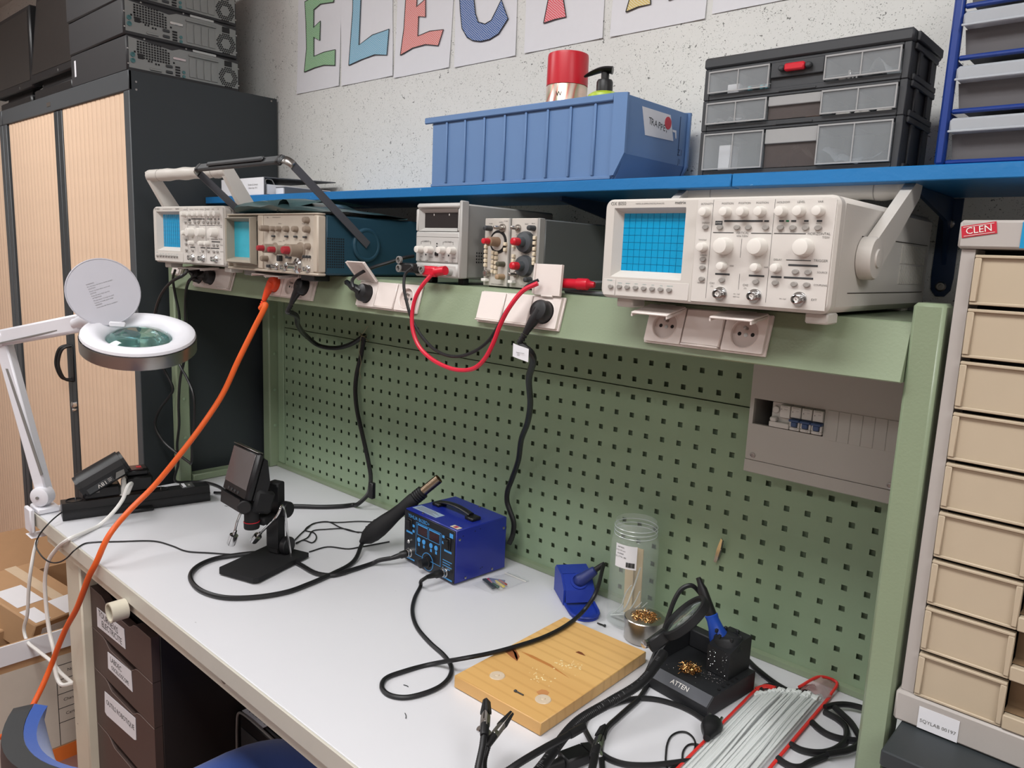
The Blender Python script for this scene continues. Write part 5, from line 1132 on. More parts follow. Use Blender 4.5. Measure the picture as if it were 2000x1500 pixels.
for x, y in ((.055, .010), (.10, .145)): MB().lathe((x, y, H_), (0, 0, 1), [(.003, 0), (.003, .0015), (.002, .002)], 10).build('screw', STEEL, t)
MB().box(-.014, .040, .070, -.0005, .075, .100, .003).build('gun_holder', BLACK, t)
# connectors plugged into the station
for lab, p0, dirv in (('black hot air hose connector plugged into the left jack of the blue station', (-.951, -.215, .825), (-.017, -.035, -.0085)), ('black soldering iron connector plugged into the right jack of the blue station', (-.818, -.227, .822), (-.002, -.036, .002))):
    t = thing('cable_connector', lab, 'connector', p0); dv = Vector(dirv).normalized()
    MB().lathe((0, 0, 0), dv, [(.0085, 0), (.0090, .003), (.0085, .014), (.0065, .017), (.0058, .028), (.0044, .040)], 16).build('connector_body', BLACK, t)
# hot air gun
G0 = Vector((-1.083, -.245, .823)); G1 = Vector((-.950, -.122, .988)); gd = (G1-G0).normalized()
t = thing('hot_air_gun', 'black hot air gun with steel nozzle leaning in the holder of the blue station', 'hot air gun', G0)
MB().lathe((0, 0, 0), gd, [(.006, -.004), (.010, .004), (.0185, .016), (.0225, .034), (.0230, .055), (.0205, .080), (.0170, .105), (.0155, .130), (.0165, .150), (.0170, .168), (.0150, .172)], 26).build('handle', BLACKM, t)
for k in range(4): MB().lathe(gd*(.174+k*.0062), gd, [(.0165, 0), (.0165, .0042), (.014, .0043), (.014, .006)], 22).build('cooling_fin', BLACK, t)
NZ = mat('heat_tinted_steel', (150, 132, 112), 0.25, 1.0, var=0.15, scale=60)
MB().lathe(gd*.198, gd, [(.0118, 0), (.0118, .050), (.0108, .0505), (.0106, .044), (.0005, .043)], 24, cap=False).build('nozzle', NZ, t, label='heat tinted steel nozzle')
gu, gw, _ = basis(gd)
vt = MB()
for i in range(4):
    for j in range(4): 
        a = -.5+i*.16+2.4; q = gu*(math.cos(a)*.0229)+gw*(math.sin(a)*.0229)+gd*(.030+j*.009)
        vt.lathe(q, (gu*math.cos(a)+gw*math.sin(a)), [(.0022, 0), (.0022, .0004)], 6)
vt.build('vent_slots', BLACK, t, smooth=False, kind='stuff')
MB().box(-.010, -.004, .090, .006, .008, .130, .002).build('hook_plate', BLACK, t, loc=gd*.03)

# ------------------------------------------------------------------ zip bag with coloured heat shrink
BAGM = mat('thin_clear_plastic', (225, 228, 230), 0.12, var=0.02, alpha=0.22, spec=0.8)
t = thing('zip_bag', 'clear zip bag of coloured heat shrink pieces beside the blue station', 'bag', (-.726, -.128, T))
g = [[(-.034+.064*i/8+.010*(j/8-.5), -.054+.112*j/8, .003+.009*math.sin(PI*i/8)*math.sin(PI*j/8)+.0015*math.sin(i*2.1+j*1.7)) for j in range(9)] for i in range(9)]
MB().sheet(g).build('bag_film', BAGM, t, ang=80)
MB().box(-.032, .046, .0005, .034, .049, .003, .0005).build('zip_strip', WHITEP, t)
MB().box(-.030, .052, .0005, .036, .056, .0012).build('bag_flap', BAGM, t)
for k, (x, y, a, L, w, c, nm) in enumerate([(-.012, -.004, .5, .040, .016, (52, 70, 130), 'blue'), (.006, -.010, -.25, .036, .006, (206, 186, 70), 'yellow'), (-.018, -.018, -.5, .026, .006, (170, 50, 80), 'pink'), (.008, -.002, -.2, .030, .004, (150, 54, 50), 'red'), (-.008, -.030, -.35, .050, .010, (60, 66, 70), 'dark grey'), (.010, -.028, -.2, .024, .006, (70, 92, 84), 'green')]):
    o = MB(Matrix.Translation((-.726+x, -.128+y, T+.004+.0008*k)) @ Matrix.Rotation(a, 4, 'Z')).box(-L/2, -w/2, -.002, L/2, w/2, .002, .0008).build('heat_shrink', mat('shrink_'+nm.replace(' ', '_'), c, 0.45))
    tag(o, nm+' heat shrink piece inside the clear zip bag', 'heat shrink', 'heat shrink pieces in the zip bag')

# ------------------------------------------------------------------ blue iron stand with iron
SB = mat('stand_blue', (30, 54, 150), 0.4, var=0.04)
t = thing('iron_stand', 'small blue soldering iron stand against the perforated panel', 'iron stand', (-.606, -.034, T), math.atan2(-.6, .8))
w2 = .034
MB().prism([(0, .001), (.080, .001), (.080, .034), (.052, .058), (.010, .062), (0, .052)], 1, -w2, -w2+.004).prism([(0, .001), (.080, .001), (.080, .034), (.052, .058), (.010, .062), (0, .052)], 1, w2-.004, w2).box(0, -w2+.004, .001, .004, w2-.004, .020).build('side_walls', SB, t, smooth=False)
MB().prism([(.048, .057), (.052, .0585), (.0815, .034), (.0785, .031)], 1, -w2+.0042, w2-.0042).prism([(.010, .0585), (.010, .062), (.050, .0585), (.048, .055)], 1, -w2+.0042, w2-.0042).prism([(.0785, .031), (.0815, .034), (.090, .010), (.087, .008)], 1, -w2+.0042, w2-.0042).build('sloped_face', SB, t, smooth=False)
nose = [(.0, -w2), (.125, -w2+.003)]+[(.128+.030*math.sin(a), -.030*math.cos(a)) for a in [k*PI/10 for k in range(11)]]+[(.125, w2-.003), (0, w2)]
MB().prism(nose, 2, .0005, .0040).build('base_plate', SB, t, ang=25)
rim = [(.088, -w2+.002), (.125, -w2+.004)]+[(.128+.029*math.sin(a), -.029*math.cos(a)) for a in [k*PI/10 for k in range(11)]]+[(.125, w2-.004), (.088, w2-.002)]
MB().tube([(p[0], p[1], .008) for p in rim], .003, 6, smooth=False).build('tray_rim', SB, t)
MB().lathe((.066, .002, .046), (.64, 0, .77), [(.0185, 0), (.0185, .004), (.0140, .0042), (.0140, .0)], 24, cap=False).build('socket_ring', SB, t)
ir = Vector((.066, .004, .048))
t2 = thing('soldering_iron', 'dark blue soldering iron stuck in the small blue stand', 'soldering iron', (-.553, -.071, T+.045))
idv = Vector((.40, .16, .60)).normalized(); idv = Vector((.42, .32, .46)).normalized()
MB().lathe((0, 0, 0), idv, [(.006, -.012), (.0135, .0), (.0150, .006), (.0125, .016), (.0105, .036), (.0095, .044), (.007, .046)], 20).build('iron_handle', mat('iron_blue', (38, 50, 110), 0.4), t2)
MB().lathe(idv*.046, idv, [(.006, 0), (.0055, .014), (.0042, .024)], 14).build('cable_boot', RUBBER, t2)
IRON_END = Vector((-.553, -.071, T+.045))+idv*.068

# ------------------------------------------------------------------ tall clear jar, tin, screw
JG = mat('jar_plastic', (228, 236, 234), 0.05, var=0.02, alpha=0.13, spec=0.9)
JX, JY = -.425, -.0620
t = thing('clear_jar', 'tall clear plastic jar with white price label holding cable ties', 'jar', (JX, JY, T))
MB().lathe((0, 0, 0), (0, 0, 1), [(.0005, .003), (.044, .003), (.048, .008), (.048, .170), (.046, .180), (.042, .186), (.0425, .190), (.0415, .194), (.0425, .198), (.0415, .202), (.0425, .206), (.0415, .216), (.040, .217), (.0395, .205)], 40, cap=False).build('jar_wall', JG, t)
MB().lathe((0, 0, .0005), (0, 0, 1), [(.044, 0), (.0475, .003)], 40).build('jar_base', JG, t)
for z in (.189, .197, .205): MB().tube([(.0428*math.cos(a), .0428*math.sin(a), z) for a in [k*PI/12 for k in range(25)]], .0010, 5, smooth=False).build('screw_thread', mat('jar_thread', (222, 230, 230), 0.08, alpha=0.55, spec=0.9), t)
lg = [[(.0487*math.sin(a), -.0487*math.cos(a), z) for a in [-.28+.95*k/8 for k in range(9)]] for z in (.130, .178)]
lb = MB().sheet(lg).build('price_label', PAPER, t, label='white price label with barcode')
m2 = MB()
def onj(a, z): return Matrix.Translation((.0491*math.sin(a), -.0491*math.cos(a), z)) @ Matrix.Rotation(a, 4, 'Z') @ Matrix.Rotation(PI/2, 4, 'X')
for k, s_ in enumerate(['ARTIKEL', '17.51.92 mm', 'KUNDE', '2.01.17 Nr. 380']): text_into(m2, s_, .0042, onj(-.02, .172-k*.0065))
for k in range(14): 
    a = .25+k*.026; q = Matrix.Translation((.0490*math.sin(a), -.0490*math.cos(a), .134)) @ Matrix.Rotation(a, 4, 'Z'); m2.M = q; m2.box(-.0004*(1+k % 2), -.0002, 0, .0004*(1+k % 3)*.6, .0, .010); m2.M = None
m2.build('label_print', INK, lb, smooth=False)
WS = mat('balsa_wood', (196, 176, 140), 0.6, var=0.1, scale=40)
for k, (x, y, lean) in enumerate(((-.012, .010, .05), (.004, .016, .03))):
    o = MB(Matrix.Translation((JX+x, JY+y, T+.005)) @ Matrix.Rotation(lean, 4, 'X')).box(-.010, -.0015, 0, .010, .0015, .150, .0005).build('wood_strip', WS)
    tag(o, ('left', 'right')[k]+' pale flat wood strip standing inside the clear jar', 'wood strip')
TIE = mat('nylon_white', (224, 228, 226), 0.4)
for k, pts in enumerate([[(-.036, -.010, .006), (-.016, -.012, .030), (-.004, -.014, .065), (.008, -.016, .085)], [(-.034, -.004, .006), (-.004, -.016, .030), (.012, -.014, .080), (.022, -.010, .125)], [(-.036, -.016, .006), (.004, -.024, .026), (.022, -.022, .055), (.030, -.018, .080)], [(-.032, -.020, .008), (.010, -.028, .030), (.030, -.020, .050), (.034, -.014, .058)], [(-.030, .0, .008), (.006, -.008, .024), (.028, -.004, .040), (.036, .004, .052)]]):
    o = MB().tube([(JX+p[0], JY+p[1], T+p[2]) for p in pts], .0022, 6, flat=.4).build('cable_tie', TIE)
    tag(o, 'white nylon cable tie standing in the clear jar, '+('shortest straight one', 'tallest one', 'one bent outwards', 'lowest curled one', 'rearmost one')[k], 'cable tie', 'cable ties in the jar')
TIN = mat('tin_metal', (190, 186, 180), 0.28, 1.0, var=0.04)
BRASS = mat('brass_wool', (204, 158, 104), 0.25, 1.0, var=0.2, scale=200)
random.seed(3)
def brass(name, c, rx, rz, n, lab, parent=None):
    mb = MB()
    for k in range(n):
        a = random.uniform(0, 2*PI); r = rx*math.sqrt(random.random()); p = Vector((c[0]+r*math.cos(a), c[1]+r*math.sin(a), c[2]+random.uniform(0, rz)))
        pts = [p]
        for q in range(4): pts.append(pts[-1]+Vector((random.uniform(-1, 1), random.uniform(-1, 1), random.uniform(-.6, .6)))*.004)
        mb.tube(pts, .0006, 4, step=3)
    o = mb.build(name, BRASS, parent, kind='stuff'); 
    if parent is None: tag(o, lab, 'brass wool')
    return o
t = thing('metal_tin', 'round silver tin with a window lid over brass wool', 'tin', (-.366, -.103, T))
MB().lathe((0, 0, .0003), (0, 0, 1), [(.036, 0), (.038, .002), (.038, .032), (.0372, .033)], 36).build('tin_body', TIN, t)
MB().lathe((0, 0, .0332), (0, 0, 1), [(.0395, 0), (.0395, .011), (.038, .0125), (.028, .0128), (.0275, .0115), (.0005, .0113)], 36, cap=False).build('tin_lid', TIN, t)
brass('brass_wool', (-.366, -.103, T+.0452), .0245, .0022, 150, 'tangle of brass wool showing in the window of the silver tin')
t = thing('screw', 'short black screw lying between the blue stand and the tin', 'screw', (-.453, -.1225, T+.003), math.radians(6))
MB().cyl((-.009, 0, 0), (.007, 0, 0), .0015, n=10).build('shank', BLACK, t); MB().cyl((.007, 0, 0), (.010, 0, 0), .0028, n=12).build('head', BLACK, t)

# ------------------------------------------------------------------ wooden board
WM = mat('pine_board', (222, 178, 112), 0.42, var=0.03, coat=0.1)
N, L, b = nodes(WM); tc = N.new('ShaderNodeTexCoord'); mp = N.new('ShaderNodeMapping'); mp.inputs['Scale'].default_value = (.07, 1.0, .6); mp.inputs['Rotation'].default_value = (0, 0, .04)
L.new(tc.outputs['Object'], mp.inputs[0]); nz = N.new('ShaderNodeTexNoise'); nz.inputs['Scale'].default_value = 6; nz.inputs['Detail'].default_value = 2; L.new(mp.outputs[0], nz.inputs['Vector'])
wv = N.new('ShaderNodeTexWave'); wv.bands_direction = 'Y'; wv.inputs['Scale'].default_value = 13; wv.inputs['Distortion'].default_value = 7; wv.inputs['Detail'].default_value = 2; wv.inputs['Detail Scale'].default_value = .7; L.new(mp.outputs[0], wv.inputs['Vector'])
r = ramp(WM, wv.outputs['Fac'], [(.0, (0, 0, 0)), (.75, (.05, .05, .05)), (1, (1, 1, 1))]); overlay(WM, r.outputs[0], (190, 140, 80), .36)
r = ramp(WM, nz.outputs['Fac'], [(.45, (0, 0, 0)), (.75, (1, 1, 1))]); overlay(WM, r.outputs[0], (196, 146, 84), .5)
t = thing('wooden_board', 'knotty pine board lying on the bench in front of the tin', 'wooden board', (-.404, -.3335, T), math.radians(1.0))
MB().box(-.095, -.1535, .0005, .095, .1525, .0225, .0012).build('board', WM, t)
KN = mat('knot_brown', (120, 66, 38), 0.5, var=0.2, scale=80)
zt_ = .0227
def blot(pts, m_, name): return MB().prism([(p[0], p[1]) for p in pts], 2, .0222, zt_).build(name, m_, t, smooth=False)
def wb2(px): return px
blot([(-.094, -.0242), (-.0885, -.0073), (-.0567, -.0279), (-.050, -.0426), (-.0679, -.0394), (-.087, -.0336)], mat('knot_red', (150, 92, 56), 0.5, var=0.2, scale=80), 'knot')
blot([(-.084, -.018), (-.070, -.022), (-.056, -.034), (-.051, -.041), (-.060, -.036), (-.072, -.026)], KN, 'knot')
blot([(-.0667, -.0127), (-.0434, -.008), (-.0018, -.0087), (.0495, -.0207), (.0019, -.0150), (-.041, -.0155)], mat('resin_streak', (186, 124, 66), 0.5, var=0.1), 'grain_streak')
blot([(.0041, .0567), (.0063, .0635), (.0130, .0645), (.0196, .0620), (.0252, .0592), (.0153, .0573)], KN, 'small_knot')
blot([(.0353, -.0924), (.0369, -.0806), (.0440, -.0770), (.0517, -.0788), (.0543, -.086), (.0513, -.092), (.043, -.096)], mat('scorch', (190, 132, 82), 0.6, var=0.2), 'scorch_mark')
CUP = mat('suction_clear', (236, 226, 206), 0.2, var=0.03, alpha=.6)
for x, y in ((-.0424, -.1028), (.0571, -.1015)):
    MB().lathe((x, y, .0227), (0, 0, 1), [(.0135, 0), (.0125, .0012), (.009, .0016), (.004, .0010), (.003, .0025), (.0005, .0026)], 26, cap=False).build('silicone_foot_mark', CUP, t)
random.seed(8); gl = MB()
for k in range(60):
    cx, cy = random.choice(((.026, .014), (.030, .020), (.020, .004), (.017, -.060), (.006, -.050))); gl.lathe((cx+random.gauss(0, .012), cy+random.gauss(0, .008), .0227), (0, 0, 1), [(random.uniform(.0006, .0022), 0), (.0004, .0005)], 7)
gl.build('flux_spots', mat('flux', (238, 214, 160), 0.15), t, kind='stuff')
MB().tube([(.012, -.117, .0240), (.028, -.1166, .0240)], .0012, 6, smooth=False).box(.0085, -.1195, .0228, .0135, -.1145, .026, .001).build('embedded_screw', DGREY, t)

# ------------------------------------------------------------------ black iron holder
AT = mat('holder_black', (34, 35, 38), 0.55, var=0.06); AT2 = mat('holder_grey_panel', (74, 76, 82), 0.5)
t = thing('iron_holder', 'black ATTEN soldering iron holder with brass wool tray', 'iron holder', (-.2765, -.2420, T), math.radians(-6.6))
w, d = .131, .1395
MB().prism([(0, .001), (d, .001), (d, .036), (.020, .034), (.002, .018)], 0, .0, w).build('base', AT, t, ang=20) if False else None
mb = MB(); mb.prism([(.0, .001), (.0, .020), (.016, .034), (d, .036), (d, .001)], 0, 0, w); mb.build('base', AT, t, smooth=False)
fp = MB(); fp.prism([(-.0006, .0208), (.0152, .0346), (.0156, .0342), (.0, .0202)], 0, .010, w-.002); fpo = fp.build('front_plate', AT2, t, smooth=False)
FM = Matrix.Translation((.070, .0070, .0282)) @ Matrix.Rotation(math.atan2(.0138, .0158), 4, 'X'); m2 = MB(); text_into(m2, 'ATTEN', .0115, FM); m2.build('lettering', WHITEP, fpo, smooth=False)
mb = MB(); mb.prism([(.0155, .0345), (.05, .062), (.100, .074), (d, .074), (d, .0362), (.020, .0362)], 0, .0, .006); mb.build('left_fin', AT, t, smooth=False)
MB().box(.006, .118, .0364, .060, d, .070, .002).build('rear_box', AT, t)
MB().prism([(.075, .0362), (d, .0362), (d, .096), (.110, .096), (.075, .083)], 0, .074, .118).build('tower', AT, t, smooth=False)
MB().lathe((.094, .104, .088), (-.16, .06, 1), [(.024, -.012), (.024, .006), (.021, .010), (.018, .011), (.018, .002)], 24, cap=False).build('holder_ring', AT, t)
for k in range(6): 
    a = 2*PI*k/6+.3; MB().box(.094+.021*math.cos(a)-.0025, .104+.021*math.sin(a)-.0025, .097, .094+.021*math.cos(a)+.0025, .104+.021*math.sin(a)+.0025, .104, .0008).build('ring_tooth', AT, t)
for k in range(5): MB().lathe((.124, .040+k*.013, .0356), (0, 0, 1), [(.0030, 0), (.0030, .0006)], 10).build('tip_hole', BLACKM, t)
MB().lathe((.058, .052, .0348), (0, 0, 1), [(.0195, 0), (.0190, .0012), (.0165, .0014), (.0165, .0008), (.0005, .0008)], 26, cap=False).build('wool_opening', BLACKM, t)
sp_ = MB(); random.seed(4)
for k in range(90): sp_.lathe((random.uniform(.072, .120), random.uniform(.05, .072)+.0, random.uniform(.0363, .0364)), (0, 0, 1), [(random.uniform(.0003, .0008), 0), (.0003, .0004)], 5)
for k in range(50): sp_.lathe((random.uniform(.076, .116), .0748, random.uniform(.04, .080)), (0, -1, 0), [(random.uniform(.0003, .0008), 0), (.0003, .0004)], 5)
for k in range(40): sp_.lathe((random.uniform(.02, .115), random.uniform(.024, .07), .0352+.0), (0, 0, 1), [(random.uniform(.0003, .0007), 0), (.0003, .0005)], 5)
sp_.build('solder_specks', CHROME, t, smooth=False, kind='stuff')
brass('brass_wool', (-.2765+.058*.993+.052*.115, -.2420+.052*.993-.058*.115, T+.0356), .0175, .006, 110, 'brass wool in the tray opening of the black holder')
# iron in holder
I0 = Vector((-.1905, -.1420, .880)); idr = Vector((-.052, .0, .100)).normalized()
t = thing('soldering_iron', 'black soldering iron with a blue grip standing in the black holder', 'soldering iron', I0)
MB().lathe((0, 0, 0), idr, [(.0165, -.002), (.0175, .002), (.0170, .006), (.0128, .020), (.0108, .034), (.0118, .042), (.0105, .043)], 22).build('grip', mat('grip_blue', (28, 72, 170), 0.4), t, label='blue rubber grip')
MB().lathe(idr*.043, idr, [(.0098, 0), (.0092, .020), (.0085, .045), (.0050, .056), (.0045, .066)], 18).build('handle', BLACK, t)
MB().lathe((0, 0, 0), idr, [(.004, -.035), (.006, -.003)], 12).build('heater', STEEL, t)

# ------------------------------------------------------------------ third hand: goosenecks, clips, magnifier
HB = Vector((-.215, -.690, T))
t = thing('third_hand', 'black third-hand soldering helper with flexible arms, clips and magnifier', 'helping hand', HB)
def th(mb, name, m, par=None, **k):
    o = mb.build(name, m, par or t, **k)
    if par is None: o.location = -HB
    return o
th(MB().box(-.285, -.725, T+.0005, -.135, -.655, T+.020, .004), 'base_block', BLACKM)
def goose(pts, r, name='flexible_arm'):
    P = spline(pts, 14); n = len(P); Lc = sum((P[i+1]-P[i]).length for i in range(n-1))
    # ribbed tube
    R = [P[0]]; step = .0016; acc = 0.0
    for i in range(n-1):
        seg = (P[i+1]-P[i]); l = seg.length; q = step-acc
        while q < l: R.append(P[i]+seg*(q/l)); q += step
        acc = l-(q-step)
    cnt = len(R)
    o = th(MB().tube(R, lambda q: r*(1.0 if int(q*(cnt-1)+.5) % 2 else .88), 10, smooth=False), name, BLACK, ang=60); return o
goose([(-.205, -.680, T+.018), (-.222, -.625, .826), (-.2317, -.570, .832), (-.2446, -.480, .848), (-.2323, -.417, .858), (-.2153, -.356, .873), (-.2144, -.311, .888), (-.2167, -.284, .898)], .0080)
goose([(-.225, -.682, T+.018), (-.240, -.655, .850), (-.2332, -.6336, .860), (-.2280, -.575, .862), (-.2238, -.523, .860)], .0052)
th(MB().lathe((-.2238, -.523, .860), (.003, .030, 0), [(.0058, 0), (.0062, .004), (.0058, .030), (.004, .032)], 14), 'arm_sleeve', BLACK)
goose([(-.260, -.680, T+.018), (-.268, -.664, .850), (-.2824, -.640, .868), (-.2950, -.6235, .8785)], .0050)
goose([(-.250, -.682, T+.018), (-.258, -.660, .835), (-.2824, -.6353, .846), (-.290, -.6200, .858)], .0046)
goose([(-.160, -.682, T+.018), (-.135, -.625, .852), (-.1450, -.585, .860), (-.1720, -.532, .860)], .0056)
def clip(p, d, up, parent_name, tips=True):
    p, d, up = Vector(p), Vector(d).normalized(), Vector(up).normalized()
    s = d.cross(up).normalized(); up = s.cross(d)
    M = Matrix(((d.x, s.x, up.x, p.x), (d.y, s.y, up.y, p.y), (d.z, s.z, up.z, p.z), (0, 0, 0, 1)))
    c = th(MB(M).lathe((-.018, 0, 0), (1, 0, 0), [(.0055, 0), (.0062, .003), (.0062, .020)], 14), 'clip_sleeve', BLACK)
    for sg in (-1, 1):
        j = MB(M); j.prism([(-.004, sg*.001), (-.002, sg*.006), (.016, sg*.0058), (.036, sg*.0022), (.036, sg*.0002), (.012, sg*.0012)], 1, -.0038, .0038); th(j, 'clip_jaw', STEEL, smooth=False)
        if tips:
            j = MB(M); j.prism([(.020, sg*.0062), (.024, sg*.0066), (.046, sg*.0035), (.047, sg*.0004), (.026, sg*.0006)], 1, -.0048, .0048); th(j, 'clip_boot', RUBBER, smooth=False)
    th(MB(M).lathe((.006, -.0048, 0), (0, 1, 0), [(.0032, 0), (.0032, .0096)], 12), 'clip_rivet', CHROME)
    th(MB(M).lathe((-.002, -.002, -.0085), (0, 1, 0), [(.0040, -.001), (.0045, .0), (.0045, .0025), (.0038, .0035)], 14), 'thumb_screw', CHROME)
clip((-.3010, -.6165, .8805), (-.0385, .0435, .012), (.6, .5, .6), 'a')
clip((-.2925, -.6080, .8640), (-.010, .060, .016), (.7, .3, -.5), 'b')
clip((-.1800, -.5180, .860), (-.038, .088, .006), (-.6, -.2, .7), 'c')
MC = Vector((-.2100, -.235, .944)); MN = Vector((-.650, -.302, .698)).normalized()
th(MB().lathe(MC, MN, [(.047, -.006), (.047, .006), (.0455, .0075), (.0400, .0070), (.0390, .004), (.0390, -.004), (.0400, -.0070), (.0455, -.0075), (.047, -.006)], 40, cap=False), 'magnifier_rim', BLACKM)
th(MB().lathe(MC, MN, [(.0005, -.0035), (.025, -.003), (.0388, -.001), (.0388, .001), (.025, .003), (.0005, .0035)], 36, cap=False), 'magnifier_lens', mat('clear_lens', (225, 235, 232), 0.02, trans=0.95, ior=1.45))
MJ = Vector((.463, .571, .678)).normalized()
cl = MC-MJ*.052
th(axis_box(MB(), cl+Vector((-.012, -.02, -.014)), cl+MJ*.012, .018, .022, MN, .003), 'magnifier_clamp', BLACK)
th(MB().lathe(cl+Vector((-.012, -.030, -.004)), (-.3, -1, .2), [(.007, 0), (.007, .005), (.004, .006)], 14), 'silver_stud', CHROME)

# ------------------------------------------------------------------ bag of cable ties with red edges
t = thing('cable_tie_bag', 'clear bag with red edges full of white cable ties at the front right', 'bag', (-.070, -.27, T))
RE = mat('red_tape', (214, 52, 48), 0.4)
def bp(u, v): 
    # u across 0..1, v along 0 (back) .. 1 (front)
    xl, yl = -.126+.016*v, -.120-.42*v; xr, yr = -.026+.010*v, -.045-.42*v
    return xl+(xr-xl)*u+.070, yl+(yr-yl)*u+.27
gb = []
for j in range(15):
    v = j/14; row = []
    for i in range(11):
        u = i/10; x, y = bp(u, v); row.append((x, y, .003+(.0235*math.sin(PI*u)**.7)*(min(1, v*6+.25))+.0016*math.sin(i*1.9+j*2.3)))
    gb.append(row)
MB().sheet(gb).build('bag_film', BAGM, t, ang=80)
for u in (0, 1): MB().tube([(bp(u, v)[0], bp(u, v)[1], .0045) for v in [k/10 for k in range(11)]], .0028, 6, flat=.5).build('red_edge', RE, t)
MB().tube([(bp(.0, 0)[0], bp(.0, 0)[1], .005), (bp(.12, -.01)[0], bp(.12, -.01)[1], .010), (bp(.28, .02)[0], bp(.28, .02)[1], .014)], .005, 8, flat=.5).build('red_corner', RE, t)
cr = [[(bp(.55+.45*i/7, -.10+.14*j/5)[0]+.004*math.sin(j*2+i), bp(.55+.45*i/7, -.10+.14*j/5)[1], .006+.018*math.sin(PI*i/7)*(.4+.6*abs(math.sin(j*1.3+i*.7)))) for i in range(8)] for j in range(6)]
MB().sheet(cr).build('crumpled_mouth', mat('mouth_film', (190, 150, 150), 0.12, alpha=.55, spec=.9), t, ang=80)
MB().tube([(bp(.55, -.02)[0], bp(.55, -.02)[1], .012), (bp(.75, -.10)[0], bp(.75, -.10)[1], .020), (bp(.98, -.09)[0], bp(.98, -.09)[1], .014), (bp(1, .0)[0], bp(1, .0)[1], .006)], .0026, 6).build('red_mouth_edge', RE, t)
mb = MB(); random.seed(21)
for k in range(95):
    u0 = random.uniform(.08, .90); u1 = u0+random.uniform(-.05, .05); z0 = random.uniform(.003, .018)*math.sin(PI*u0)**.5
    pts = [(*bp(u0, .04+random.uniform(0, .03)), z0), (*bp(u0+random.uniform(-.02, .02), .3), z0+.002), (*bp((u0+u1)/2, .6), z0), (*bp(u1, 1.0), z0)]
    mb.tube(pts, .0021, 5, step=4, flat=.45); q = pts[0]; mb.box(q[0]-.0035, q[1]-.004, q[2]-.0015, q[0]+.0035, q[1]+.003, q[2]+.003, .0006)
mb.build('cable_ties', TIE, t, kind='stuff', label='bundle of white nylon cable ties')
# plugs lying on the bench
t = thing('mains_plug', 'black mains plug lying beside the bag of cable ties', 'plug', (-.1230, -.2820, T), math.radians(-75))
MB().lathe((0, 0, .0165), (1, 0, 0), [(.0150, 0), (.0160, .004), (.0160, .016), (.0125, .026), (.0070, .036), (.0055, .044)], 22).build('plug_body', BLACK, t)
for y in (-.0095, .0095): MB().cyl((-.019, y, .0185), (0, y, .0185), .0024, n=10).build('pin', CHROME, t)
t = thing('cable_socket', 'black appliance cable socket lying under the flexible arm', 'plug', (-.2315, -.500, T), math.radians(74))
MB().box(-.020, -.014, .0008, .022, .014, .020, .003).prism([(.0222, -.013), (.034, -.009), (.034, .009), (.0222, .013)], 2, .001, .019).build('socket_body', BLACK, t)
MB().lathe((-.0202, 0, .010), (-1, 0, 0), [(.009, 0), (.0075, .008), (.006, .020), (.0048, .028)], 14).build('strain_relief', RUBBER, t)
# small clip hooked in the panel
t = thing('alligator_clip', 'small steel crocodile clip hooked in a hole of the perforated panel', 'clip', (-.2700, -.006, .985), rot=(math.radians(10), math.radians(14), 0))
MB().prism([(-.003, -.030), (.003, -.028), (.004, .004), (.0025, .026), (-.001, .028), (-.0035, .002)], 1, -.006, -.003).build('upper_jaw', CHROME, t, smooth=False)
MB().prism([(-.002, -.024), (.004, -.024), (.005, .002), (.0035, .022), (.0, .022), (-.002, .0)], 1, -.0028, .0005).build('lower_jaw', STEEL, t, smooth=False)
MB().cyl((-.004, -.003, .002), (.005, -.003, .002), .0022, n=10).build('pivot', STEEL, t)
# wire scraps
for k, (x, y, a, l) in enumerate(((-.555, -.545, .2, .010), (-.49, -.60, -.6, .014), (-.50, -.225, 1.2, .012), (-1.60, -.33, .3, .01))):
    o = MB(Matrix.Translation((x, y, T+.0009)) @ Matrix.Rotation(a, 4, 'Z')).tube([(-l/2, 0, 0), (0, .001, 0), (l/2, 0, 0)], .0007, 5).build('wire_scrap', DGREY)
    tag(o, ('short clipped wire scrap left of the wooden board', 'wire scrap near the front edge of the bench', 'wire scrap touching the back corner of the wooden board', 'tiny wire scrap by the power strip')[k], 'wire', 'wire scraps on the bench')
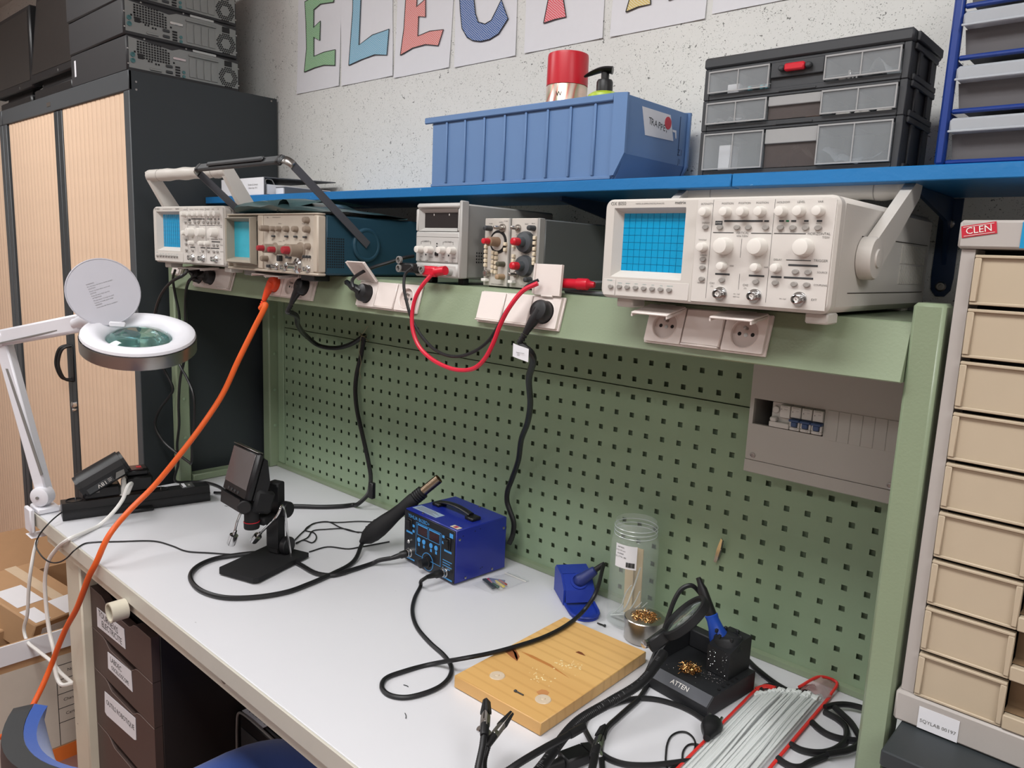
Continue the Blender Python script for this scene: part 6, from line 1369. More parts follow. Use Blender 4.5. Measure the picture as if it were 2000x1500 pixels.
# ------------------------------------------------------------------ cable routes (metres)
CABLES = {
'orange': [(-1.280, -0.372, 1.424), (-1.288, -0.378, 1.388), (-1.311, -0.395, 1.332), (-1.336, -0.425, 1.251), (-1.357, -0.455, 1.170), (-1.372, -0.500, 1.097), (-1.389, -0.550, 1.027), (-1.418, -0.600, 0.954), (-1.417, -0.660, 0.905), (-1.395, -0.712, 0.866), (-1.405, -0.737, 0.807), (-1.434, -0.744, 0.767), (-1.470, -0.746, 0.718), (-1.516, -0.748, 0.660), (-1.584, -0.752, 0.588), (-1.623, -0.760, 0.528), (-1.658, -0.770, 0.463), (-1.651, -0.800, 0.408), (-1.635, -0.850, 0.344), (-1.745, -0.870, 0.269)],
'white_a': [(-1.681, -0.560, 0.866), (-1.668, -0.555, 0.893), (-1.653, -0.570, 0.892), (-1.650, -0.585, 0.861), (-1.647, -0.610, 0.833), (-1.653, -0.642, 0.804), (-1.622, -0.689, 0.804), (-1.599, -0.731, 0.804), (-1.685, -0.735, 0.753), (-1.727, -0.742, 0.712), (-1.755, -0.745, 0.655), (-1.760, -0.745, 0.583), (-1.745, -0.745, 0.510), (-1.720, -0.745, 0.469), (-1.720, -0.745, 0.427), (-1.705, -0.745, 0.397), (-1.678, -0.742, 0.389), (-1.676, -0.720, 0.386)],
'white_b': [(-1.973, -0.700, 0.682), (-1.933, -0.720, 0.664), (-1.914, -0.735, 0.622), (-1.924, -0.740, 0.568), (-1.947, -0.742, 0.484), (-1.976, -0.745, 0.429), (-1.957, -0.745, 0.405), (-1.854, -0.745, 0.413), (-1.758, -0.742, 0.421), (-1.705, -0.735, 0.407), (-1.676, -0.720, 0.386)],
'thin_left': [(-1.866, -0.600, 0.812), (-1.823, -0.640, 0.814), (-1.758, -0.700, 0.820), (-1.734, -0.735, 0.807), (-1.741, -0.755, 0.780), (-1.738, -0.765, 0.760), (-1.698, -0.768, 0.746), (-1.644, -0.765, 0.742), (-1.603, -0.758, 0.750), (-1.561, -0.750, 0.772), (-1.537, -0.740, 0.796), (-1.556, -0.711, 0.800), (-1.550, -0.690, 0.800), (-1.519, -0.649, 0.800), (-1.467, -0.585, 0.800), (-1.410, -0.566, 0.800), (-1.353, -0.555, 0.800), (-1.308, -0.520, 0.800), (-1.269, -0.489, 0.800)],
'board_cable': [(-1.112, -0.400, 1.409), (-1.221, -0.340, 1.368), (-1.355, -0.250, 1.329), (-1.516, -0.120, 1.276), (-1.557, -0.050, 1.241), (-1.509, -0.030, 1.239), (-1.444, -0.022, 1.257), (-1.385, -0.018, 1.288)],
'board_drop': [(-1.385, -0.018, 1.288), (-1.401, -0.016, 1.235), (-1.425, -0.014, 1.173), (-1.432, -0.014, 1.127), (-1.423, -0.014, 1.067), (-1.395, -0.014, 0.996), (-1.362, -0.016, 0.919), (-1.347, -0.020, 0.885), (-1.338, -0.028, 0.861), (-1.329, -0.042, 0.841), (-1.345, -0.066, 0.812), (-1.367, -0.065, 0.804), (-1.377, -0.094, 0.804), (-1.408, -0.141, 0.804), (-1.448, -0.181, 0.804), (-1.489, -0.222, 0.804), (-1.520, -0.251, 0.804)],
'plug_drop': [(-0.446, -0.385, 1.395), (-0.468, -0.360, 1.366), (-0.540, -0.280, 1.305), (-0.602, -0.200, 1.238), (-0.650, -0.150, 1.186), (-0.709, -0.100, 1.129), (-0.750, -0.060, 1.067), (-0.789, -0.035, 1.010), (-0.806, -0.030, 0.974), (-0.806, -0.030, 0.949), (-0.794, -0.030, 0.926), (-0.782, -0.030, 0.904), (-0.779, -0.035, 0.874), (-0.776, -0.050, 0.857)],
'red_lead': [(-0.721, -0.363, 1.484), (-0.735, -0.370, 1.466), (-0.749, -0.375, 1.442), (-0.755, -0.378, 1.412), (-0.750, -0.380, 1.379), (-0.732, -0.380, 1.351), (-0.702, -0.380, 1.333), (-0.663, -0.380, 1.322), (-0.622, -0.380, 1.319), (-0.583, -0.380, 1.327), (-0.559, -0.380, 1.345), (-0.539, -0.380, 1.375), (-0.522, -0.380, 1.412), (-0.501, -0.380, 1.444), (-0.483, -0.370, 1.470), (-0.461, -0.360, 1.483)],
'black_lead': [(-0.776, -0.363, 1.496), (-0.787, -0.370, 1.483), (-0.785, -0.375, 1.461), (-0.775, -0.377, 1.435), (-0.760, -0.376, 1.402), (-0.735, -0.375, 1.373), (-0.699, -0.374, 1.350), (-0.665, -0.373, 1.341), (-0.632, -0.372, 1.342), (-0.593, -0.372, 1.355), (-0.560, -0.372, 1.376), (-0.537, -0.374, 1.401), (-0.515, -0.376, 1.433), (-0.492, -0.372, 1.460), (-0.481, -0.360, 1.480), (-0.468, -0.350, 1.488)],
'grey_lead': [(-0.394, -0.310, 1.487), (-0.383, -0.300, 1.488), (-0.380, -0.280, 1.488)],
'psu_cable': [(-0.893, -0.260, 1.517), (-0.899, -0.280, 1.513), (-0.912, -0.310, 1.502), (-0.925, -0.340, 1.491), (-0.928, -0.370, 1.479), (-0.916, -0.400, 1.464), (-0.905, -0.405, 1.449), (-0.892, -0.400, 1.442)],
'gun_cable': [(-1.083, -0.245, 0.818), (-1.034, -0.306, 0.804), (-1.010, -0.379, 0.804), (-0.998, -0.454, 0.804), (-0.996, -0.504, 0.804), (-1.017, -0.563, 0.804), (-1.057, -0.610, 0.804), (-1.111, -0.630, 0.804), (-1.170, -0.627, 0.804), (-1.217, -0.608, 0.804), (-1.249, -0.573, 0.804), (-1.260, -0.531, 0.804), (-1.248, -0.487, 0.804), (-1.225, -0.441, 0.804), (-1.173, -0.411, 0.804), (-1.104, -0.406, 0.804), (-1.033, -0.405, 0.804), (-1.003, -0.384, 0.804), (-0.998, -0.332, 0.804), (-0.997, -0.278, 0.804), (-0.985, -0.268, 0.812), (-0.968, -0.249, 0.817)],
'iron_cable': [(-0.820, -0.267, 0.824), (-0.823, -0.280, 0.818), (-0.833, -0.272, 0.802), (-0.794, -0.323, 0.802), (-0.749, -0.367, 0.802), (-0.693, -0.402, 0.802), (-0.631, -0.423, 0.802), (-0.579, -0.435, 0.802), (-0.542, -0.452, 0.802), (-0.520, -0.477, 0.802), (-0.510, -0.508, 0.802), (-0.513, -0.542, 0.802), (-0.526, -0.572, 0.802), (-0.548, -0.585, 0.802), (-0.574, -0.581, 0.802), (-0.592, -0.560, 0.802), (-0.588, -0.521, 0.802), (-0.572, -0.469, 0.802), (-0.520, -0.451, 0.826), (-0.497, -0.397, 0.826), (-0.482, -0.346, 0.826), (-0.470, -0.287, 0.826), (-0.469, -0.219, 0.826), (-0.482, -0.144, 0.828), (-0.472, -0.124, 0.858), (-0.460, -0.127, 0.898), (-0.468, -0.128, 0.913)],
'mic_cable': [(-1.160, -0.344, 0.800), (-1.158, -0.293, 0.800), (-1.114, -0.263, 0.800), (-1.104, -0.232, 0.800), (-1.085, -0.159, 0.800)],
'thin_coil': [(-1.226, -0.339, 0.800), (-1.235, -0.313, 0.800), (-1.206, -0.306, 0.800), (-1.228, -0.279, 0.800), (-1.264, -0.265, 0.800), (-1.290, -0.272, 0.800), (-1.314, -0.242, 0.800), (-1.319, -0.213, 0.800), (-1.307, -0.192, 0.800), (-1.250, -0.192, 0.800), (-1.203, -0.184, 0.800), (-1.178, -0.167, 0.800)],
'thin_coil2': [(-1.248, -0.330, 0.800), (-1.277, -0.293, 0.800), (-1.303, -0.255, 0.800), (-1.320, -0.228, 0.800), (-1.313, -0.201, 0.800), (-1.285, -0.175, 0.800), (-1.256, -0.129, 0.800), (-1.226, -0.101, 0.800)],
'thin_coil3': [(-1.231, -0.336, 0.800), (-1.242, -0.297, 0.800), (-1.275, -0.257, 0.800), (-1.260, -0.224, 0.800), (-1.238, -0.192, 0.800), (-1.187, -0.179, 0.800)],
'euro_cable': [(-0.147, -0.266, 0.802), (-0.167, -0.261, 0.802), (-0.190, -0.260, 0.802), (-0.210, -0.264, 0.802), (-0.229, -0.271, 0.802), (-0.245, -0.282, 0.802), (-0.260, -0.300, 0.802), (-0.274, -0.334, 0.802), (-0.282, -0.366, 0.802), (-0.283, -0.397, 0.802), (-0.272, -0.420, 0.802), (-0.257, -0.432, 0.802), (-0.238, -0.444, 0.802), (-0.213, -0.455, 0.802), (-0.194, -0.456, 0.802), (-0.174, -0.449, 0.802), (-0.151, -0.429, 0.802), (-0.133, -0.406, 0.802), (-0.118, -0.384, 0.802), (-0.109, -0.373, 0.802)],
'stand_cable': [(-0.267, -0.241, 0.802), (-0.261, -0.261, 0.802), (-0.253, -0.293, 0.802), (-0.250, -0.328, 0.802), (-0.247, -0.365, 0.802), (-0.244, -0.395, 0.802), (-0.234, -0.422, 0.802), (-0.220, -0.448, 0.802), (-0.203, -0.468, 0.802), (-0.184, -0.492, 0.802)],
'thick_back': [(-0.181, -0.037, 0.803), (-0.160, -0.052, 0.803), (-0.142, -0.062, 0.803), (-0.122, -0.072, 0.803), (-0.101, -0.080, 0.803), (-0.079, -0.085, 0.803)],
'thick_hook': [(-0.110, -0.123, 0.803), (-0.118, -0.115, 0.803), (-0.117, -0.098, 0.803), (-0.107, -0.086, 0.803), (-0.093, -0.083, 0.803), (-0.079, -0.082, 0.803), (-0.069, -0.069, 0.803), (-0.063, -0.047, 0.803), (-0.056, -0.037, 0.803)],
'coil_r1': [(-0.019, -0.145, 0.803), (-0.005, -0.154, 0.803), (0.011, -0.159, 0.803), (0.027, -0.156, 0.803), (0.044, -0.146, 0.803), (0.056, -0.139, 0.803)],
'coil_r2': [(-0.021, -0.227, 0.803), (-0.005, -0.229, 0.803), (0.011, -0.222, 0.803), (0.024, -0.209, 0.803), (0.033, -0.190, 0.803), (0.037, -0.163, 0.803), (0.033, -0.137, 0.803), (0.023, -0.116, 0.803), (0.007, -0.105, 0.803), (-0.010, -0.101, 0.803), (-0.016, -0.100, 0.803)],
'coil_r3': [(-0.016, -0.097, 0.809), (-0.007, -0.077, 0.809), (0.007, -0.061, 0.809), (0.026, -0.053, 0.809), (0.039, -0.052, 0.809)],
'coil_r4': [(-0.005, -0.085, 0.809), (0.013, -0.097, 0.809), (0.029, -0.109, 0.809), (0.043, -0.126, 0.809), (0.056, -0.147, 0.809), (0.057, -0.167, 0.809), (0.050, -0.189, 0.809), (0.041, -0.204, 0.809), (0.032, -0.219, 0.809)],
'coil_r5': [(-0.021, -0.274, 0.803), (-0.009, -0.278, 0.803), (0.004, -0.277, 0.803), (0.013, -0.268, 0.803), (0.017, -0.252, 0.803), (0.023, -0.234, 0.803), (0.029, -0.217, 0.803)],
'small_loop': [(-0.124, -0.413, 0.800), (-0.136, -0.400, 0.800), (-0.146, -0.383, 0.800), (-0.157, -0.361, 0.800), (-0.163, -0.339, 0.800), (-0.160, -0.322, 0.800), (-0.152, -0.314, 0.800), (-0.140, -0.316, 0.800), (-0.128, -0.327, 0.800), (-0.120, -0.345, 0.800), (-0.118, -0.363, 0.800), (-0.119, -0.378, 0.800), (-0.121, -0.396, 0.800), (-0.124, -0.408, 0.800)],
'small_loop2': [(-0.122, -0.377, 0.800), (-0.131, -0.358, 0.800), (-0.133, -0.340, 0.800), (-0.128, -0.331, 0.800), (-0.120, -0.327, 0.800), (-0.112, -0.327, 0.800)],
'atten_cable': [(-0.233, -0.125, 0.930), (-0.244, -0.130, 0.946), (-0.254, -0.140, 0.957), (-0.266, -0.150, 0.950), (-0.273, -0.160, 0.931), (-0.278, -0.170, 0.898), (-0.280, -0.180, 0.871), (-0.283, -0.190, 0.847), (-0.283, -0.212, 0.818), (-0.271, -0.261, 0.804)],
'left_a': [(-1.530, -0.440, 1.451), (-1.538, -0.460, 1.445), (-1.580, -0.470, 1.427), (-1.636, -0.470, 1.397), (-1.701, -0.460, 1.353), (-1.773, -0.440, 1.291), (-1.858, -0.400, 1.222), (-1.905, -0.360, 1.153), (-1.882, -0.345, 1.093), (-1.900, -0.350, 1.067), (-1.921, -0.370, 1.027), (-1.933, -0.380, 0.979), (-1.907, -0.370, 0.935), (-1.837, -0.360, 0.908), (-1.771, -0.360, 0.899), (-1.748, -0.360, 0.896)],
'left_b': [(-1.508, -0.440, 1.446), (-1.570, -0.430, 1.430), (-1.654, -0.400, 1.403), (-1.751, -0.360, 1.347), (-1.789, -0.345, 1.271), (-1.807, -0.342, 1.194), (-1.838, -0.342, 1.130), (-1.854, -0.342, 1.050), (-1.855, -0.342, 0.988), (-1.873, -0.342, 0.921), (-1.863, -0.345, 0.868), (-1.865, -0.355, 0.815), (-1.861, -0.310, 0.804), (-1.830, -0.280, 0.804)],
'left_c': [(-1.786, -0.370, 1.448), (-1.824, -0.360, 1.422), (-1.836, -0.350, 1.377), (-1.825, -0.345, 1.319), (-1.829, -0.345, 1.267), (-1.857, -0.345, 1.204), (-1.818, -0.350, 1.171), (-1.752, -0.360, 1.143), (-1.692, -0.370, 1.102), (-1.693, -0.370, 1.036), (-1.709, -0.370, 0.974), (-1.719, -0.370, 0.911), (-1.748, -0.360, 0.894)],
'strip_cable': [(-1.861, -0.310, 0.804), (-1.830, -0.280, 0.804), (-1.786, -0.269, 0.804), (-1.734, -0.271, 0.804), (-1.664, -0.286, 0.804), (-1.581, -0.308, 0.804), (-1.515, -0.331, 0.804)],
'strip_cable2': [(-1.719, -0.306, 0.804), (-1.694, -0.284, 0.804), (-1.667, -0.274, 0.804)],
}
# ------------------------------------------------------------------ plugs in the console sockets
ORG_C = mat('orange_pvc', (226, 96, 36), 0.42, var=0.03); ORP = mat('orange_plug', (226, 74, 34), 0.4)
WCAB = mat('white_pvc', (226, 224, 220), 0.4); RCAB = mat('red_silicone', (206, 36, 60), 0.38); BCAB = mat('black_pvc', (26, 26, 28), 0.42, var=0.08)
GCAB = mat('grey_pvc', (92, 96, 98), 0.45)
FM = Matrix.Rotation(-TH, 4, 'X')
def console_plug(x, tail, m, label, flat=False, v=.0385):
    t = thing('mains_plug', label, 'plug', face_pt(x, v, .0095), rot=(-TH, 0, 0))
    dx, dz = tail
    if not flat:
        MB().lathe((0, 0, 0), (0, -1, 0), [(.0185, .0), (.0185, .016), (.0165, .020), (.010, .022)], 24).build('plug_body', m, t)
    else:
        MB().lathe((0, 0, 0), (0, -1, 0), [(.0185, 0), (.0185, .013), (.016, .016)], 24).build('plug_body', m, t)
    L = math.hypot(dx, dz); ux, uz = dx/L, dz/L
    MB().tube([(0, -.012, 0), (ux*.016, -.014, uz*.016), (ux*.030, -.015, uz*.030), (ux*.046, -.015, uz*.046)], lambda q: .0120*(1-q)+.0052*q, 12).build('plug_neck', m, t)
    for k in range(3): MB().lathe((ux*(.048+k*.006), -.015, uz*(.048+k*.006)), (ux, 0, uz), [(.0058, 0), (.0058, .0035), (.0045, .0036), (.0045, .006)], 12).build('strain_relief', m, t)
    return Vector(face_pt(x, v, .0095))+FM @ Vector((ux*.066, -.015, uz*.066))
e1 = console_plug(-1.685, (-1, .25), BLACK, 'black plug with its cord going left in the far left socket block')
e2 = console_plug(-1.618, (-1, -.12), BLACK, 'black plug in the middle socket under the left oscilloscope')
e3 = console_plug(-1.296, (-.25, -1), ORP, 'orange plug in the socket block under the teal oscilloscope', True)
e4 = console_plug(-1.172, (-.35, -1), BLACK, 'black plug right of the orange plug under the teal oscilloscope')
e5 = console_plug(-.938, (-1, .30), BLACK, 'black plug with raised socket flap below the power supply')
e6 = console_plug(-.455, (-.45, -1), BLACK, 'black plug hanging from the socket with the upright flap')
def cable(key, r, m, label, start=None, end=None, skip=0, n=8, name='cable', group=None, cut=0):
    P = [Vector(p) for p in CABLES[key]][skip:]
    if cut: P = P[:-cut]
    if start is not None: P = [Vector(start)]+P
    if end is not None: P = P+[Vector(end)]
    c = P[0].copy(); mb = MB(); mb.tube([p-c for p in P], r, n)
    o = mb.build(name, m); o.location = c; return tag(o, label, 'cable', group)
cable('orange', .0068, ORG_C, 'thick orange power cable hanging from the console to the floor', e3, skip=1, n=10)
cable('white_a', .0050, WCAB, 'white cable rising from the white plug and hanging over the bench edge')
cable('white_b', .0046, WCAB, 'white lamp cable hanging in a loop left of the bench leg')
cable('thin_left', .0018, BCAB, 'thin black cord looping over the left front edge of the bench')
cable('board_cable', .0065, BCAB, 'black cable sagging from the teal oscilloscope plug to the panel tie', e4, skip=1)
cable('board_drop', .0062, BCAB, 'black cable running down the perforated panel to the bench')
cable('plug_drop', .0062, BCAB, 'black cable dropping from the tagged plug behind the blue station', e6, skip=1)
cable('red_lead', .0040, RCAB, 'red test lead looping below the power supply')
cable('black_lead', .0030, BCAB, 'thin black test lead hanging beside the red lead')
cable('grey_lead', .0034, GCAB, 'short grey lead leaving the red banana plug by the large oscilloscope')
cable('psu_cable', .0036, BCAB, 'black cord from the power supply to its angled plug', end=e5, cut=1)
cable('gun_cable', .0052, BCAB, 'black hose of the hot air gun looping around the microscope base')
cable('iron_cable', .0042, BCAB, 'black cable from the blue station over the wooden board to the small iron', end=IRON_END, cut=2)
cable('mic_cable', .0018, BCAB, 'thin black cord from the microscope base towards the hot air gun')
for k, kk in enumerate(('thin_coil', 'thin_coil2', 'thin_coil3')):
    cable(kk, .0017, BCAB, 'thin black microscope cord behind the lamp arms, '+('curled strand', 'rear strand', 'middle strand')[k], group='microscope cords')
cable('euro_cable', .0044, BCAB, 'black cable curving from the black mains plug below the iron holder')
cable('stand_cable', .0044, BCAB, 'black cable leaving the left side of the black iron holder')
cable('thick_back', .0050, BCAB, 'thick black cable behind the black iron holder')
cable('thick_hook', .0050, BCAB, 'hooked end of thick black cable above the bag of cable ties')
for k, kk in enumerate(('coil_r1', 'coil_r2', 'coil_r3', 'coil_r4', 'coil_r5')):
    cable(kk, .0050, BCAB, 'coiled black cable by the right post, '+('strand crossing its middle', 'large front loop', 'strand running behind the post', 'outer loop by the post', 'frontmost strand')[k], group='coiled cable by the right post')
cable('small_loop', .0016, BCAB, 'thin black wire loop left of the cable tie bag', n=6)
cable('small_loop2', .0016, BCAB, 'small second wire loop touching the cable tie bag', n=6)
cable('atten_cable', .0042, BCAB, 'black cable arching from the blue grip iron behind the magnifier')
cable('left_a', .0040, BCAB, 'black cord arching left from the far left plug', e1, skip=1)
cable('left_b', .0040, BCAB, 'black cord running straight down the left post', e2, skip=1)
cable('left_c', .0036, BCAB, 'black cord from the junction socket bulging right of the left post')
cable('strip_cable', .0040, BCAB, 'black cord from the left post to the microscope')
cable('strip_cable2', .0040, BCAB, 'short black lead leaving the end of the power strip')
# twist tie and paper tag
WIRE = mat('tie_wire', (150, 140, 110), 0.45, 0.4)
tw = MB(); tc0 = Vector(CABLES['board_drop'][0])
for pts in ([(0, -.008, .004), (.012, -.006, .018), (.022, -.004, .030)], [(0, -.008, 0), (.012, -.008, -.004), (.026, -.004, -.014)], [(0, -.008, 0), (-.014, -.006, .006), (-.020, -.004, .004)], [(-.004, -.008, 0), (-.012, -.010, -.040), (-.004, -.008, -.075), (-.014, -.006, -.105), (-.006, -.006, -.125)]): tw.tube(pts, .0009, 5)
tw.tube([(.008*math.cos(a), -.002+.009*math.sin(a), .002*math.sin(a*2)) for a in [k*PI/8 for k in range(17)]], .0010, 5)
o = tw.build('wire_tie', WIRE); o.location = tc0; tag(o, 'twisted wire tie holding the black cable to the perforated panel', 'wire tie')
pt = Vector(e6)
t = thing('paper_tag', 'white paper tag wrapped around the black cable below the upright flap', 'tag', pt+Vector((.004, -.006, -.004)))
MB().sheet([[(-.006+.034*i/5, -.006-.001*math.sin(i), -.016+.022*j-.0012*i) for i in range(6)] for j in range(2)]).build('tag_paper', PAPER, t)
m2 = MB(); text_into(m2, 'lampe loupe', .0036, front(.012, -.0078, -.0080)); text_into(m2, '220V', .0032, front(.008, -.0078, -.0120)); m2.build('lettering', INKG, t, smooth=False)
# red banana plug next to the large oscilloscope
t = thing('banana_plug', 'red banana plug with grey lead lying left of the large oscilloscope', 'plug', (-.4150, -.325, 1.4850), math.radians(14))
MB().lathe((-.030, 0, 0), (1, 0, 0), [(.0075, 0), (.0080, .003), (.0080, .036), (.0095, .038), (.0095, .056), (.0060, .060), (.0045, .068)], 16).build('plug_body', BANR, t)
t = thing('test_cable', 'dark cable lying on the console behind the red banana plug', 'cable', (-.36, -.30, 1.4672))
MB().tube([(-.08, -.012, .004), (-.03, -.010, .004), (.02, -.004, .004), (.06, .010, .004), (.09, .03, .004)], .0035, 8).build('cable_body', GCAB, t)
# ------------------------------------------------------------------ under and beside the bench
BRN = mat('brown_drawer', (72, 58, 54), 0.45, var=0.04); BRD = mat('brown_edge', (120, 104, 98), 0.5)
t = thing('drawer_unit', 'dark brown drawer unit with handwritten labels under the bench', 'drawer unit', (-1.604, -.690, 0))
W_, D_, H_ = .368, .52, .700
MB().box(0, .018, .02, .015, D_, H_, .001).box(W_-.015, .018, .02, W_, D_, H_, .001).box(.015, D_-.01, .02, W_-.015, D_, H_).box(.015, .018, H_-.015, W_-.015, D_-.01, H_).box(.015, .018, .02, W_-.015, D_-.01, .035).build('carcass', mat('shaded_carcass', (34, 30, 30), 0.55), t)  # deep shade under the bench is put into the carcass colour
for x in (.03, W_-.05):
    for y in (.03, D_-.05): MB().box(x, y, 0, x+.02, y+.02, .0198, .002).build('foot', BLACK, t)
zs = [.035, .144, .2965, .4505, .5605, .6690]
prev = .672
rows = [(.5635, .6700), (.4535, .5620), (.3000, .4520), (.1470, .2985), (.0360, .1455)]
for k, (a, b) in enumerate(rows):
    y0, y1 = 0, .0175
    c0, c1 = .090, .275
    pr = [(.004, a), (W_-.004, a), (W_-.004, b)]+[(c1+.012, b)]+[(c1-.004, b-.004), (c1-.016, b-.012), (c1-.030, b-.018), (c0+.030, b-.018), (c0+.016, b-.012), (c0+.004, b-.004)]+[(c0-.012, b), (.004, b)]
    mb = MB(); holed(mb, pr, [], y0, y1); d = mb.build('drawer_front', BRN, t, smooth=False)
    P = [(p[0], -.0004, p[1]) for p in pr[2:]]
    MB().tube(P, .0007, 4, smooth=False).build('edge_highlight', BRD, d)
    MB().box(.016, .030, a+.004, W_-.016, D_-.02, b-.030).build('drawer_box', BLACKM, d, smooth=False)
def plabel(P, texts, k):
    mb = MB(); mb.prism(P, 1, -.0012, -.0004); l = mb.build('paper_label', PAPER, t, smooth=False, label=('white label TOURNEVIS ELECTRICITE', 'white label LABDEC OSCILLOSCOPE', 'white label OUTILS ROBOTIQUE')[k])
    m2 = MB()
    for s_, x, z, sz, sl in texts: text_into(m2, s_, sz, Matrix.Translation((x, -.0015, z)) @ Matrix.Rotation(-sl, 4, 'Y') @ Matrix.Rotation(PI/2, 4, 'X'))
    m2.build('handwriting', INK, l, smooth=False)
plabel([(.045, .578), (.219, .587), (.216, .636), (.047, .629)], [('TOURNEVIS', .118, .6175, .023, -.03), ('ELECTRICITE', .138, .597, .022, .0)], 0)
plabel([(.103, .490), (.250, .492), (.247, .543), (.105, .534)], [('LABDEC', .155, .522, .019, 0), ('OSCILLOSCOPE', .178, .503, .015, .02)], 1)
plabel([(.066, .356), (.078, .352), (.248, .369), (.259, .374), (.260, .430), (.071, .414)], [('OUTILS ROBOTIQUE', .166, .3955, .0185, .06)], 2)
# computer under the bench
t = thing('desktop_tower', 'black computer tower under the bench behind the chair', 'computer', (-1.125, -.50, 0))
MB().box(-.10, 0, .015, .10, .42, .425, .012).build('case', BLACK, t)
MB().tube([(-.10, -.003, .03), (-.10, -.003, .40), (-.092, -.003, .418), (-.075, -.003, .425), (.10, -.003, .425)], .003, 6).build('silver_trim', MGREY, t)
MB().box(-.085, -.002, .26, .09, -.0002, .385, .002).build('front_panel', DGREY, t)
MB().box(-.040, -.0032, .345, .012, -.0022, .349).build('drive_slot', MGREY, t)
lb = MB().box(-.085, .002, .4252, .010, .030, .4258).build('asset_label', PAPER, t, label='white asset label'); m2 = MB(); text_into(m2, 'SQYLAB 00142', .013, Matrix.Translation((-.038, .016, .4260))); m2.build('lettering', INK, lb, smooth=False)
for x in (-.08, .06):
    for y in (.02, .38): MB().box(x, y, 0, x+.02, y+.02, .0148, .003).build('foot', RUBBER, t)
# ------------------------------------------------------------------ blue swivel chair
CB = mat('blue_fabric', (26, 74, 158), 0.85, var=0.10, scale=300, bump=0.3, bscale=900, sheen=0.3)
CS = mat('chair_shell', (50, 52, 54), 0.5)
t = thing('office_chair', 'blue fabric swivel chair with black shell pulled up to the bench', 'chair', (-.815, -.683, 0), math.radians(2.0))
# local: chair faces +y
def cushion(w, d, h, z, crown, n=18, m=14):
    mb = MB(); top = []; 
    def se(a, p): return math.copysign(abs(a)**p, a)
    rows = []
    for i in range(m+1):
        f = i/m; row = []
        for k in range(n*2):
            a = 2*PI*k/(n*2); rr = f
            x = w/2*se(math.cos(a), .62)*rr; y = d/2*se(math.sin(a), .62)*rr
            zz = z+h*(1-rr**5)*.55+h*.45-crown*(rr**2)*.3
            row.append((x, y, zz))
        rows.append(row+[row[0]])
    low = [(p[0], p[1], z) for p in rows[-1]]
    rows.append(low); rows.append([(p[0]*.9, p[1]*.9, z-.004) for p in low]); mb.sheet(rows); return mb
cushion(.50, .47, .060, .425, .02).build('seat', CB, t, ang=60, label='blue fabric seat')
MB().lathe((0, 0, .405), (0, 0, 1), [(.18, 0), (.205, .016)], 32, sy=.96).build('seat_shell', CS, t)
# backrest: curved padded shell behind the seat, leaning back
def backrest(off, thick, shrink, name, m_):
    rows = []
    for j in range(13):
        v = j/12; row = []
        for i in range(15):
            u = -1+2*i/14
            zz = .470+.325*v; ww = .188*(1-.36*abs(2*v-1)**3)*shrink
            x = ww*u; y = -.300-.05*v+.045*u*u+off-.012*math.cos((v-.5)*PI)
            row.append((x, y, zz+(.5-v)*2*.012*(1-shrink)*8))
        rows.append(row)
    return rows
fr_ = backrest(0.0, 0, 1.0, '', None); bk = backrest(-.032, 0, 1.03, '', None)
def closed(A, B, name, m_):
    mb = MB(); mb.sheet([r[::-1] for r in A]); mb.sheet(B)
    R_, C_ = len(A), len(A[0]); ring = [(0, i) for i in range(C_)]+[(j, C_-1) for j in range(1, R_)]+[(R_-1, i) for i in range(C_-2, -1, -1)]+[(j, 0) for j in range(R_-2, 0, -1)]
    V = [A[a][b] for a, b in ring]+[B[a][b] for a, b in ring]; n = len(ring)
    mb.add(V, [(k, (k+1) % n, n+(k+1) % n, n+k) for k in range(n)]); return mb.build(name, m_, t, ang=50)
mid = [[(p[0]*.995, p[1]-.004, p[2]) for p in r] for r in fr_]
pad = [[(p[0]*.94, p[1]+.030*(1-(abs(i-7)/7)**4)*(1-(abs(j-6)/6)**4)+.012, .6325-(.6325-p[2])*.95) for i, p in enumerate(r)] for j, r in enumerate(fr_)]
closed(pad, mid, 'backrest_pad', CB); closed([[(p[0], p[1]-.0045, p[2]) for p in r] for r in fr_], bk, 'backrest_shell', CS)
MB().tube([(0, -.10, .41), (0, -.25, .405), (0, -.345, .43), (0, -.365, .50), (0, -.368, .58)], .018, 10, flat=.5).build('back_bar', BLACK, t)
MB().cyl((0, 0, .10), (0, 0, .405), .024, n=16).build('gas_column', BLACK, t)
for k in range(5):
    a = 2*PI*k/5+.3; c, s_ = math.cos(a), math.sin(a)
    MB().tube([(0, 0, .105), (c*.15, s_*.15, .095), (c*.27, s_*.27, .072)], lambda q: .020-.008*q, 10).build('base_arm', BLACK, t)
    MB().lathe((c*.27-s_*.012, s_*.27+c*.012, .027), (s_, -c, 0), [(.020, 0), (.0265, .003), (.0265, .020), (.020, .023)], 16).build('caster', BLACK, t)
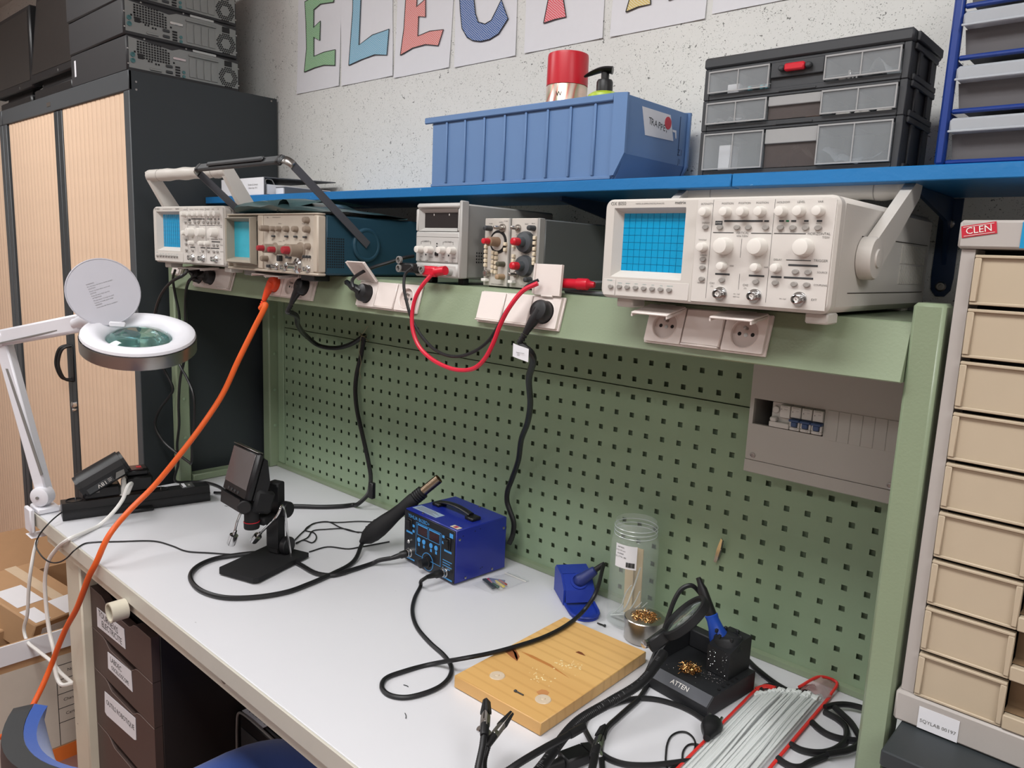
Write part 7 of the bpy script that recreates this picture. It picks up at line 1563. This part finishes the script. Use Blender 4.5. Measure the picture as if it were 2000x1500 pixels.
# ------------------------------------------------------------------ cardboard box and parcels
CDB = mat('cardboard', (176, 140, 104), 0.75, var=0.06, scale=20); CDI = mat('cardboard_inside', (160, 124, 90), 0.8, var=0.06); TAPE = mat('brown_tape', (150, 106, 76), 0.35)
t = thing('cardboard_box', 'open cardboard box with white printed label left of the bench', 'box', (-2.20, -.68, 0))
bw, bd, bh = .25, .26, .41
MB().box(bw-.005, -bd, .002, bw, bd, bh).box(-bw, -bd, .002, -bw+.005, bd, bh).box(-bw+.005, -bd, .002, bw-.005, -bd+.005, bh).box(-bw+.005, bd-.005, .002, bw-.005, bd, bh).box(-bw+.005, -bd+.005, .002, bw-.005, bd-.005, .007).build('carton', CDB, t, smooth=False)
MB(Matrix.Translation((-bw, 0, bh)) @ Matrix.Rotation(math.radians(-62), 4, 'Y')).box(-.005, -bd+.01, 0, 0, bd-.01, .20).build('flap', CDI, t)
MB(Matrix.Translation((0, bd, bh)) @ Matrix.Rotation(math.radians(8), 4, 'X')).box(-bw+.01, -.005, 0, bw-.01, 0, .12).build('flap', CDI, t)
MB(Matrix.Translation((bw, 0, bh)) @ Matrix.Rotation(math.radians(176), 4, 'Y')).box(-.006, -bd+.01, 0, -.001, bd-.01, .055).build('flap', PAPER, t, label='folded-down white flap with pen notes')
lb = MB().box(bw+.0002, -bd+.01, .05, bw+.001, .16, .33).build('label_sheet', mat('label_cream', (198, 190, 178), 0.6, var=0.05), t)
gm = MB()
for k in range(5): gm.box(bw+.0011, .0, .12+k*.045, bw+.0014, .16, .1218+k*.045)
for y in (.0, .085, .1585): gm.box(bw+.0011, y, .05, bw+.0014, y+.0018, .31)
for k, s_ in enumerate(('Nom', 'Date / Equipe', 'Chantier 1', 'Carton 2')): text_into(gm, s_, .013, Matrix.Translation((bw+.0014, .043, .280-k*.045)) @ Matrix.Rotation(PI/2, 4, 'Z') @ Matrix.Rotation(PI/2, 4, 'X'))
gm.build('label_print', INK, lb, smooth=False)
MB().box(bw+.0003, .165, .05, bw+.0012, .235, .36).build('brown_tape', TAPE, t)
MB().box(bw+.0003, -bd, .0, bw+.0015, bd, .045).build('orange_band', mat('orange_print', (222, 116, 48), 0.6), t)
for k, (x, y, z, rx, ry, rz, sx, sy, sz, lab) in enumerate([(-.06, .02, .37, -.12, .30, .4, .15, .11, .05, 'taped parcel with white shipping labels on top of the open carton'), (-.10, -.14, .27, .05, .1, .1, .12, .08, .09, 'brown parcel lying deeper in the open carton')]):
    tp = thing('parcel', lab, 'parcel', (-2.20+x, -.68+y, z), rot=(rx, ry, rz))
    MB().box(-sx, -sy, -sz, sx, sy, sz, .004).build('parcel_body', CDB, tp)
    if k == 0:
        MB().box(-.05, -.09, sz+.0003, .05, .0, sz+.001).build('shipping_label', PAPER, tp); MB().box(.065, .0, sz+.0003, .145, .09, sz+.001).build('shipping_label', PAPER, tp); MB().box(.07, -.10, sz+.0003, .14, -.05, sz+.001).build('shipping_label', PAPER, tp)
        MB().box(-sx, .02, sz+.0002, sx, .06, sz+.0007).build('clear_tape', mat('clear_tape', (206, 186, 160), 0.1, coat=.5), tp)
        MB().box(sx+.0003, -.08, -.03, sx+.001, .02, .03).build('shipping_label', PAPER, tp)
    else: MB().box(-.05, -.04, sz+.0003, .05, .03, sz+.001).build('shipping_label', PAPER, tp)
